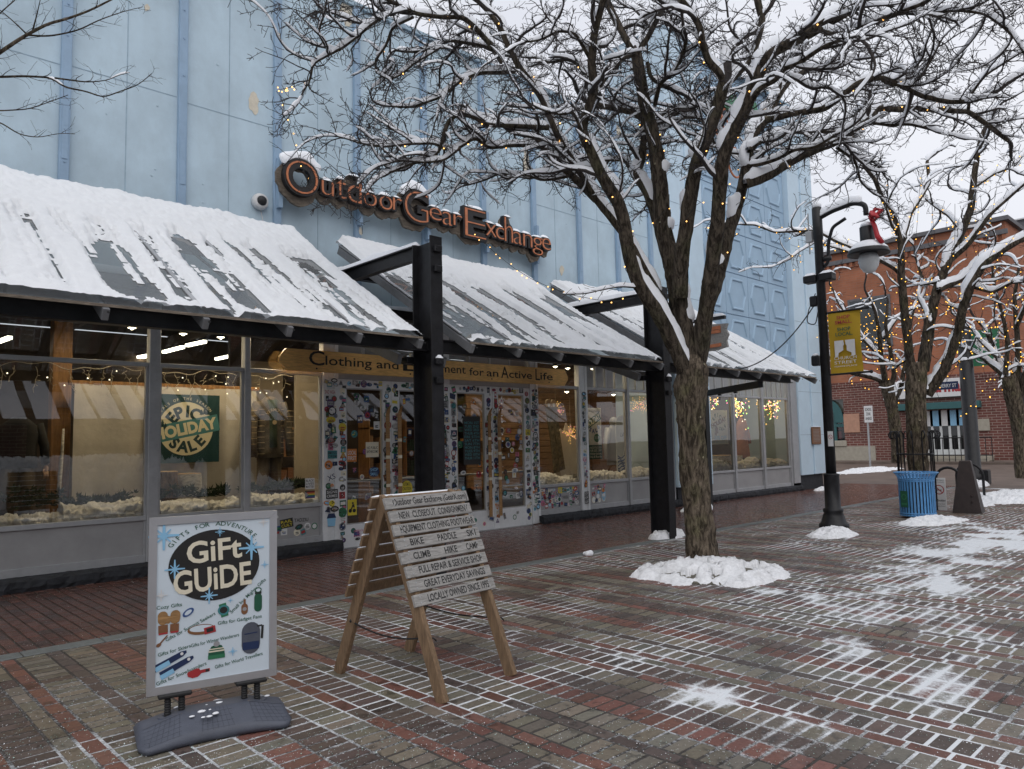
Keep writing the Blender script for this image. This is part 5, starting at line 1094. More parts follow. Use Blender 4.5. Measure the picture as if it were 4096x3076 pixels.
m = MB(); m.box(16.3, 22.7, 11.9, 12.0, 0, 3.6); m.build('room_wall', 'room_wall', I); m = MB(); m.box(16.3, 22.7, 10.2, 11.9, 3.5, 3.6); m.build('room_ceiling', 'room_dark', I); m = MB(); m.box(16.3, 21.2, 10.2, 11.9, .55, .6); m.build('display_deck', 'room_floor', I)
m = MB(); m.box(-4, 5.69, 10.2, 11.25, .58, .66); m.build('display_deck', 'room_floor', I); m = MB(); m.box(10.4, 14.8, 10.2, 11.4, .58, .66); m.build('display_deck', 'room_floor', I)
# roof joists and ducts in the dim ceiling
m = MB()
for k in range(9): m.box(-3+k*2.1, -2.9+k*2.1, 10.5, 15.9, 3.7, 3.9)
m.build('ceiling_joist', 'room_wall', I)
# tube lamps along the depth of the shop
tube_px = [((-20, 1372), (40, 1350)), ((655, 1408), (732, 1388)), ((748, 1382), (820, 1366)), ((500, 1444), (555, 1434)), ((572, 1428), (590, 1424)), ((865, 1436), (932, 1422)), ((1002, 1471), (1062, 1459)), ((1002, 1473), (1016, 1469)), ((1092, 1483), (1124, 1477)), ((900, 1430), (934, 1421)), ((1050, 1480), (1062, 1477))]
used_l = ['nearest the left edge of the shop', 'long lit, left of the middle bay', 'long lit, right in the middle bay', 'low in the left bay transom', 'short, low in the left bay transom', 'over the orange pumpkin shape', 'long, left of the plank sign', 'short end, left of the plank sign', 'partly behind the plank sign', 'beside the second mullion', 'small, left of the plank sign']
for (a, b), w in list(zip(tube_px, used_l))[:9]:
    A, Bp = gz(*a, 3.45), gz(*b, 3.45)
    A[1] = min(max(A[1], 10.6), 15.6); Bp[1] = min(max(Bp[1], 10.5), 15.5)
    if abs(A[1]-Bp[1]) < .3: A[1] = Bp[1]+.6
    t = thing('tube_lamp', 'glowing ceiling tube lamp '+w, 'lamp', tuple(A), 0, 'tube lamps on the shop ceiling')
    m = MB(); m.bar(A, Bp, .07, .05); m.build('lamp_tube', 'tube_light', t); m = MB(); m.bar(A+np.array([0, 0, .04]), Bp+np.array([0, 0, .04]), .1, .03); m.build('lamp_housing', 'room_dark', t)
spots = [((528, 1311), 10.9), ((733, 1335), 11.0), ((883, 1349), 11.0), ((2221, 1466), 11.0), ((2271, 1473), 11.2), ((2267, 1567), 11.6), ((2454, 1578), 11.3), ((2588, 1586), 11.3), ((2370, 1475), 12.0)]
sl = ['over the left bay', 'left one over the poster bay', 'right one over the poster bay', 'left one above the end of the plank sign', 'right one above the end of the plank sign', 'over the leaning skis', 'over the snowboard', 'over the hanging starburst', 'behind the frosted transom']
for ((x, y), Yd), w in zip(spots, sl):
    q = at_y(x, y, Yd); t = thing('spot_lamp', 'small bright round spot lamp '+w, 'lamp', tuple(q), 0, 'spot lamps over the window displays')
    m = MB(); m.lathe([(.03, .10), (.055, .02), (.06, 0)], 14, c=tuple(q)); m.build('lamp_housing', 'room_dark', t); m = MB(); m.lathe([(.05, -.004), (.052, .0)], 14, c=tuple(q)); m.sphere(tuple(q), .03, 8, 5); m.build('lamp_face', 'spot_light', t)
def lamp(x, y, z, w, size=.25, col=(1.0, .78, .50)):
    l = bpy.data.lights.new('shop_lamp', 'AREA'); l.energy = w; l.size = size; l.color = col; o = bpy.data.objects.new('shop_lamp', l); COL.objects.link(o); o.location = (x, y, z)
for x, y, w in ((1.2, 10.75, 5), (3.9, 10.45, 12), (5.1, 10.32, 16), (2.7, 10.45, 8), (6.6, 11.6, 16), (9.5, 11.6, 18), (11.0, 10.9, 14), (12.5, 10.8, 12), (13.7, 10.9, 8), (2.0, 13.5, 8), (5.5, 13.8, 8)): lamp(x, y, 3.2, w)
for x in (17.2, 18.6, 20.0): lamp(x, 10.9, 3.3, 7)
# back of the right hand bays: dark slatted timber wall, shelf
m = MB()
for k in range(22): m.box(10.6, 14.8, 12.55, 12.6, .6+k*.145, .735+k*.145)
m.build('slat_wall', 'slatwood', I); m = MB(); m.box(10.4, 12.2, 12.3, 12.54, 1.62, 1.68); m.build('shelf', 'timber', I)
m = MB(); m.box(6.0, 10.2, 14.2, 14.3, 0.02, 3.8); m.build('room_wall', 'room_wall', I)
m = MB(); m.box(9.25, 10.3, 12.5, 12.55, .02, 3.2); m.box(5.9, 6.7, 13.4, 13.45, .02, 3.2); m.build('inner_partition', 'beige', I)
for x, c in ((6.6, 'ink_brown'), (7.3, 'ink_navy'), (8.6, 'slatwood'), (9.5, 'ink_forest')):
    t = thing('display_rack', 'dim shelf rack of goods deep inside behind door glass, '+{'ink_brown': 'leftmost of four', 'ink_navy': 'second from the left', 'slatwood': 'third from the left', 'ink_forest': 'rightmost of four'}[c], 'shelf rack', (x, 13, 0), 0, 'racks deep in the shop'); m = MB()
    for z in (.4, .9, 1.4, 1.9): m.box(x-.35, x+.35, 12.8, 13.2, z, z+.03)
    for s in (-.35, .33): m.box(x+s, x+s+.02, 12.8, 13.2, .02, 2.1)
    m.build('frame', 'timber', t); m = MB()
    for z in (.43, .93, 1.43):
        for k in range(5): m.box(x-.33+k*.13, x-.22+k*.13, 12.85, 13.1, z+.001, z+random.uniform(.15, .4))
    m.build('goods', c, t)
# cream cloth backdrop
def cloth_sheet(name, X0, X1, z0, z1, Y, parent, seed, amp=.03, mt='cloth'):
    nx, nz = int((X1-X0)/.03), int((z1-z0)/.05); U, W = np.meshgrid(np.linspace(X0, X1, nx), np.linspace(z0, z1, nz), indexing='ij')
    y = Y+amp*np.sin(U*9+1.5*fbm2(U, W, 1.2, 2, seed))*(.6+.6*fbm2(U, W, .9, 2, seed+3))+amp*1.2*(fbm2(U, W, 2.2, 3, seed+8)-.5)
    idx = np.arange(U.size).reshape(U.shape); return mkobj(name, np.stack([U, y, W], -1).reshape(-1, 3), np.stack([idx[:-1, :-1], idx[1:, :-1], idx[1:, 1:], idx[:-1, 1:]], -1).reshape(-1, 4), mt, parent, smooth=True)
ca, cb = at_y(296, 1535, 11.0), at_y(1029, 1560, 11.0)
t = thing('backdrop_cloth', 'cream cloth backdrop hung behind the holiday sale poster', 'backdrop', (ca[0], 11.0, .7)); cloth_sheet('cloth', ca[0], cb[0], .72, ca[2], 11.0, t, 4.)
m = MB(); m.box(ca[0]-.05, cb[0]+.05, 11.02, 11.08, ca[2]-.01, ca[2]+.05, b=.005); m.build('rail', 'timber', t)
t = thing('timber_post', 'square orange brown timber post standing left of the cream backdrop', 'post', tuple(at_y(242, 2000, 11.3))[:2]+(.66,)); q0, q1 = at_y(205, 1700, 11.3), at_y(283, 1700, 11.3); m = MB(); m.box(q0[0], q1[0], 11.3, 11.5, .66, 3.6, b=.008); m.build('post', 'timber', t)
t = thing('birch_pole', 'slim white birch pole leaning beside the orange timber post', 'pole', tuple(at_y(240, 2010, 10.85))); m = MB(); m.smooth = True; P = [at_y(*p, 10.85) for p in ((230, 2015), (236, 1950), (243, 1870), (250, 1790), (254, 1715))]; m.tube(P, [.026, .024, .022, .018, .012], 10); m.build('stem', 'birch', t)
# holiday poster
def arc_text(mb, body, M, r, a0, a1, h, bold=.02, inside=False):
    n = len(body)
    for k, ch in enumerate(body):
        if ch == ' ': continue
        a = a0+(a1-a0)*(k/(n-1) if n > 1 else .5); x, y = r*math.cos(a), r*math.sin(a); rot = a-math.pi/2 if not inside else a+math.pi/2
        text_to(mb, ch, M @ Matrix.Translation((x, y, 0)) @ Matrix.Rotation(rot, 4, 'Z') @ Matrix.Translation((0, -h/2, 0)), h=h, offset=bold)
def flat(mb, M, pts, z=0.0): mb.add([M @ Vector((x, y, z)) for x, y in pts], [tuple(range(len(pts)))])
def epic(X, Y, Z, w, t, full=True):
    s = w/2; M = facing(X, Y, Z); m = MB(); m.prism(rect(w, w*1.02), M, .012); m.build('board', 'poster_green' if full else 'poster_pale', t)
    m = MB(); flat(m, M, ngon(s*.80, s*.80, 40), .0135); m.build('disc', 'poster_cream', t)
    Rm = M @ Matrix.Rotation(.20, 4, 'Z'); m = MB(); flat(m, Rm, rect(w*.99, s*.50), .015); m.build('band', 'poster_teal', t)
    m = MB(); flat(m, M, ngon(s*.16, s*.16, 16), .0136) if False else None
    arc_text(m, 'EPIC', M @ Matrix.Translation((0, 0, .0145)), s*.52, math.radians(142), math.radians(58), s*.33, .045); arc_text(m, 'SALE', M @ Matrix.Translation((0, 0, .0145)), s*.54, math.radians(232), math.radians(318), s*.31, .045, True); m.build('dark_lettering', 'poster_ink', t)
    m = MB(); text_to(m, 'HOLIDAY', Rm @ Matrix.Translation((0, -s*.155, .0165)), w=w*.93, h=s*.32, offset=.05); arc_text(m, 'DEALS OF THE SEASON', M @ Matrix.Translation((0, 0, .0145)), s*.90, math.radians(150), math.radians(38), s*.075, .01); m.build('pale_lettering', 'poster_cream', t)
    m = MB()
    for x, y, h in ((-.78, -.02, .2), (-.68, .02, .25), (-.6, -.02, .18), (.45, .42, .16), (.54, .44, .2), (.62, .42, .15)):
        for k in range(3): flat(m, M, [(s*(x-.07+.015*k), s*(y+h*.28*k)), (s*(x+.07-.015*k), s*(y+h*.28*k)), (s*x, s*(y+h*(.28*k+.5)))], .0152+.0002*k)
    m.build('pine_marks', 'poster_ink', t)
pa, pb = at_y(604, 1567, 10.9), at_y(875, 1710, 10.9); pw = pb[0]-pa[0]; pz = (at_y(760, 1572, 10.9)[2]+at_y(760, 1858, 10.9)[2])/2
t = thing('sale_poster', 'square dark green holiday sale poster with a round cream emblem on cream cloth', 'poster', ((pa[0]+pb[0])/2, 10.88, pz)); epic((pa[0]+pb[0])/2, 10.89, pz, pw, t)
# log stumps
def stump(px0, px1, pyt, pyb, Y, label, mt='stumpbark', grp='log stumps in the windows'):
    a, b, tp, bt = at_y(px0, pyb, Y), at_y(px1, pyb, Y), at_y((px0+px1)/2, pyt, Y), at_y((px0+px1)/2, pyb, Y); r = (b[0]-a[0])/2; c = ((a[0]+b[0])/2, Y+r*.3, bt[2]); t = thing('log_stump', label, 'log', c, 0, grp)
    rs = np.random.default_rng(int(px0)); g = Geo(); z = np.linspace(0, tp[2]-bt[2], 9); P = np.stack([np.full(9, c[0]), np.full(9, c[1]), c[2]+z], 1); branch_geo(g, P, np.full(9, r), 22, .10, px0*.1); g.obj('bark_side', mt, t)
    m = MB(); m.lathe([(r*.97, 0), (r*.96, .012), (.01, .014)], 22, c=(c[0], c[1], c[2]+z[-1]-.002)); m.build('cut_face', 'endgrain', t)
stump(632, 712, 1888, 2010, 10.62, 'brown barked log stump under the holiday poster, the taller of two'); stump(714, 806, 1896, 1985, 10.72, 'pale birch log stump under the holiday poster, the shorter of two', 'birch'); stump(2862, 2920, 1822, 1880, 10.6, 'pale birch log under the 30 percent poster', 'birch'); stump(2938, 2965, 1822, 1870, 10.6, 'small birch log right of the 30 percent poster', 'birch')
# dressed display form with the striped coat
def loft(rings, n=20):
    """rings: (cx, cy, z, rx, ry)"""
    V = [(cx+rx*math.cos(2*math.pi*k/n), cy+ry*math.sin(2*math.pi*k/n)*(1 if True else 1), z) for cx, cy, z, rx, ry in rings for k in range(n)]
    F = [(i*n+k, i*n+(k+1) % n, (i+1)*n+(k+1) % n, (i+1)*n+k) for i in range(len(rings)-1) for k in range(n)]+[tuple(range(n))[::-1], tuple(range((len(rings)-1)*n, len(rings)*n))]
    return V, F
cx, cz = at_y(1085, 1600, 10.7)[0], 0; ztop = at_y(1085, 1585, 10.7)[2]; zhem = at_y(1085, 1830, 10.7)[2]; hw = at_y(1172, 1700, 10.7)[0]-cx
t = thing('mannequin', 'headless display form in a dark striped coat over a green printed tee', 'mannequin', (cx, 10.7, .66))
zz = np.linspace(zhem, ztop, 12); sh = [1.0, 1.0, .98, .96, .94, .93, .93, .95, .99, .98, .72, .30]; m = MB(); m.smooth = True
m.add(*loft([(cx, 10.75, z, hw*.62*s, .13*min(1, s+.1)) for z, s in zip(zz, sh)]))
for s in (-1, 1): m.tube([(cx+s*hw*.52, 10.75, ztop-.10), (cx+s*hw*.74, 10.74, ztop-.34), (cx+s*hw*.82, 10.70, ztop-.62), (cx+s*hw*.80, 10.66, zhem+.02)], [.075, .07, .062, .055], 12)
co = m.build('coat', 'coat', t, smooth=True); m = MB()
for k in range(9):
    z = zhem+.06+(ztop-zhem-.18)*k/9
    for s in (-1, 1): m.tube([(cx+s*hw*.63*math.cos(a), 10.75-.133*math.sin(a), z) for a in np.linspace(.12, .95, 6)], .0035, 4); m.tube([(cx+s*hw*(.80+.02)+.058*math.cos(a), 10.69-.066*math.sin(a), z-.02) for a in np.linspace(0, 3.1, 7)], .0035, 4)
m.build('coat_stripes', 'coat_line', co); m = MB(); m.smooth = True; m.add(*loft([(cx, 10.70, z, hw*.24, .11) for z in np.linspace(zhem+.15, ztop-.06, 5)])); te = m.build('tee', 'tee', t, smooth=True)
m = MB(); arc_text(m, 'VERMONT', facing(cx, 10.583, ztop-.36), .15, math.radians(140), math.radians(40), .045); flat(m, facing(cx, 10.583, ztop-.40), ngon(.035, .035, 14)); m.build('tee_print', 'coat_line', te)
for s in (-1, 1):
    m = MB(); m.smooth = True; m.tube([(cx+s*.1, 10.78, .68), (cx+s*.1, 10.77, .95), (cx+s*.09, 10.76, zhem+.03)], [.07, .085, .1], 12); m.build('trouser_leg', 'trousers', t, smooth=True)
q0, q1 = at_y(1180, 1600, 11.3), at_y(1288, 1600, 11.3); t = thing('beige_screen_panel', 'tall plain beige display panel beside the coat form', 'panel', (q0[0], 11.3, .66)); m = MB(); m.box(q0[0], q1[0]+.3, 11.28, 11.34, .66, 2.75, b=.004); m.build('board', 'beige', t)
xx = at_y(70, 1900, 10.8)[0]; t = thing('mannequin', 'display form in tan trousers and dark top at the left edge', 'mannequin', (xx, 10.8, .66))
for s in (-1, 1):
    m = MB(); m.smooth = True; m.tube([(xx+s*.1, 10.82, .68), (xx+s*.1, 10.81, 1.05), (xx+s*.08, 10.8, 1.42)], [.075, .09, .105], 12); m.build('trouser_leg', 'trousers', t, smooth=True)
m = MB(); m.smooth = True; m.add(*loft([(xx, 10.8, z, .21*s, .13) for z, s in zip(np.linspace(1.38, 2.0, 7), (1, .95, .92, .98, 1.05, .95, .35))])); m.tube([(xx+.2, 10.8, 1.92), (xx+.27, 10.78, 1.65), (xx+.28, 10.74, 1.42)], [.06, .055, .045], 10); m.build('top', 'room_dark', t, smooth=True)
m = MB(); m.smooth = True; m.sphere((xx+.285, 10.73, 1.36), .035, 10, 7, (.8, .6, 1.3)); 
for k in range(4): m.tube([(xx+.265+.013*k, 10.725, 1.33), (xx+.262+.014*k, 10.715, 1.28), (xx+.262+.014*k, 10.72, 1.245-.006*abs(k-1.5))], [.0085, .008, .006], 6)
m.tube([(xx+.26, 10.71, 1.36), (xx+.25, 10.70, 1.325), (xx+.255, 10.695, 1.30)], [.009, .009, .007], 6); m.build('hand', 'skin_form', t, smooth=True)
# cotton snow and garlands lying along the glass
def cotton(x0, x1, y0, y1, z, h, seed, label):
    nx, nv = int((x1-x0)/.014), 34; U, W = np.meshgrid(np.linspace(x0, x1, nx), np.linspace(0, 1, nv), indexing='ij')
    hh = h*(.10+1.0*fbm2(U, U*0, 2.4, 3, seed))+.02; a = W*math.pi*.95; yc = y0+.02+(y1-y0)*.5; P = np.stack([U, yc-np.cos(a)*(y1-y0)*.48, z+np.sin(a)**.7*hh], -1)
    n1 = fbm(P*11+seed, 3); n2 = fbm(P*30+seed*2, 3); n1 = 1-np.abs(2*n1-1); dirn = np.stack([0*U, -np.cos(a), np.sin(a)], -1); P = P+dirn*((n1-.55)*.13+(n2-.5)*.06)[..., None]+np.stack([n2-.5, 0*U, 0*U], -1)*.03
    P[..., 1] = np.maximum(P[..., 1], 10.148); P[..., 2] = np.maximum(P[..., 2], z-.02); idx = np.arange(U.size).reshape(U.shape)
    tag(mkobj('cotton_snow', P.reshape(-1, 3), np.stack([idx[:-1, :-1], idx[1:, :-1], idx[1:, 1:], idx[:-1, 1:]], -1).reshape(-1, 4), 'cotton', smooth=True), label, 'fake snow', kind='stuff')
def garland(x0, x1, y, z, seed, label, h=.1):
    rs = np.random.default_rng(seed); V = []; F = []; x = x0
    while x < x1:
        c = np.array([x, y+rs.normal(0, .05), z+rs.uniform(0, h)*(.3+1.4*vnoise(np.array([x*2.2, seed*1.0, 0])))])
        for k in range(14):
            d = rs.normal(0, 1, 3); d[2] = abs(d[2]); d /= np.linalg.norm(d); L = rs.uniform(.05, .11); s = np.cross(d, rs.normal(0, 1, 3)); s /= np.linalg.norm(s); w = .012
            i = len(V); V += [tuple(c+s*w*.3), tuple(c+d*L*.5+s*w), tuple(c+d*L), tuple(c+d*L*.5-s*w)]; F.append((i, i+1, i+2, i+3))
        x += rs.exponential(.018)
    tag(mkobj('evergreen_garland', V, np.array(F), 'evergreen'), label, 'garland', kind='stuff')
for i, (a, b, h, w) in enumerate(((1.2, 2.4, .12, 'left bay'), (2.3, 3.2, .30, 'left bay by the mullion'), (3.4, 4.45, .18, 'middle bay'), (4.6, 5.65, .2, 'coat bay'))): cotton(a, b, 10.16, 10.5, .70, h, i+1, 'white cotton snow along the glass of the '+w)
for i, (a, b, z) in enumerate(((1.3, 3.2, .90), (3.4, 4.45, .90), (4.6, 5.65, .93))): garland(a, b, 10.5, z, i+3, 'dark evergreen garland behind the cotton snow, '+('left bay', 'middle bay', 'coat bay')[i], .16)
for i, (a, b, w) in enumerate(((10.37, 11.5, 'ski bay'), (11.85, 13.1, 'snowboard bay'), (13.25, 14.75, 'starburst bay'), (16.5, 17.6, 'first corner bay'), (17.75, 19.1, 'middle corner bay'), (19.3, 20.7, 'last corner bay'))): cotton(a, b, 10.17, 10.6, .70, .22 if i < 3 else .34, i+11, 'white cotton snow heaped in the '+w)
# icicle lights under the transom bar
for i, (a, b, w) in enumerate(((1.3, 3.2, 'left bay'), (3.4, 4.45, 'middle bay'), (4.6, 5.3, 'coat bay'))):
    rs = np.random.default_rng(i+5); m = MB(); x = a
    m.tube([(u, 10.22, 2.60-.03*math.sin((u-a)*7)-.02*math.sin(u*17)) for u in np.arange(a, b, .06)], .0045, 4)
    while x < b:
        L = rs.uniform(.1, .34); P = [np.array([x, 10.22, 2.58])]
        for k in range(6): P.append(P[-1]+np.array([rs.normal(0, .018), rs.normal(0, .012), -L/6]))
        m.tube(P, .0035, 4)
        for k in range(1, 6): d = rs.normal(0, .03, 3); m.tube([P[k], P[k]+d+np.array([0, 0, -.012])], [.003, .004], 4)
        x += rs.uniform(.1, .22)
    t = thing('icicle_lights', 'tangled pale icicle light string across the top of the '+w, 'icicle lights', (a, 10.22, 2.6), 0, 'icicle light strings'); m.build('wires', 'icicle_wire', t)
    m = MB()
    for k in range(7): m.sphere((rs.uniform(a, b), 10.21, rs.uniform(2.3, 2.58)), .009, 6, 4)
    m.build('lit_bulbs', 'bulb_white', t)
# ski pair, boards, starbursts, posters in the right bays
def ski(p0, p1, w, label, tip_):
    a, b = at_y(*p0, 10.62), at_y(*p1, 10.62); t = thing('ski', label, 'ski', tuple(a), 0, 'skis leaning in the window'); d = (b-a)/np.linalg.norm(b-a); M = frame(tuple(a), (d[2], 0, -d[0]), tuple(d)); L = np.linalg.norm(b-a)
    out = [(-w*.5, 0), (w*.5, 0), (w*.42, L*.45), (w*.55, L*.88)]+[(w*.55*math.cos(x), L*.88+L*.1*math.sin(x)) for x in np.linspace(.2, 2.94, 8)]+[(-w*.55, L*.88), (-w*.42, L*.45)]
    m = MB(); m.prism(out, M, .02); m.build('deck', 'camo', t); m = MB(); m.prism([(x*1.0, max(y, L*.72)) for x, y in out[3:-1]], M @ Matrix.Translation((0, 0, .0205)), .002); m.cur = 1; flat(m, M, [(x, y+L*.9) for x, y in ngon(w*.2, w*.25, 12)], .0235); m.build('tip', ['ski_tan', 'ink_white'], t)
ski((2226, 1890), (2188, 1590), .17, 'camouflage ski with tan tip leaning in the window, left of the pair', 0); ski((2248, 1880), (2208, 1592), .17, 'camouflage ski with tan tip leaning in the window, right of the pair', 0)
q = at_y(2262, 1850, 10.9); t = thing('cutout_board', 'cream jagged mountain cutout board behind the skis', 'cutout', tuple(q)); M = facing(q[0], 10.9, .66); w_ = at_y(2312, 1750, 10.9)[0]-at_y(2222, 1750, 10.9)[0]; hh = at_y(2262, 1690, 10.9)[2]-.66
m = MB(); m.prism([(-w_/2, 0), (w_/2, 0), (w_/2, hh*.72), (w_*.42, hh*.8), (w_*.36, hh*.78), (w_*.25, hh*.97), (w_*.17, hh*.9), (w_*.05, hh), (-w_*.08, hh*.86), (-w_*.2, hh*.9), (-w_*.34, hh*.78), (-w_*.5, hh*.7)], M, .02); m.build('board', 'cloth', t)
def starburst(p, Y, label, r=.24):
    q = at_y(*p, Y); rs = np.random.default_rng(int(p[0])); t = thing('starburst_light', label, 'starburst light', tuple(q), 0, 'hanging starburst lights'); m = MB(); m.tube([q+np.array([0, 0, .8]), q], .003, 4); b = MB(); b2 = MB()
    for k in range(34):
        d = rs.normal(0, 1, 3); d /= np.linalg.norm(d); d[2] *= .8; m.tube([q, q+d*r], .0025, 4)
        for u in (.45, .7, 1.0): (b if rs.random() < .75 else b2).sphere(tuple(q+d*r*u), .0058, 6, 4)
    m.build('spokes', 'icicle_wire', t); b.build('gold_bulbs', 'bulb_gold', t); b2.build('pink_bulbs', 'bulb_pink', t)
starburst((2282, 1738), 10.75, 'starburst fairy light hanging before the cream cutout'); starburst((2556, 1620), 10.75, 'starburst fairy light hanging in the bay left of the second post', .26); starburst((2222, 1635), 11.2, 'dim starburst fairy light behind the skis', .2)
q0, q1 = at_y(2340, 1640, 10.3), at_y(2402, 1640, 10.3); zt, zb_ = at_y(2380, 1632, 10.3)[2], at_y(2380, 1786, 10.3)[2]; cx = (q0[0]+q1[0])/2; w_ = q1[0]-q0[0]
t = thing('sale_poster', 'tall pale sale poster hanging beside the sticker strip in the right bay', 'poster', (cx, 10.3, zb_)); M = facing(cx, 10.3, (zt+zb_)/2); h_ = zt-zb_; m = MB(); m.prism(rect(w_, h_), M, .004); m.build('sheet', 'poster_pale', t)
m = MB(); text_to(m, 'Gear Exchange', M @ Matrix.Translation((0, h_*.39, .0055)), w=w_*.85, h=.05); m.build('heading', 'poster_ink', t)
m = MB(); Rm = M @ Matrix.Translation((0, h_*.17, 0)) @ Matrix.Rotation(.45, 4, 'Z'); flat(m, Rm, rect(w_*.98, h_*.2), .005); m.build('band', 'ink_forest', t); m = MB(); text_to(m, 'HOLIDAY', Rm @ Matrix.Translation((0, -h_*.065, .0062)), w=w_*.95, h=h_*.14, offset=.04); m.build('band_lettering', 'poster_cream', t)
m = MB(); arc_text(m, 'SALE', M @ Matrix.Translation((0, h_*.12, .0055)), h_*.22, math.radians(235), math.radians(330), h_*.11, .04, True); m.build('lettering', 'ink_blue', t); m = MB(); flat(m, M, [(x+w_*.2, y-h_*.28) for x, y in ngon(w_*.2, h_*.11, 18)], .0055); m.build('badge', 'ink_green', t); m = MB(); text_to(m, '25% OFF', M @ Matrix.Translation((w_*.2, -h_*.3, .0068)), w=w_*.3, h=.05); m.build('badge_lettering', 'ink_white', t)
q = at_y(2388, 1795, 10.24); worded(q[0]-.05, 10.24, 1.33, .44, .30, bays['e'], 'forest', ['DEALS OF THE SEASON', 'FOR 25% OFF', 'Winter Jackets', 'Skis & Boards'], col='cream', name='window_notice')
q0, q1 = at_y(2464, 1800, 10.6), at_y(2512, 1800, 10.6); w_ = (q1[0]-q0[0]); cx = (q0[0]+q1[0])/2; hh = at_y(2488, 1660, 10.6)[2]-.7; t = thing('snowboard', 'white snowboard with blue wave tail standing in the window', 'snowboard', (cx, 10.6, .7)); M = facing(cx, 10.6, .7)
def capsule(w, h, n=9): return [(w/2*math.cos(a), w/2+w/2*math.sin(a)) for a in np.linspace(math.pi, 2*math.pi, n)]+[(w/2*math.cos(a), h-w/2+w/2*math.sin(a)) for a in np.linspace(0, math.pi, n)]
m = MB(); m.prism(capsule(w_, hh), M, .012); m.build('deck', 'board_white', t); m = MB()
for k in range(7): y = .12+k*.06; m.add([M @ Vector((x, y+.03*math.sin(x*22+k), .0135)) for x in np.linspace(-w_*.42, w_*.42, 10)]+[M @ Vector((x, y+.028+.03*math.sin(x*22+k), .0135)) for x in np.linspace(w_*.42, -w_*.42, 10)], [tuple(range(20))])
m.build('wave_print', 'ink_blue', t); m = MB(); text_to(m, 'Lil', M @ Matrix.Translation((0, hh*.66, .0135)), h=.09, shear=.3); m.build('lettering', 'ink_black', t)
q = at_y(2455, 1680, 10.95); t = thing('hooded_top', 'pale grey hooded top hanging behind the snowboard', 'clothing', (q[0], 10.95, .9)); m = MB(); m.smooth = True; m.add(*loft([(q[0], 10.95, z, .27*s, .12*s) for z, s in zip(np.linspace(1.0, 1.95, 8), (1, 1, .98, .98, 1, 1, .8, .35))])); m.tube([(q[0]+.22, 10.95, 1.85), (q[0]+.34, 10.93, 1.5), (q[0]+.36, 10.9, 1.15)], [.075, .065, .055], 10); m.tube([(q[0]-.22, 10.95, 1.85), (q[0]-.34, 10.93, 1.5), (q[0]-.36, 10.9, 1.15)], [.075, .065, .055], 10); m.sphere((q[0], 10.95, 2.0), .13, 12, 8, (1, .8, .9)); m.build('garment', 'ink_grey', t)
q0 = at_y(2560, 1800, 12.0); t = thing('screen', 'small blue lit screen on the timber wall under the starburst', 'screen', tuple(at_y(2585, 1660, 12.4))); q = at_y(2585, 1662, 12.4); m = MB(); m.box(q[0]-.35, q[0]+.35, 12.38, 12.45, q[2]-.2, q[2]+.2, b=.01); m.build('case', 'room_dark', t); emit('screen_glow', (.1, .25, .6), .5); m = MB(); m.box(q[0]-.32, q[0]+.32, 12.375, 12.38, q[2]-.17, q[2]+.17); m.build('panel', 'screen_glow', t)
# corner bays
q0, q1 = at_y(2842, 1700, 10.35), at_y(2910, 1700, 10.35); zt, zb_ = at_y(2870, 1640, 10.35)[2], at_y(2870, 1778, 10.35)[2]; cx = (q0[0]+q1[0])/2; w_ = q1[0]-q0[0]; h_ = zt-zb_
t = thing('sale_poster', 'pale 30 percent off sale poster in the corner bay right of the trunk', 'poster', (cx, 10.35, zb_)); M = facing(cx, 10.35, (zt+zb_)/2); m = MB(); m.prism(rect(w_, h_), M, .004); m.build('sheet', 'poster_pale', t)
m = MB(); arc_text(m, 'EPIC', M @ Matrix.Translation((-w_*.1, h_*.12, .0055)), h_*.24, math.radians(150), math.radians(50), h_*.11, .04); arc_text(m, 'SALE', M @ Matrix.Translation((w_*.12, h_*.2, .0055)), h_*.25, math.radians(250), math.radians(320), h_*.10, .04, True); m.build('lettering', 'ink_forest', t)
m = MB(); text_to(m, 'HOLIDAY', M @ Matrix.Translation((0, h_*.09, .0065)) @ Matrix.Rotation(.3, 4, 'Z'), w=w_*.92, h=h_*.13, offset=.05); m.build('band_lettering', 'ink_brown', t); m = MB(); text_to(m, '30% OFF', M @ Matrix.Translation((w_*.05, -h_*.36, .0055)), w=w_*.72, h=h_*.11, offset=.03); text_to(m, 'UP TO', M @ Matrix.Translation((-w_*.4, -h_*.33, .0055)), w=w_*.14, h=h_*.03); text_to(m, 'NEARLY EVERY BRAND IN THE STORE', M @ Matrix.Translation((0, -h_*.45, .0055)), w=w_*.9, h=h_*.035); m.build('offer_lettering', 'ink_sky', t)
m = MB(); flat(m, M, [(x-w_*.18, y-h_*.1) for x, y in blob(0, 0, w_*.1, h_*.12, 9, 18, .5)], .0055); m.build('figure_mark', 'ink_brown', t)
q0 = at_y(2839, 1770, 10.09); worded(q0[0]+.06, 10.06, 1.33, .2, .5, bays['g'], 'blue', ['STORE', 'HOURS', 'MON', 'SUN'], col='sky', name='blue_notice') if False else None
q = at_y(2965, 1700, 10.9); t = thing('dress', 'dusty pink garment hanging in the middle corner bay', 'clothing', (q[0], 10.9, 1.0)); m = MB(); m.smooth = True; m.add(*loft([(q[0], 10.9, z, .26*s, .14*s) for z, s in zip(np.linspace(1.0, 2.15, 8), (1.2, 1.15, 1.05, .95, .9, .95, .75, .2))])); m.tube([(q[0]+.15, 10.9, 2.05), (q[0]+.3, 10.88, 1.7), (q[0]+.33, 10.85, 1.4)], [.06, .06, .055], 10); m.build('garment', 'pinkcloth', t)
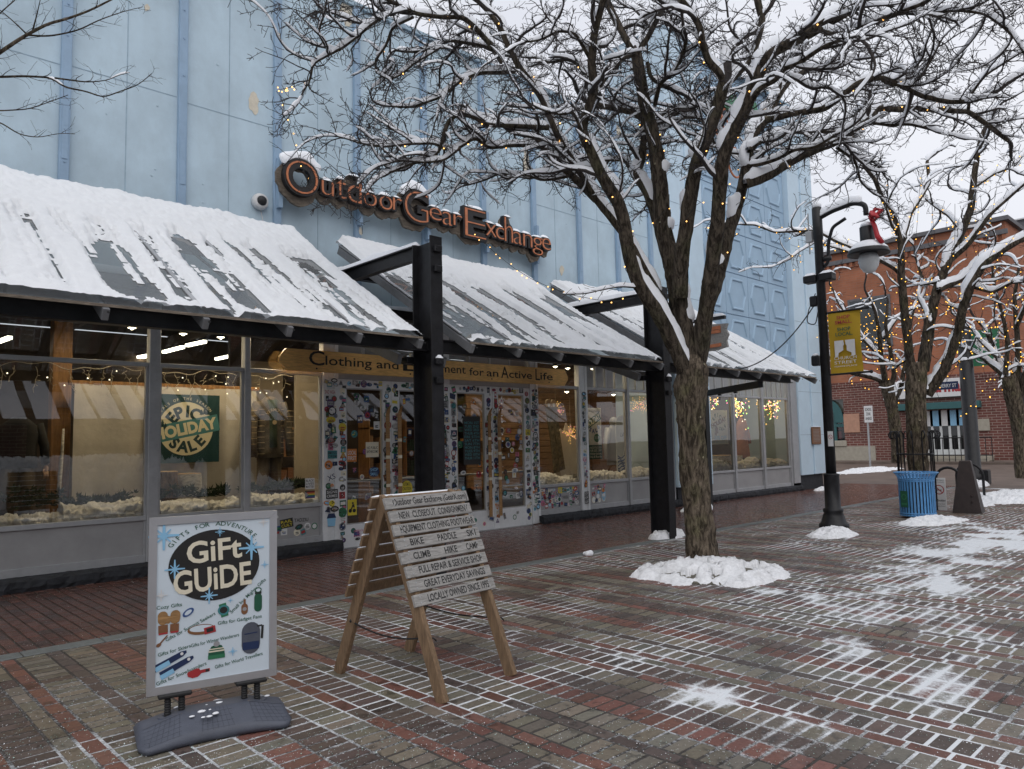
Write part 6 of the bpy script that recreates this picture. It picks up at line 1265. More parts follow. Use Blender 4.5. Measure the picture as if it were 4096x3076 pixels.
rs = np.random.default_rng(77); t = thing('fairy_lights', 'dense many coloured fairy lights along the top of the three corner bays', 'fairy lights', (18.6, 10.3, 2.4), 0, 'strings of fairy lights'); cols = ['bulb_gold', 'bulb_gold', 'bulb_white', 'bulb_pink', 'bulb_green', 'bulb_gold']; mbs = {c: MB() for c in set(cols)}; wr = MB()
for a, b in ((16.5, 17.6), (17.75, 19.1), (19.3, 20.7)):
    P = [np.array([a, 10.3, 2.5])]
    while P[-1][0] < b:
        P.append(P[-1]+np.array([rs.uniform(-.02, .06), rs.normal(0, .04), 0])); P[-1][2] = 2.60-abs(rs.normal(0, .24)); P[-1][1] = min(max(P[-1][1], 10.2), 10.6)
    wr.tube(P, .003, 4)
    for p in P:
        for k in range(2): mbs[cols[rs.integers(0, 6)]].sphere(tuple(p+rs.normal(0, .03, 3)), .014, 6, 4)
wr.build('cable', 'icicle_wire', t)
for c, mb in mbs.items(): mb.build('bulbs', c, t)
# ------------------------------------------------------------------ shop signs
mat('stand_silver', (.50, .50, .52), .35, .6, var=.05, vs_=6, bump=0); mat('stand_base', (.085, .095, .125), .55, var=.15, vs_=8, bump=.15, bs=120, stain=.2); mat('poster_sky', (.60, .68, .75), .35, var=.05, vs_=2, bump=0)
mat('base_groove', (.055, .06, .08), .6, bump=0); mat('can_blue', (.085, .26, .52), .45, var=.15, vs_=9, bump=.05); mat('bronze', (.030, .020, .018), .5, .3, var=.3, vs_=7, bump=.1); mat('banner_gold', (.46, .29, .012), .7, var=.06, vs_=4, bump=.05); mat('cam_white', (.6, .6, .6), .4); mat('galv', (.42, .43, .44), .45, .5); mat('lens_glass', (.55, .57, .58), .12, var=.1, bump=0); mat('ribbon_red', (.45, .02, .03), .5, var=.2)
mat('black_rubber', (.012, .012, .013), .6, bump=0)
LET = [('O', 215, 415, 238, 440), ('u', 440, 515, 365, 450), ('t', 535, 595, 355, 470), ('d', 605, 690, 335, 495), ('o', 705, 785, 437, 517), ('o', 805, 885, 457, 540), ('r', 890, 945, 470, 545), ('G', 965, 1110, 427, 615), ('e', 1120, 1195, 530, 605), ('a', 1203, 1265, 557, 637), ('r', 1272, 1325, 575, 642), ('E', 1345, 1475, 543, 715), ('x', 1477, 1540, 632, 707), ('c', 1540, 1590, 652, 725), ('h', 1595, 1645, 592, 742), ('a', 1650, 1705, 682, 757), ('n', 1712, 1768, 697, 772), ('g', 1772, 1835, 717, 825), ('e', 1832, 1885, 722, 792)]
t = thing('shop_sign', 'carved wooden Outdoor Gear Exchange sign with copper letters on the blue wall', 'sign', (7.7, 9.9, 5.3))
for i, (ch, xa, xb, ya, yb) in enumerate(LET):
    s = .6329; xc = (xa+xb)/2; X0 = at_y(1000+xa*s, 500+(ya+yb)/2*s, 9.84)[0]; X1 = at_y(1000+xb*s, 500+(ya+yb)/2*s, 9.84)[0]; Z1 = at_y(1000+xc*s, 500+ya*s, 9.84)[2]; Z0 = at_y(1000+xc*s, 500+yb*s, 9.84)[2]
    def glyph(off, ex, Y, grow):
        V, F = text_raw(ch, off, ex, res=5); V = V.copy(); lo, hi = V.min(0), V.max(0); w, h = X1-X0+2*grow, Z1-Z0+2*grow
        V[:, 0] = X0-grow+(V[:, 0]-lo[0])/(hi[0]-lo[0])*w; z = Z0-grow+(V[:, 1]-lo[1])/(hi[1]-lo[1])*h; return np.stack([V[:, 0], Y-V[:, 2], z], 1), F
    big = ch in 'OGE'; gr = .035 if big else .022
    V, F = glyph(.055 if big else .065, .045, 9.825, gr); o = mkobj('letter', V, F, 'letter_black', t)
    V, F = glyph(-.030 if big else -.018, .006, 9.774, 0); mkobj('inlay', V, F, 'copper', o)
    m = MB(); w, h = (X1-X0)/2+(.09 if big else .065), (Z1-Z0)/2+(.10 if big else .085); Mk = facing((X0+X1)/2-(.015 if big else 0), 9.93+.002*(i % 3), (Z0+Z1)/2-.03); out = blob(0, 0, w, h, 300+i, 30, .13)
    if ch == 'O':
        inn = blob(.02, .03, w*.42, h*.42, 400, 30, .25); q4 = [Mk @ Vector((x, y, z)) for z in (0, .05) for pts in (out, inn) for x, y in pts]; F4 = []
        for k in range(30): k2 = (k+1) % 30; F4 += [(60+k, 60+k2, 90+k2, 90+k), (k, 30+k, 30+k2, k2), (k, k2, 60+k2, 60+k), (30+k, 90+k, 90+k2, 30+k2)]
        m.add(q4, F4)
    else: m.prism(out, Mk, .05)
    m.build('backing', 'signslab', o)
    m = MB(); zt = Z1+gr; ww = (X1-X0)*(.62 if ch in 'OG' else .8); xm = (X0+X1)/2
    if ch in 'OG': 
        g = Geo(); a = np.linspace(.5, 2.6, 22); P = np.stack([xm+((X1-X0)/2+gr)*np.cos(a), np.full(22, 9.83), (Z0+Z1)/2+((Z1-Z0)/2+gr)*np.sin(a)], 1); snow_geo(g, P, np.full(22, .055), i, 1.6); 
        if g.n: g.obj('snow_cap', 'snow', o)
    else: snow_strip(m, (xm-ww/2, 9.84, zt-.006), (xm+ww/2, 9.84, zt-.006), .13, .055, i, .02); m.build('snow_cap', 'snow', o, smooth=True)
for x in (4.93, 6.29, 7.63, 8.98, 10.3): m = MB(); m.box(x-.03, x+.03, 9.935, 10.02, 5.05, 5.8); m.build('mounting_bar', 'rib_blue', t)
t = thing('plank_sign', 'long honey coloured wooden plank sign over the doors, dark carved lettering', 'sign', (8, 9.95, 2.8)); za, zb_ = 2.672, 2.99
m = MB(); m.prism([(4.92, 2.79), (5.04, za), (10.95, za), (11.05, 2.79), (11.05, 2.86), (10.96, zb_), (5.02, zb_), (4.92, 2.87)], Matrix(((1, 0, 0, 0), (0, 0, -1, 9.98), (0, 1, 0, 0), (0, 0, 0, 1))), .05); m.build('board', 'honey', t)
m = MB()
for w, a, b in (('Clothing', 1236, 1487), ('and', 1506, 1594), ('Equipment', 1612, 1863), ('for', 1877, 1935), ('an', 1946, 1993), ('Active', 2004, 2127), ('Life', 2141, 2210)):
    x0, x1 = at_y(a, 1480, 9.93)[0], at_y(b, 1480, 9.93)[0]; zb0 = 2.785+(-.02 if x0 > 8 else 0)
    if w[0].isupper():
        cw = (x1-x0)*(.235 if len(w) > 5 else .26); text_to(m, w[0], facing(x0+cw/2, 9.9285, zb0-.015), w=cw, h=.215, offset=.006); text_to(m, w[1:], facing((x0+cw*1.06+x1)/2, 9.9285, zb0), w=x1-x0-cw*1.06, h=.14, offset=.008)
    else: text_to(m, w, facing((x0+x1)/2, 9.9285, zb0), w=x1-x0, h=.135, offset=.008)
m.build('lettering', 'ink', t); m = MB()
for x in (5.5, 7.2, 9.0, 10.5): m.lathe([(.014, 0), (.014, .004)], 10, Matrix.Translation((x, 9.93, 2.72)) @ Matrix.Rotation(math.radians(90), 4, 'X'))
m.build('bolt', 'black_steel', t)
# projecting wooden sign on an arm from the second post
pz = at_x(2900, 1268, 10.05)[2]; ya, yb = at_x(2916, 1340, 10.05)[1], 6.62; zt, z0 = at_x(2885, 1292, 10.05)[2], at_x(2885, 1400, 10.05)[2]
t = thing('hanging_sign', 'small rough wooden sign hanging from an arm right of the tree trunk', 'sign', (10.05, 6.3, z0)); m = MB(); m.bar((10.05, 6.85, pz), (10.05, ya+.05, pz), .05, .05); m.bar((10.05, (ya+yb)/2-.08, pz), (10.05, (ya+yb)/2-.08, zt), .02, .03); m.build('arm', 'black_steel', t)
M = frame((10.05, (ya+yb)/2, (zt+z0)/2), (0, -1, 0), (0, 0, 1)); m = MB(); w_, h_ = (yb-ya)/2, (zt-z0)/2
m.prism([(w_*a, h_*b) for a, b in ((-1, -.9), (-.3, -1), (.5, -.98), (.95, -.8), (.9, -.3), (1, .1), (.9, .5), (.98, .9), (.3, 1), (-.5, .95), (-1, .9))], M @ Matrix.Translation((0, 0, -.025)), .05); m.build('board', 'weathered', t)
m = MB(); 
for y in (.62, .34, -.68): m.bar(M @ Vector((-.1*w_, h_*y, .03)), M @ Vector((w_*.72, h_*(y+.06), .03)), .03, .05)
m.bar(M @ Vector((-.12*w_, -h_*.66, .03)), M @ Vector((-.12*w_, h_*.6, .03)), .03, .05); m.build('emblem', 'copper', t)
m = MB(); snow_strip(m, (10.05, 6.7, pz+.025), (10.05, ya+.05, pz+.025), .06, .05, 3.3); m.build('snow_cap', 'snow', t, smooth=True)
# dome camera
q = at_y(1047, 803, 10.0); t = thing('security_camera', 'white dome camera on the blue wall left of the shop sign', 'camera', tuple(q)); m = MB(); m.smooth = True; MR = Matrix.Translation((q[0], 10.09, q[2])) @ Matrix.Rotation(math.radians(90), 4, 'X'); m.lathe([(.12, 0), (.12, .05), (.105, .09), (.085, .10)], 22, MR); m.build('housing', 'cam_white', t); m = MB(); m.smooth = True; m.lathe([(.075, .095), (.065, .12), (.045, .14), (.015, .15)], 18, MR); m.build('dome', 'black_rubber', t); m = MB(); m.tube([(q[0]+.02, 10.09, q[2]-.08), (q[0]+.05, 10.092, q[2]-.2), (q[0]+.12, 10.092, q[2]-.5)], .006, 6); m.build('cable', 'cam_white', t)
# ------------------------------------------------------------------ poster stand in the foreground
ux = Vector((.66, -.16, 0)).normalized(); ang = math.atan2(ux.y, ux.x); P0 = Vector((1.70, 4.145, 0))+Vector((-ux.y, ux.x, 0))*.15
t = thing('poster_stand', 'silver framed Gift Guide poster on a grey wheeled base', 'poster stand', tuple(P0), ang); MW = Matrix.Translation(P0) @ Matrix.Rotation(ang, 4, 'Z')
W2, zb0, zt0 = .342, .232, 1.185; Fm = MW @ facing(0, 0, 0)
def loc(x, y, z): return MW @ Vector((x, y, z))
m = MB(); f = .042
def fbar(pts): m.prism(pts, Fm @ Matrix.Translation((0, 0, -.012)), .026)
fbar([(-W2, zb0), (W2, zb0), (W2-f, zb0+f), (-W2+f, zb0+f)]); fbar([(-W2, zt0), (-W2+f, zt0-f), (W2-f, zt0-f), (W2, zt0)]); fbar([(-W2, zb0+.001), (-W2+f, zb0+f+.001), (-W2+f, zt0-f-.001), (-W2, zt0-.001)]); fbar([(W2, zb0+.001), (W2, zt0-.001), (W2-f, zt0-f-.001), (W2-f, zb0+f+.001)])
m.build('frame', 'stand_silver', t)
m = MB(); m.box(-W2+.02, W2-.02, -.006, .010, zb0+.02, zt0-.02, MW); ps_ = m.build('poster', 'poster_sky', t)
cx0, zc = .0, (zb0+zt0)/2; HW, HH = W2-f, (zt0-zb0)/2-f
def pp(u, v): return (u*HW, zc+v*HH)         # poster coordinates -1..1
def PM(u, v, z=.0085, rot=0): x, y = pp(u, v); return Fm @ Matrix.Translation((x, y, z)) @ Matrix.Rotation(rot, 4, 'Z')
m = MB(); flat(m, PM(-.0, .44), ngon(HW*.81, HH*.455, 48), 0); m.build('dark_oval', 'ink_forest' if False else 'poster_ink2' if 'poster_ink2' in MATS else 'ink', ps_)
m = MB(); text_to(m, 'GiFt', PM(.0, .50, .0098, .05), w=HW*.98, h=HH*.27, offset=.022); text_to(m, 'GUiDE', PM(-.02, .13, .0098, .05), w=HW*1.38, h=HH*.29, offset=.022); m.build('title', 'ink_cream', ps_)
m = MB(); arc_text(m, 'GIFTS FOR ADVENTURE.', PM(.0, .437) @ Matrix.Diagonal((1.2, 1, 1, 1)), HH*.535, math.radians(146), math.radians(34), .024, .004); m.build('arched_line', 'ink_forest', ps_)
def star(mb, u, v, r, w=.13):
    for k in range(4):
        a = k*math.pi/4; rr = r*(1 if k % 2 == 0 else .62); flat(mb, PM(u, v, .0102+.0002*k, a), [(-rr*w*.5, -rr), (rr*w*.5, -rr), (rr*w*.9, 0), (rr*w*.5, rr), (-rr*w*.5, rr), (-rr*w*.9, 0)])
m = MB()
for u, v, r in ((-.89, .86, .078), (.66, .62, .070), (-.70, .43, .052), (.08, .86, .026), (-.10, .05, .045), (.91, .38, .022), (.33, -.70, .024), (.28, -.04, .014)): star(m, u, v, r)
m.build('blue_stars', 'ink_sky', ps_); m = MB()
for u, v, r in ((.88, .95, .028), (-.92, .12, .032)): star(m, u, v, r)
m.build('white_stars', 'ink_white', ps_)
m = MB(); caps = [('Cozy Gifts', -.78, -.045, .04, .36), ('Small but Mighty Gifts', .62, -.02, .72, .72), ('Gifts for Summit Seekers', -.40, -.33, .42, .78), ('Gifts for Gadget Fans', .46, -.325, .04, .68), ('Gifts for Skiers', -.68, -.60, .16, .47), ('Gifts for Winter Wanderers', .02, -.545, .10, .72), ('Gifts for Snowboarders', -.55, -.90, .28, .74), ('Gifts for World Travellers', .45, -.845, .14, .74)]
for s, u, v, rot, w in caps:
    n = len(s); W = w*HW*1.18
    text_to(m, s, PM(u, v, .0086, rot), w=W, h=.019, offset=.006)
m.build('captions', 'ink_forest', ps_)
def item(name, parts):
    m = MB(); mats_ = []
    for k, (pts, u, v, rot, mt) in enumerate(parts):
        if mt not in mats_: mats_.append(mt)
        m.cur = mats_.index(mt); flat(m, PM(u, v, .0087+.00025*k, rot), pts)
    m.build(name, mats_, ps_)
def rr(w, h): return rect(w*HW, h*HH)
item('mitten_picture', [(capsule(.17*HW, .17*HH), -.88, -.25, .05, 'oak'), (rr(.16, .10), -.88, -.30, .03, 'ink_brown'), (rr(.15, .022), -.88, -.355, .05, 'ink_red'), (ngon(.05*HW, .05*HH, 12), -.80, -.19, 0, 'oak'), (capsule(.17*HW, .17*HH), -.69, -.25, -.08, 'oak'), (rr(.15, .10), -.69, -.30, -.03, 'ink_brown'), (rr(.13, .022), -.69, -.35, .0, 'ink_red')])
item('carabiner_picture', [(ngon(.11*HW, .042*HH, 18), -.46, -.13, .6, 'ink_blue'), (ngon(.07*HW, .024*HH, 18), -.46, -.13, .6, 'poster_sky')])
item('watch_picture', [(rr(.13, .17), .16, -.155, .2, 'ink_green'), (ngon(.105*HW, .065*HH, 18), .16, -.155, 0, 'ink_teal'), (ngon(.07*HW, .043*HH, 18), .16, -.155, 0, 'ink_black')])
item('jug_picture', [([(x, y-.08*HH) for x, y in capsule(.12*HW, .14*HH)], .54, -.165, 0, 'ink_brown'), (rr(.04, .07), .54, -.085, 0, 'ink_brown'), (ngon(.04*HW, .025*HH, 10), .54, -.175, 0, 'ink_grey')])
item('bottle_picture', [([(x, y-.13*HH) for x, y in capsule(.145*HW, .24*HH)], .79, -.10, 0, 'ink_forest'), (rr(.12, .04), .79, .02, 0, 'ink_black'), (ngon(.065*HW, .035*HH, 14), .79, .055, 0, 'ink_forest'), (ngon(.045*HW, .022*HH, 14), .79, .053, 0, 'poster_sky')])
item('headlamp_picture', [(ngon(.24*HW, .065*HH, 22), -.23, -.365, .0, 'ink_brown'), (ngon(.205*HW, .042*HH, 22), -.23, -.352, .0, 'poster_sky'), (rr(.2, .085), -.08, -.385, .15, 'ink_red'), (rr(.12, .05), -.08, -.385, .15, 'ink_black')])
item('spoon_picture', [(rr(.025, .13), -.87, -.43, -.75, 'ink_brown'), (ngon(.045*HW, .022*HH, 12), -.95, -.49, .5, 'ink_brown')])
SKP = [(x*HW, y*HH) for x, y in ((-.30, -.042), (.22, -.034), (.30, -.015), (.31, .015), (.22, .034), (-.30, .042))]
item('ski_picture', [(SKP, -.76, -.70, .42, 'ink_navy'), (SKP, -.64, -.78, .42, 'ink_navy'), (rr(.26, .06), -.88, -.755, .42, 'ink_sky'), (rr(.24, .06), -.80, -.86, .42, 'ink_sky'), (ngon(.028*HW, .02*HH, 10), -.56, -.635, 0, 'ink_white'), (ngon(.028*HW, .02*HH, 10), -.44, -.715, 0, 'ink_white')])
item('hat_picture', [([(x*HW, y*HH) for x, y in ((-.15, -.09), (.15, -.09), (.14, .0), (.09, .06), (0, .08), (-.09, .06), (-.14, 0))], .04, -.66, 0, 'ink_forest'), (rr(.28, .018), .04, -.665, 0, 'ink_cream'), (rr(.25, .013), .04, -.635, 0, 'ink_cream'), (ngon(.055*HW, .036*HH, 14), .04, -.575, 0, 'ink_grey'), (rr(.30, .05), .04, -.735, 0, 'ink_green')])
item('backpack_picture', [([(x, y-.2*HH) for x, y in capsule(.34*HW, .41*HH, 9)], .66, -.565, 0, 'stand_base'), (rr(.045, .17), .87, -.50, -.06, 'ink_black'), (rr(.10, .02), .82, -.415, .05, 'ink_black'), (rr(.24, .014), .66, -.50, .05, 'ink_navy'), (rr(.3, .10), .66, -.66, .0, 'ink_navy')])
item('goggles_picture', [(blob(0, 0, .13*HW, .05*HH, 5, 20, .2), -.34, -.905, .1, 'ink_red'), (rr(.17, .04), -.16, -.89, .08, 'ink_red'), (rr(.06, .03), -.12, -.89, .08, 'ink_black')])
for s in (-.20, .20):
    m = MB(); m.box(s-.085, s+.085, -.035, .035, zb0-.022, zb0-.001, MW, .006); m.build('clamp', 'black_rubber', t)
    for d in (-.035, .035):
        m = MB(); a = np.linspace(0, 1, 60); m.lathe([(.0155+.003*(k % 2), zb0-.022-.145*k/22) for k in range(22)][::-1], 12, MW @ Matrix.Translation((s+d, 0, 0))); m.build('spring', 'black_rubber', t)
# moulded base: rounded trough with a waisted front edge
bh = lambda u, w: .130*(1-.42*max(0, (abs(u)-.45)/.55))*(1-.62*max(0, (abs(w)-.30)/.70))
bd = lambda u: .265*(1-.22*(1-u*u))*(1 if abs(u) < .86 else 1-((abs(u)-.86)/.14)**2*.35)
nx, ny = 40, 26; V = []; U = np.linspace(-1, 1, nx); Wv = np.linspace(-1, 1, ny)
prof = lambda x: (1-abs(x)**5)
for i, u in enumerate(U):
    dep = .265*(1-.22*(1-u*u)**1.0)*(1 if abs(u) < .86 else 1-((abs(u)-.86)/.14)**2*.35)
    for j, w in enumerate(Wv):
        top = bh(u, w) ; e = min(1, (1-abs(u))/.035)**.5*min(1, (1-abs(w))/.05)**.5
        V.append((u*.392, w*dep, .03+max(.0, (top-.03))*e))
n0 = len(V)
idx = np.arange(nx*ny).reshape(nx, ny); F = np.stack([idx[:-1, :-1], idx[1:, :-1], idx[1:, 1:], idx[:-1, 1:]], -1).reshape(-1, 4).tolist()
ring = [idx[i, 0] for i in range(nx)]+[idx[nx-1, j] for j in range(1, ny)]+[idx[i, ny-1] for i in range(nx-2, -1, -1)]+[idx[0, j] for j in range(ny-2, 0, -1)]
Vb = [(V[k][0]*.985, V[k][1]*.985, .006) for k in ring]; V2 = V+Vb
for a in range(len(ring)): b_ = (a+1) % len(ring); F.append((ring[b_], ring[a], n0+a, n0+b_))
F.append(tuple(range(n0, n0+len(ring)))[::-1]); me_o = mkobj('base', [tuple(MW @ Vector(v)) for v in V2], F, 'stand_base', t, smooth=True)
m = MB()
for s in (-.2, .2): m.lathe([(.085, 0), (.085, .012), (.06, .013), (.058, .006)], 24, MW @ Matrix.Translation((s, 0, .10)) @ Matrix.Diagonal((1, .6, 1, 1)))
m.build('socket', 'stand_base', me_o)
m = MB()
def gline(u0, w0, u1, w1):
    m.tube([loc(u*.392, w*bd(u), bh(u, w)+.0005) for u, w in [(u0+(u1-u0)*t_, w0+(w1-w0)*t_) for t_ in np.linspace(0, 1, 9)]], .0009, 4)
for sx in (-1, 1):
    for k in range(6): gline(sx*(.50+.075*k), -.92, sx*(.46+.06*k), -.30)
    for k in range(6): gline(sx*.46, -.9+.12*k, sx*.92, -.9+.12*k)
for k in range(7): gline(-.21+.07*k, -.93, -.15+.05*k, -.30)
for k in range(4): gline(-.21, -.9+.16*k, .21, -.9+.16*k)
m.build('moulded_grid', 'base_groove', me_o)
rs = np.random.default_rng(8); m = MB(); m.smooth = True
for k in range(16):
    u, w = (rs.normal(-.02, .06), rs.normal(-.05, .04)) if k < 11 else (rs.uniform(-.2, .3), rs.uniform(.0, .1)); m.sphere(tuple(loc(u, w, .127-.25*abs(w)**1.5-.1*u*u)), rs.uniform(.008, .024), 9, 5, (1.2, 1, .28))
m.build('snow_bits', 'snow', me_o)
# ------------------------------------------------------------------ slatted wooden sandwich board
A0 = Vector((3.125, 4.20, 0)); aa = math.radians(7.0); t = thing('sandwich_board', 'weathered slatted wooden A frame sign lettered on grey boards', 'sandwich board', tuple(A0), aa); MA = Matrix.Translation(A0) @ Matrix.Rotation(aa, 4, 'Z')
def la(x, y, z): return MA @ Vector((x, y, z))
SLA = .405; apex = 1.235
for sx in (-1, 1):
    for sy in (-1, 1):
        m = MB(); x = sx*.325+(.015 if sy > 0 else 0); a, b = la(x, sy*.51, -.004), la(x, sy*(.015), apex-.02); m.bar(a, b, .04, .085, MA.to_3x3() @ Vector((0, 1, .3)), .004); m.build('leg', 'raw_wood', t)
rows_t = [['Outdoor Gear Exchange (GearX.com)'], ['NEW  CLOSEOUT  CONSIGNMENT'], ['EQUIPMENT CLOTHING FOOTWEAR'], ['BIKE', 'PADDLE', 'SKI'], ['CLIMB', 'HIKE', 'CAMP'], ['FULL REPAIR & SERVICE SHOP'], ['GREAT EVERYDAY SAVINGS'], ['LOCALLY OWNED SINCE 1995']]
zs_ = np.linspace(1.18, .585, 8); rs = np.random.default_rng(3)
for side in (-1, 1):
    for k, z in enumerate(zs_):
        y = side*((apex-z)*SLA+.052); yv = Vector((0, -side*SLA, 1)).normalized(); jl, jr = rs.uniform(-.012, .012), rs.uniform(-.012, .012)
        Mb = MA @ frame((0, y, z), (1 if side < 0 else -1, 0, 0), tuple(yv)); m = MB(); m.box(-.388+jl, .388+jr, -.036-(.003 if k else .006), .036, -.011, .011, Mb @ Matrix.Rotation(rs.uniform(-.006, .006), 4, 'Z'), .003)
        b = m.build('board', 'weathered' if side < 0 else 'raw_wood', t)
        if side < 0:
            m = MB(); tx = rows_t[k]
            if len(tx) == 1: w = {0: .70, 1: .655, 2: .695, 5: .60, 6: .58, 7: .58}[k]; text_to(m, tx[0], Mb @ Matrix.Translation((.03 if k > 2 else .015, -.022, .0118)), w=w, h=.045 if k else .044, offset=.018)
            else:
                for s, xx in zip(tx, (-.22, .06, .30) if k == 3 else (-.21, .06, .27)): text_to(m, s, Mb @ Matrix.Translation((xx, -.02, .0118)), h=.044, w=.030*len(s), offset=.018)
            m.build('lettering', 'ink', b)
            m = MB()
            for xx in (-.325, .325):
                for q in (-.018, .018): m.lathe([(.005, 0), (.005, .002)], 8, Mb @ Matrix.Translation((xx, q, .0112)))
            m.build('screw', 'galv', b)
        elif k % 1 == 0:
            m = MB(); snow_strip(m, MA @ Vector((-.38, y, z+.036)), MA @ Vector((.38, y, z+.036)), .02, .008, k+2.); m.build('snow_line', 'snow', b)
for sx in (-1, 1):
    f = .30; p0, p1 = np.array(la(sx*.325, -.51*(1-f)-.03, f*apex)), np.array(la(sx*.325, .51*(1-f), f*apex)); m = MB(); m.smooth = True; m.tube(sag(p0, p1, .05 if sx < 0 else .03), .0055, 6)
    for p in (p0, p1): m.sphere(tuple(p), .013, 8, 6)
    m.tube([p0, p0+np.array([.03, -.02, -.01]), p0+np.array([.05, -.02, -.03])], .005, 6); m.build('rope', 'black_rubber', t)
# ------------------------------------------------------------------ street lamp with banner
Lb = gz(3337, 2118); lx, ly = Lb[0], Lb[1]
def zat(y, x=3310): d = ray(x, y); return EYE+math.hypot(lx, ly)/math.hypot(d[0], d[1])*d[2]
ztop = zat(828, 3272); zsl = zat(1905, 3324)
t = thing('street_lamp', 'black street lamp post with snowy bell shade and red ribbon bow', 'lamp post', (lx, ly, 0))
m = MB(); m.smooth = True; m.lathe([(.235, 0), (.235, .07), (.2, .10), (.165, .22), (.145, .26), (.16, .28), (.16, .32), (.125, .34), (.122, zsl-.01), (.128, zsl), (.128, zsl+.02), (.085, zsl+.03)], 28, c=(lx, ly, .02)); m.build('base', 'black_steel', t)
m = MB(); m.smooth = True; m.lathe([(.083, zsl), (.072, ztop-.6), (.082, ztop-.55), (.082, ztop-.02), (.06, ztop), (.02, ztop+.01)], 20, c=(lx, ly, 0)); m.build('pole', 'black_steel', t)
m = MB(); m.smooth = True; m.sphere((lx, ly, ztop+.03), .085, 12, 8, (1, 1, .9)); m.build('snow_cap', 'snow', t)
hy = at_x(3473, 1000, lx)[1]; zl = at_x(3473, 990, lx)[2]; za = at_x(3400, 822, lx)[2]
arm = [np.array([lx, ly, za-.10]), np.array([lx, ly-.25, za-.02]), np.array([lx, ly-.6, za+.03]), np.array([lx, hy+.12, za+.01]), np.array([lx, hy, za-.05]), np.array([lx, hy, za-.22])]
m = MB(); m.smooth = True; Q, r_ = densify(np.array(arm), np.full(6, .045), .03); m.tube(Q, .042, 12); m.tube(densify(np.array([[lx, ly-.07, za-.95], [lx, ly-.15, za-.9], [lx, ly-.17, za-.55], [lx, ly-.25, za-.3], [lx, ly-.48, za-.2]]), np.full(5, .03), .04)[0], .028, 10); m.box(lx-.03, lx+.03, ly-.2, ly+.0, za-.86, za-.78); m.build('arm', 'black_steel', t)
g = Geo(); snow_geo(g, Q[:-8], np.full(len(Q)-8, .05), 4., 1.7); g.n and g.obj('arm_snow', 'snow', t)
m = MB(); m.smooth = True; m.lathe([(.05, .36), (.115, .34), (.115, .10), (.12, .08), (.20, .04), (.30, -.04), (.325, -.10), (.325, -.115), (.20, -.10), (.15, -.11)], 28, c=(lx, hy, zl)); m.build('shade', 'black_steel', t)
m = MB(); m.smooth = True; m.lathe([(.13, -.11), (.155, -.16), (.16, -.22), (.14, -.32), (.09, -.40), (.02, -.43)], 24, c=(lx, hy, zl)); m.build('globe', 'lens_glass', t)
m = MB(); m.smooth = True; m.lathe([(.315, -.085), (.29, -.015), (.20, .075), (.13, .10), (.10, .11)], 28, c=(lx, hy, zl)); m.lathe([(.10, .345), (.09, .40), (.03, .43)], 16, c=(lx, hy, zl)); m.build('shade_snow', 'snow', t)
m = MB(); m.smooth = True
for a in (.5, 1.4, 2.4, 3.4): 
    d = np.array([.06*math.cos(a), -.06-.03*math.sin(a), .05*math.sin(a*1.7)]); b0 = np.array([lx-.05, hy-.06, zl+.50]); m.tube([b0, b0+d*1.2+[0, 0, .07], b0+d*2.2, b0+d*1.1-[0, 0, .05], b0], [.012, .03, .038, .03, .012], 8)
m.tube([(lx-.06, hy-.07, zl+.5), (lx-.1, hy-.16, zl+.30), (lx-.12, hy-.20, zl+.12), (lx-.14, hy-.27, zl+.0)], [.03, .045, .05, .045], 4); m.build('ribbon_bow', 'ribbon_red', t)
for dy, dz in ((.16, 0), (-.12, .01)):
    z = zat(1115, 3265); m = MB(); m.box(lx-.10, lx+.10, ly+dy-.11, ly+dy+.11, z-.06, z+.06, Matrix.Translation((0, 0, 0)), .015); m.bar((lx, ly, z-.06), (lx, ly+dy, z-.05), .03, .03); m.build('flood_lamp', 'black_steel', t); m = MB(); snow_strip(m, (lx, ly+dy-.11, z+.06), (lx, ly+dy+.11, z+.06), .2, .06, dy*9); m.build('lamp_snow', 'snow', t, smooth=True)
z = zat(1440, 3290); m = MB(); m.box(lx-.06, lx+.06, ly+.09, ly+.22, z-.09, z+.09, b=.02); m.build('control_box', 'black_steel', t); m = MB(); m.sphere((lx, ly+.155, z+.095), .055, 8, 5, (1, 1, .6)); m.build('box_snow', 'snow', t, smooth=True)
z = zat(1200, 3270); m = MB(); m.box(lx-.05, lx+.05, ly+.06, ly+.2, z-.1, z+.08, b=.02); m.build('control_box', 'black_steel', t); z = zat(940, 3280); m = MB(); m.box(lx-.04, lx+.04, ly+.09, ly+.21, z-.1, z+.1, b=.01); m.tube([(lx, ly+.16, z-.3), (lx, ly+.16, z+.42)], .012, 6); m.build('antenna', 'galv', t)
z = zat(1780, 3320); m = MB(); m.box(lx-.127, lx-.123, ly-.17, ly+.03, z-.01, z+.05) if False else None
za_ = at_x(3323, 1725, lx-.1)[2]; zb_ = at_x(3323, 1785, lx-.1)[2]; y0, y1 = at_x(3312, 1755, lx-.09)[1], at_x(3333, 1755, lx-.09)[1]; m = MB(); m.box(lx-.095, lx-.09, y1, y0, zb_, za_); ns = m.build('no_smoking_plate', 'ink_white', t)
m = MB(); M = frame((lx-.0955, (y0+y1)/2, (za_*.62+zb_*.38)), (0, -1, 0), (0, 0, 1)); r_ = abs(y0-y1)*.42
def ringf(mb, M, r, w, n=24, z=.001):
    for k in range(n): a, b = 2*math.pi*k/n, 2*math.pi*(k+1)/n; mb.add([M @ Vector((rr_*math.cos(x), rr_*math.sin(x), z)) for rr_, x in ((r, a), (r, b), (r-w, b), (r-w, a))], [(0, 1, 2, 3)])
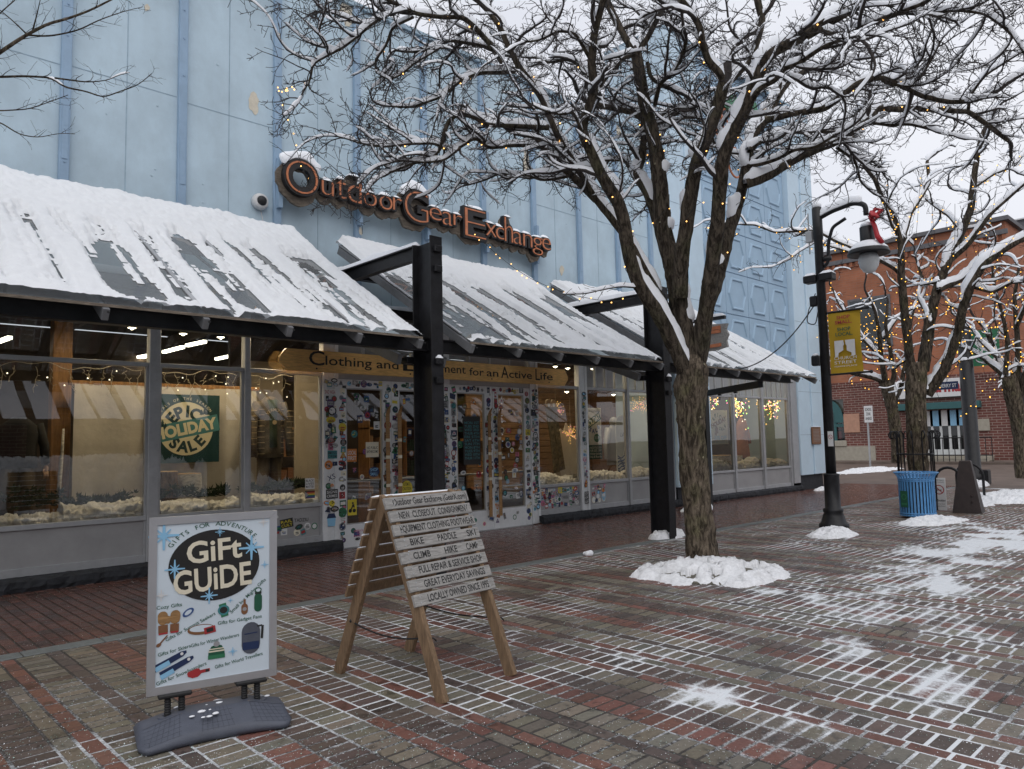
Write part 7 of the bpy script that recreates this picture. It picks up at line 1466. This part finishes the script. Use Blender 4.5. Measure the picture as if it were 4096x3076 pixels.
ringf(m, M, r_, r_*.2); flat(m, M @ Matrix.Rotation(.75, 4, 'Z'), rect(r_*.2, r_*1.8), .0015); m.build('no_smoking_mark', 'ink_red', ns)
zt, zb_ = at_x(3380, 1245, lx)[2], at_x(3380, 1492, lx)[2]; ya, yb = at_x(3318, 1370, lx)[1], at_x(3446, 1370, lx)[1]
for z in (zt+.01, zb_-.01):
    m = MB(); m.tube([(lx, ly, z), (lx, yb-.12, z)], .018, 8); m.sphere((lx, yb-.13, z), .03, 8, 6); m.build('banner_arm', 'black_steel', t)
bt = thing('banner', 'mustard yellow Church Street Marketplace banner hanging from the lamp post', 'banner', (lx, (ya+yb)/2, zt)); M = frame((lx, (ya+yb)/2, (zt+zb_)/2), (0, -1, 0), (0, 0, 1)); w_, h_ = ya-yb, zt-zb_
U, Wv = np.meshgrid(np.linspace(-.5, .5, 14), np.linspace(-.5, .5, 30), indexing='ij'); zz_ = .012*np.sin(Wv*7+U*3)+.012*(U*2)**2*np.cos(Wv*5); P = np.stack([U*w_, Wv*h_, zz_], -1).reshape(-1, 3); A = np.array(M); P = P @ A[:3, :3].T+A[:3, 3]; idx = np.arange(U.size).reshape(U.shape); mkobj('cloth', P, np.stack([idx[:-1, :-1], idx[1:, :-1], idx[1:, 1:], idx[:-1, 1:]], -1).reshape(-1, 4), 'banner_gold', bt, smooth=True)
TM = lambda v: M @ Matrix.Translation((0, v*h_, .032))
m = MB(); text_to(m, 'SHOP', TM(.38), w=w_*.42, h=h_*.055, offset=.02); text_to(m, 'SMALL.', TM(.30), w=w_*.54, h=h_*.055, offset=.02); m.build('red_lettering', 'ink_red', bt)
m = MB(); text_to(m, 'SHOP', TM(.185), w=w_*.42, h=h_*.055, offset=.02); text_to(m, 'LOCAL.', TM(.105), w=w_*.54, h=h_*.055, offset=.02); m.build('green_lettering', 'ink_forest', bt)
m = MB(); text_to(m, 'CHURCH', TM(-.28), w=w_*.70, h=h_*.05); text_to(m, 'STREET', TM(-.35), w=w_*.70, h=h_*.05); text_to(m, 'MARKETPLACE', TM(-.40), w=w_*.70, h=h_*.024)
flat(m, TM(-.09), [(x*w_, y*h_) for x, y in ((-.32, .12), (-.04, .12), (-.02, .05), (-.05, .03), (-.05, -.04), (-.2, -.08), (-.22, -.14), (-.32, -.14))][::-1], 0); flat(m, TM(-.09), [(x*w_, y*h_) for x, y in ((.32, .12), (.02, .12), (.03, .05), (.06, .03), (.06, -.05), (.2, -.09), (.2, -.14), (.32, -.14))], 0); m.build('white_lettering', 'ink_white', bt)
cb = [at_x(3245, 1175, lx)]; P = [np.array([lx, ly+.1, zat(1170, 3290)]), np.array([lx-.05, ly+.22, zat(1240, 3250)]), np.array([lx-.05, ly+.26, zat(1290, 3240)]), np.array([lx-.02, ly+.12, zat(1300, 3270)]), np.array([lx, ly+.06, zat(1230, 3290)])]; E_ = np.array([11.6, 7.0, 2.80]); S_ = np.array([lx, ly+.08, zat(1200, 3290)])
t = thing('power_cable', 'black cable looping from the lamp post down to the canopy edge', 'cable', tuple(S_)); m = MB(); m.smooth = True; m.tube(sag(S_, np.array([11.9, 6.98, 2.79]), .35, 30), .011, 6); m.tube(densify(np.array(P), np.full(5, .01), .04)[0], .009, 6); m.build('cable', 'black_rubber', t)
# ------------------------------------------------------------------ litter bin, bollard, racks, tree guard
bx, by = 15.25, 4.98; t = thing('litter_bin', 'blue slatted steel litter bin in front of the second tree', 'litter bin', (bx, by, 0)); Rb, Hb = .30, .84
for k in range(34):
    a = 2*math.pi*k/34; m = MB(); c, s = math.cos(a), math.sin(a); P = [(bx+Rb*c, by+Rb*s, .05), (bx+Rb*c, by+Rb*s, Hb-.14), (bx+(Rb+.02)*c, by+(Rb+.02)*s, Hb-.06), (bx+(Rb+.07)*c, by+(Rb+.07)*s, Hb)]
    for p, q in zip(P[:-1], P[1:]): m.bar(p, q, .034, .008, (c, s, 0))
    m.build('slat', 'can_blue', t)
for z, r in ((.05, Rb), (.09, Rb), (Hb-.15, Rb), (Hb-.12, Rb), (Hb, Rb+.07)):
    m = MB(); m.smooth = True; a = np.linspace(0, 2*math.pi, 40); m.tube([(bx+r*math.cos(x), by+r*math.sin(x), z) for x in a], .013, 8); m.build('hoop', 'can_blue', t)
m = MB(); m.lathe([(Rb-.03, .04), (Rb-.03, Hb-.12), (Rb-.05, Hb-.12), (Rb-.05, .05)], 28, c=(bx, by, 0)); m.build('liner', 'black_rubber', t)
M = frame((bx-Rb-.016, by+.12, .36), (-.35, -1, 0), (0, 0, 1)); m = MB(); m.prism(rect(.15, .3), M, .003); m.cur = 1; ringf(m, M @ Matrix.Translation((0, .04, 0)), .055, .02, 18, .004); m.cur = 1; flat(m, M, [(x, y-.09) for x, y in rect(.11, .03)], .004); m.build('label', ['ink_forest', 'ink_green'], t)
q = gz(3866, 2052); t = thing('pyramid_bollard', 'dark bronze tapered square bollard right of the litter bin', 'bollard', (q[0]+.15, q[1], 0)); c = (q[0]+.15, q[1]); m = MB(); hh = 1.02
V = []; 
for z, r in ((0, .25), (hh-.02, .10), (hh, .085)):
    for a in range(4): x = math.radians(45+90*a+8); V.append((c[0]+r*1.41*math.cos(x), c[1]+r*1.41*math.sin(x), z))
m.add(V, [(0, 1, 5, 4), (1, 2, 6, 5), (2, 3, 7, 6), (3, 0, 4, 7), (4, 5, 9, 8), (5, 6, 10, 9), (6, 7, 11, 10), (7, 4, 8, 11), (8, 9, 10, 11), (3, 2, 1, 0)]); m.build('body', 'bronze', t); m = MB()
for z in (.22, .34): m.lathe([(.018, 0), (.018, .02)], 10, Matrix.Translation((c[0]-.20, c[1]-.12, z)) @ Matrix.Rotation(math.radians(-90), 4, 'Y'))
m.build('bolt', 'bronze', t)
q = gz(3757, 2040); t = thing('no_smoking_sign', 'white No Smoking board with red ring standing behind the litter bin', 'sign', (q[0], q[1], 0)); zt, zb_ = at_x(3757, 1912, q[0])[2], at_x(3757, 2042, q[0])[2]; ya, yb = at_x(3731, 1975, q[0])[1], at_x(3783, 1975, q[0])[1]
m = MB(); m.box(q[0], q[0]+.03, yb, ya, zb_, zt, b=.004); m.build('board', 'ink_white', t); M = frame((q[0]-.001, (ya+yb)/2, (zt+zb_)/2), (0, -1, 0), (0, 0, 1)); h_, w_ = zt-zb_, ya-yb; m = MB(); ringf(m, M @ Matrix.Translation((0, h_*.14, 0)), w_*.40, w_*.07, 28, .001); flat(m, M @ Matrix.Translation((0, h_*.14, 0)) @ Matrix.Rotation(.78, 4, 'Z'), rect(w_*.07, w_*.74), .0016); m.build('ring', 'ink_red', t)
m = MB(); text_to(m, 'No Smoking', M @ Matrix.Translation((0, -h_*.22, .001)), w=w_*.9, h=h_*.07, offset=.02); text_to(m, 'Please Help Support a', M @ Matrix.Translation((0, h_*.42, .001)), w=w_*.9, h=h_*.035); text_to(m, 'Healthy Community', M @ Matrix.Translation((0, h_*.36, .001)), w=w_*.8, h=h_*.035); text_to(m, 'on the Church Street', M @ Matrix.Translation((0, -h_*.31, .001)), w=w_*.8, h=h_*.035); text_to(m, 'Marketplace District', M @ Matrix.Translation((0, -h_*.38, .001)), w=w_*.8, h=h_*.035); flat(m, M @ Matrix.Translation((-w_*.02, h_*.13, 0)), rect(w_*.45, w_*.07), .0013); m.build('lettering', 'ink_black', t)
m = MB(); m.bar((q[0]+.02, ya+.02, 0), (q[0]+.02, ya+.02, zt), .03, .03); m.build('stake', 'black_steel', t)
for i, (p, h, w, lab) in enumerate((((3800, 2015), .92, .5, 'black hoop bike rack right behind the No Smoking board'), ((3885, 2000), .95, .55, 'black hoop bike rack behind the bronze bollard'))):
    q = gz(*p); t = thing('bike_rack', lab, 'bike rack', tuple(q), 0, 'hoop bike racks'); m = MB(); m.smooth = True; P = [np.array([q[0], q[1]+w*.5, 0]), np.array([q[0], q[1]+w*.5, h*.6])]+[np.array([q[0], q[1]+w*.5*math.cos(a), h*.6+w*.5*math.sin(a)]) for a in np.linspace(.3, math.pi-.3, 9)]+[np.array([q[0], q[1]-w*.5, h*.6]), np.array([q[0], q[1]-w*.5, 0])]; m.tube(P, .03, 10); m.build('hoop', 'black_steel', t)
tx, ty = 16.9, 5.5; t = thing('tree_guard', 'black iron guard of curled bars around the second tree trunk', 'tree guard', (tx, ty, 0)); rg = .34
for k in range(12):
    a = 2*math.pi*k/12+.2; c, s = math.cos(a), math.sin(a); m = MB(); m.smooth = True; m.tube([(tx+rg*c, ty+rg*s, 0), (tx+rg*c, ty+rg*s, 1.55)]+[(tx+(rg+.07-.07*math.cos(x))*c, ty+(rg+.07-.07*math.cos(x))*s, 1.55+.08*math.sin(x)) for x in np.linspace(.3, 4.6, 9)], .014, 6); m.build('bar', 'black_steel', t)
for z in (.45, 1.15): m = MB(); m.smooth = True; m.tube([(tx+rg*math.cos(x), ty+rg*math.sin(x), z) for x in np.linspace(0, 2*math.pi, 30)], .016, 6); m.build('hoop', 'black_steel', t)
# ------------------------------------------------------------------ across the side street
def brickmat(name, a, b_, mort, rough=.85):
    m = bpy.data.materials.new(name); m.use_nodes = True; MATS[name] = m; t_ = m.node_tree; N = t_.nodes; L = t_.links; b = N['Principled BSDF']; b.inputs['Roughness'].default_value = rough
    tc = N.new('ShaderNodeTexCoord'); mp = N.new('ShaderNodeMapping'); mp.inputs['Rotation'].default_value = (math.radians(90), 0, math.radians(90)); sp = N.new('ShaderNodeSeparateXYZ'); cb_ = N.new('ShaderNodeCombineXYZ'); L.new(tc.outputs['Object'], sp.inputs['Vector'])
    ad = N.new('ShaderNodeMath'); ad.operation = 'ADD'; L.new(sp.outputs['X'], ad.inputs[0]); L.new(sp.outputs['Y'], ad.inputs[1]); L.new(ad.outputs['Value'], cb_.inputs['X']); L.new(sp.outputs['Z'], cb_.inputs['Y'])
    br = N.new('ShaderNodeTexBrick'); br.inputs['Scale'].default_value = 1.0; br.inputs['Brick Width'].default_value = .42; br.inputs['Row Height'].default_value = .14; br.inputs['Mortar Size'].default_value = .014; br.inputs['Color1'].default_value = (*a, 1); br.inputs['Color2'].default_value = (*b_, 1); br.inputs['Mortar'].default_value = (*mort, 1); L.new(cb_.outputs['Vector'], br.inputs['Vector'])
    nz_ = N.new('ShaderNodeTexNoise'); nz_.inputs['Scale'].default_value = .7; nz_.inputs['Detail'].default_value = 6; L.new(tc.outputs['Object'], nz_.inputs['Vector']); mr = N.new('ShaderNodeMapRange'); mr.inputs['From Min'].default_value = .3; mr.inputs['From Max'].default_value = .7; mr.inputs['To Min'].default_value = .75; mr.inputs['To Max'].default_value = 1.2; L.new(nz_.outputs['Fac'], mr.inputs['Value'])
    mx_ = N.new('ShaderNodeMix'); mx_.data_type = 'RGBA'; mx_.blend_type = 'MULTIPLY'; mx_.inputs['Factor'].default_value = 1; L.new(br.outputs['Color'], mx_.inputs['A']); L.new(mr.outputs['Result'], mx_.inputs['B']); L.new(mx_.outputs['Result'], b.inputs['Base Color'])
brickmat('brick_orange', (.36, .135, .070), (.31, .115, .060), (.30, .15, .10)); brickmat('brick_dark', (.150, .050, .040), (.125, .044, .036), (.30, .235, .20)); mat('teal_trim', (.03, .11, .115), .5, var=.1); mat('limestone', (.36, .33, .27), .8, var=.12); mat('sandstone', (.46, .26, .18), .8); mat('door_white', (.58, .60, .60), .5); mat('slate_grey', (.13, .13, .14), .8, var=.2); glass('far_glass', (.5, .55, .56), 1.7, .02)
PX = 45.0; zr = lambda px_, py_: at_x(px_, py_, PX)[2]; yr = lambda px_, py_=1750: at_x(px_, py_, PX)[1]
zcor, zband, zb0 = zr(3778, 930), zr(3400, 1552), .12; yL, yR = 30.0, yr(4085)
P = thing('pharmacy_building', 'red brick corner pharmacy with dark brick base across the side street', 'building', (PX, 16, 0))
aw0, aw1, awt, aws = yr(3268), yr(3382), zr(3320, 1600), zr(3385, 1690); dw0, dw1, dwt = yr(3692), yr(3868), zr(3780, 1640)
m = MB(); m.box(PX, PX+14, yR, yL, zband+.3, zcor); m.box(PX-.02, PX, yR-.03, dw1, zb0+4.2, zband+.3) if False else None; m.build('upper_wall', 'brick_orange', P)
m = MB(); th = .45
for a, b, z0_, z1_ in ((aw0, yL, zb0, zband+.3), (dw0, aw1, zb0, zband+.3), (yR, dw1, zb0, zband+.3), (aw1, aw0, zb0, 1.3), (aw1, aw0, awt, zband+.3), (dw1, dw0, dwt, zband+.3)): m.box(PX-.06, PX+th, min(a, b), max(a, b), z0_, z1_)
m.build('base_wall', 'brick_dark', P); m = MB(); m.box(PX+.5, PX+14, yR, yL, zb0, zband+.29); m.build('inner_room', 'room_dark', P)
m = MB(); k = 0
y = yR
while y < 26: m.box(PX-.10, PX-.061, y, y+.12, zband+.02, zband+.34); y += .15
m.build('soldier_course', 'brick_dark', P); m = MB(); m.box(PX-.25, PX+14, yR-.2, yL, zcor, zcor+.22); m.box(PX-.15, PX-.001, yR-.1, yL, zcor-.7, zcor-.45); m.build('cornice', 'slate_grey', P)
m = MB(); y = yR
while y < 28: m.box(PX-.11, PX-.002, y, y+.16, zcor-1.0, zcor-.71); y += .34
m.build('dentil', 'brick_orange', P)
# arched shop window
ym, wa = (aw0+aw1)/2, (aw0-aw1)/2; w = P; m = MB(); n = 16
arc = [(ym-wa*math.cos(a), aws+(awt-aws)*math.sin(a)) for a in np.linspace(0, math.pi, n)]
V = [(PX-.10, y_, z_) for y_, z_ in arc]+[(PX-.10, ym-(wa-.5)*math.cos(a), aws+(awt-aws-.45)*math.sin(a)) for a in np.linspace(0, math.pi, n)]; m.add(V+[(PX+.1, b_, c_) for a_, b_, c_ in V], [(i, i+1, n+i+1, n+i) for i in range(n-1)]+[(n+i, n+i+1, 3*n+i+1, 3*n+i) for i in range(n-1)])
for f in (-.33, .33): m.box(PX-.02, PX+.1, ym+f*wa-.07, ym+f*wa+.07, 1.3, aws+(awt-aws)*.6)
m.box(PX-.03, PX+.1, aw1, aw0, aws-.25, aws-.05); wn = m.build('window', 'teal_trim', P); m = MB(); m.add([(PX+.12, aw1, 1.3), (PX+.12, aw0, 1.3), (PX+.12, aw0, awt), (PX+.12, aw1, awt)], [(0, 1, 2, 3)]); m.build('pane', 'far_glass', wn)
m = MB(); m.box(PX-.2, PX+.1, aw1-.1, aw0+.1, .95, 1.3, b=.03); m.box(PX-.12, PX-.061, aw1-1.7, aw0+.4, zb0, .95); m.build('stone_sill', 'limestone', P); m = MB(); m.box(PX-.13, PX-.061, aw1-.9, aw1, aws-.6, aws+.5); m.build('springer_stone', 'sandstone', P)
m = MB()
for k in range(3):
    for j in range(7): m.box(PX+.16, PX+.3, aw1+.3+j*.55, aw1+.75+j*.55, 1.4+k*.55, 1.4+k*.55+.45)
m.build('window_goods', 'ink_red', P); m = MB(); m.box(PX+.35, PX+.4, aw1, aw0, 3.0, 3.9); m.build('window_poster', 'ink_cream', P)
# entrance
m = MB(); nd = 5
for k in range(nd+1): y_ = dw1+(dw0-dw1)*k/nd; m.box(PX+.2, PX+.3, y_-.06, y_+.06, zb0+.3, dwt)
m.box(PX+.21, PX+.29, dw1, dw0, dwt-.5, dwt); m.box(PX+.21, PX+.29, dw1, dw0, zb0+.3, zb0+.6); dr = m.build('entrance_door', 'door_white', P); m = MB(); m.add([(PX+.25, dw1, zb0), (PX+.25, dw0, zb0), (PX+.25, dw0, dwt), (PX+.25, dw1, dwt)], [(0, 1, 2, 3)]); m.build('pane', 'far_glass', dr)
m = MB()
for k, c in ((0, 0), (1, 0), (2, 1), (3, 0), (4, 1)): m.cur = c; y_ = dw1+(dw0-dw1)*(k+.5)/nd; m.box(PX+.18, PX+.19, y_-.28, y_+.28, 2.0, 3.0)
m.build('door_notice', ['ink_sky', 'ink_white'], dr); m = MB(); m.box(PX-1.0, PX+.2, dw1-1.2, dw0+.6, zb0, zb0+.3, b=.03); m.box(PX-1.4, PX-1.0, dw1-1.2, dw0+.6, zb0, zb0+.15); m.build('entrance_step', 'limestone', P)
m = MB(); m.box(PX-.5, PX-.05, dw1-.8, dw0+1.2, dwt+.05, dwt+.42, b=.02); m.build('entrance_hood', 'teal_trim', P); emit('sign_white', (.85, .85, .86), .55)
sz0, sz1 = zr(3720, 1592), zr(3720, 1520); sy0, sy1 = yr(3550), yr(3918); t = thing('pharmacy_sign', 'white board with red pharmacy lettering over the entrance', 'sign', (PX-.2, (sy0+sy1)/2, sz0)); m = MB(); m.box(PX-.32, PX-.07, sy1, sy0, sz0, sz1, b=.02); m.build('board', 'ink_white', t); m = MB(); text_to(m, 'pharmacy', frame((PX-.325, yr(3805), sz0+(sz1-sz0)*.3), (0, -1, 0), (0, 0, 1)), w=yr(3690)-yr(3905), h=(sz1-sz0)*.62, offset=.04); m.build('lettering', 'ink_red', t)
m = MB(); q = yr(3938); m.box(PX-.15, PX-.061, q-.3, q+.3, zr(3938, 1722), zr(3938, 1675)); m.build('wall_notice', 'limestone', P)
t = thing('railing', 'black iron railing in front of the pharmacy entrance', 'railing', (PX-1.6, dw0, .12)); m = MB(); yA, yB = yr(4000), yr(3700)
for z in (.45, 1.35): m.tube([(PX-1.6, yA, z), (PX-1.6, yB, z)], .035, 6)
m.build('rail', 'black_steel', t)
y = yA; m = MB()
while y < yB: m.tube([(PX-1.6, y, .12), (PX-1.6, y, 1.35)], .02, 6); y += .28
m.build('baluster', 'black_steel', t)
for i, (px_, py_, w_, h_) in enumerate(((3480, 1290, 1.2, 1.5),)):
    q = at_x(px_, py_, PX); m = MB(); m.box(PX-.05, PX-.005, q[1]-w_, q[1]+w_, q[2]-h_, q[2]+h_); fr_ = m.build('window', 'slate_grey', P); m = MB(); m.box(PX-.06, PX-.051, q[1]-w_+.12, q[1]+w_-.12, q[2]-h_+.12, q[2]+h_-.12); m.build('pane', 'far_glass', fr_)
m = MB(); q = at_x(4010, 1000, 58.); m.box(56, 70, 2, q[1]+2.0, 0, at_x(3980, 900, 56)[2]); m.cur = 1; m.box(55.8, 70.2, 1.8, q[1]+2.2, at_x(3980, 900, 56)[2]+.001, at_x(3980, 900, 56)[2]+.08); t = thing('far_building', 'grey building rising behind the pharmacy at upper right', 'building', (60, 8, 0)); m.build('wall', ['slate_grey', 'snow_dirty'], t)
q = at_x(3855, 1010, 50.); m = MB(); m.box(49.5, 51, q[1]-.7, q[1]+.7, zcor, q[2]+1.2); m.build('chimney', 'brick_dark', P)
# school zone sign, big pole with street name and green banner
q = gz(3482, 1872); t = thing('school_zone_sign', 'white School Zone Ahead sign on a thin grey post', 'sign', tuple(q)); m = MB(); zt = at_x(3473, 1625, q[0])[2]; z0_ = at_x(3473, 1690, q[0])[2]; m.bar((q[0], q[1], 0), (q[0], q[1], zt), .07, .07); m.build('post', 'galv', t); ya, yb = at_x(3456, 1660, q[0]-.1)[1], at_x(3490, 1660, q[0]-.1)[1]; m = MB(); m.box(q[0]-.08, q[0]-.05, yb, ya, z0_, zt+.02); m.build('plate', 'ink_white', t)
m = MB(); M = frame((q[0]-.081, (ya+yb)/2, (zt+z0_)/2), (0, -1, 0), (0, 0, 1)); h_ = zt-z0_
for k, s in enumerate(('SCHOOL', 'ZONE', 'AHEAD')): text_to(m, s, M @ Matrix.Translation((0, h_*(.22-.28*k), .002)), w=(ya-yb)*(.75 if k != 1 else .5), h=h_*.17, offset=.02)
m.build('lettering', 'ink_black', t)
q = gz(3898, 1937); kx, ky = 26.0, q[1]/q[0]*26.0; ztop = at_x(3866, 1310, 26)[2]; t = thing('traffic_pole', 'thick black pole carrying a street name plate and a green banner', 'pole', (kx, ky, 0)); m = MB(); m.smooth = True; m.lathe([(.30, 0), (.28, .3), (.21, .35), (.19, ztop), (.02, ztop+.05)], 18, c=(kx, ky, 0)); m.build('pole', 'black_steel', t); m = MB(); m.box(kx-.1, kx+.25, ky-.4, ky-.05, 0, .45, b=.03); m.build('control_box', 'black_steel', t)
y0_, y1_ = at_x(3740, 1545, kx)[1], at_x(3835, 1545, kx)[1]; z0_, z1_ = at_x(3790, 1558, kx)[2], at_x(3790, 1527, kx)[2]; M = frame((kx-.03, (y0_+y1_)/2, (z0_+z1_)/2), (0, -1, 0), (0, 0, 1)); m = MB(); m.prism(rect(y0_-y1_, z1_-z0_), M, .02); sn_ = m.build('street_name_plate', 'ink_navy', t); m = MB(); text_to(m, 'CHERRY ST', M @ Matrix.Translation((0, -(z1_-z0_)*.22, .0215)), w=(y0_-y1_)*.85, h=(z1_-z0_)*.45, offset=.02); m.build('lettering', 'ink_white', sn_)
ya, yb = at_x(3890, 1400, kx)[1], at_x(4000, 1400, kx)[1]; zt, z0_ = at_x(3945, 1318, kx)[2], at_x(3945, 1462, kx)[2]; M = frame((kx, (ya+yb)/2, (zt+z0_)/2), (0, -1, 0), (0, 0, 1)); t = thing('banner', 'dark green banner with a white emblem on the thick black pole', 'banner', (kx, (ya+yb)/2, zt)); m = MB(); m.prism(rect(ya-yb, zt-z0_), M, .01); m.build('cloth', 'ink_green', t); m = MB(); flat(m, M, [(x, y+.12) for x, y in blob(0, 0, (ya-yb)*.3, (zt-z0_)*.22, 12, 22, .5)], .012); text_to(m, 'We', M @ Matrix.Translation((0, -(zt-z0_)*.42, .012)), w=(ya-yb)*.4, h=(zt-z0_)*.12); m.build('emblem', 'ink_white', t)
# letters of the vertical sign high on the wing, half hidden by branches
t = thing('wing_sign', 'copper outlined vertical letters high on the blue wing behind the branches', 'sign', (18.5, 10.1, 8)); m = MB()
for px_, py_, rr_, a0, a1 in ((2895, 530, .38, .6, 5.6), (2905, 480, .26, .3, 6.0), (2940, 650, .36, 0, 6.28)):
    q = at_y(px_, py_, 10.0); m.tube([(q[0]+rr_*math.cos(a), 10.0, q[2]+rr_*1.15*math.sin(a)) for a in np.linspace(a0, a1, 26)], .028, 8)
m.build('letters', 'copper', t); m = MB(); q = at_y(2920, 412, 10.0); m.prism(blob(0, 0, .42, .3, 3, 24, .3), facing(q[0], 10.0, q[2]), .04); q = at_y(3017, 470, 10.0); m.prism(blob(0, 0, .34, .42, 6, 24, .3), facing(q[0], 10.0, q[2]), .04); m.build('green_emblem', 'ink_green', t)
# ------------------------------------------------------------------ the other side of the street, seen only as reflections in the glass
t = thing('opposite_shops', 'brick shop row across the street, seen only mirrored in the shop windows', 'building', (8, -13, 0)); m = MB(); m.box(-30, 40, -22, -13, 0, 8.5); m.build('wall', 'brick_dark', t); m = MB()
for k in range(14): x = -26+k*4.6; m.box(x, x+3.6, -12.95, -12.93, .5, 3.0); m.box(x+.4, x+1.5, -12.95, -12.93, 4.6, 6.6); m.box(x+2.2, x+3.3, -12.95, -12.93, 4.6, 6.6)
m.build('window', 'far_glass', t); m = MB(); m.box(-30, 40, -12.99, -12.7, 3.3, 3.9); m.box(-30, 40, -13.2, -12.8, 8.3, 8.7); m.build('trim', 'door_white', t)
m = MB(); rs = np.random.default_rng(91); x = -28.0
while x < 38:
    w_ = rs.uniform(.35, .8); m.bar((x+w_/2, -10.2, 2.75), (x+w_/2, -12.9, 4.4), w_, .06); x += w_+rs.uniform(.12, .45)
m.build('canopy_snow', 'snow', t); m = MB(); m.bar((-29, -10.15, 2.68), (39, -10.15, 2.68), .15, .2); m.bar((-29, -12.9, 4.46), (39, -12.9, 4.46), .5, .2); m.build('canopy_beam', 'black_steel', t)
mound('snow_heap', 6.0, -6.5, 7.0, 1.2, 1.1, 33., 'high snow bank along the far side of the street', res=.12, mt='snow_dirty', lump=.5)
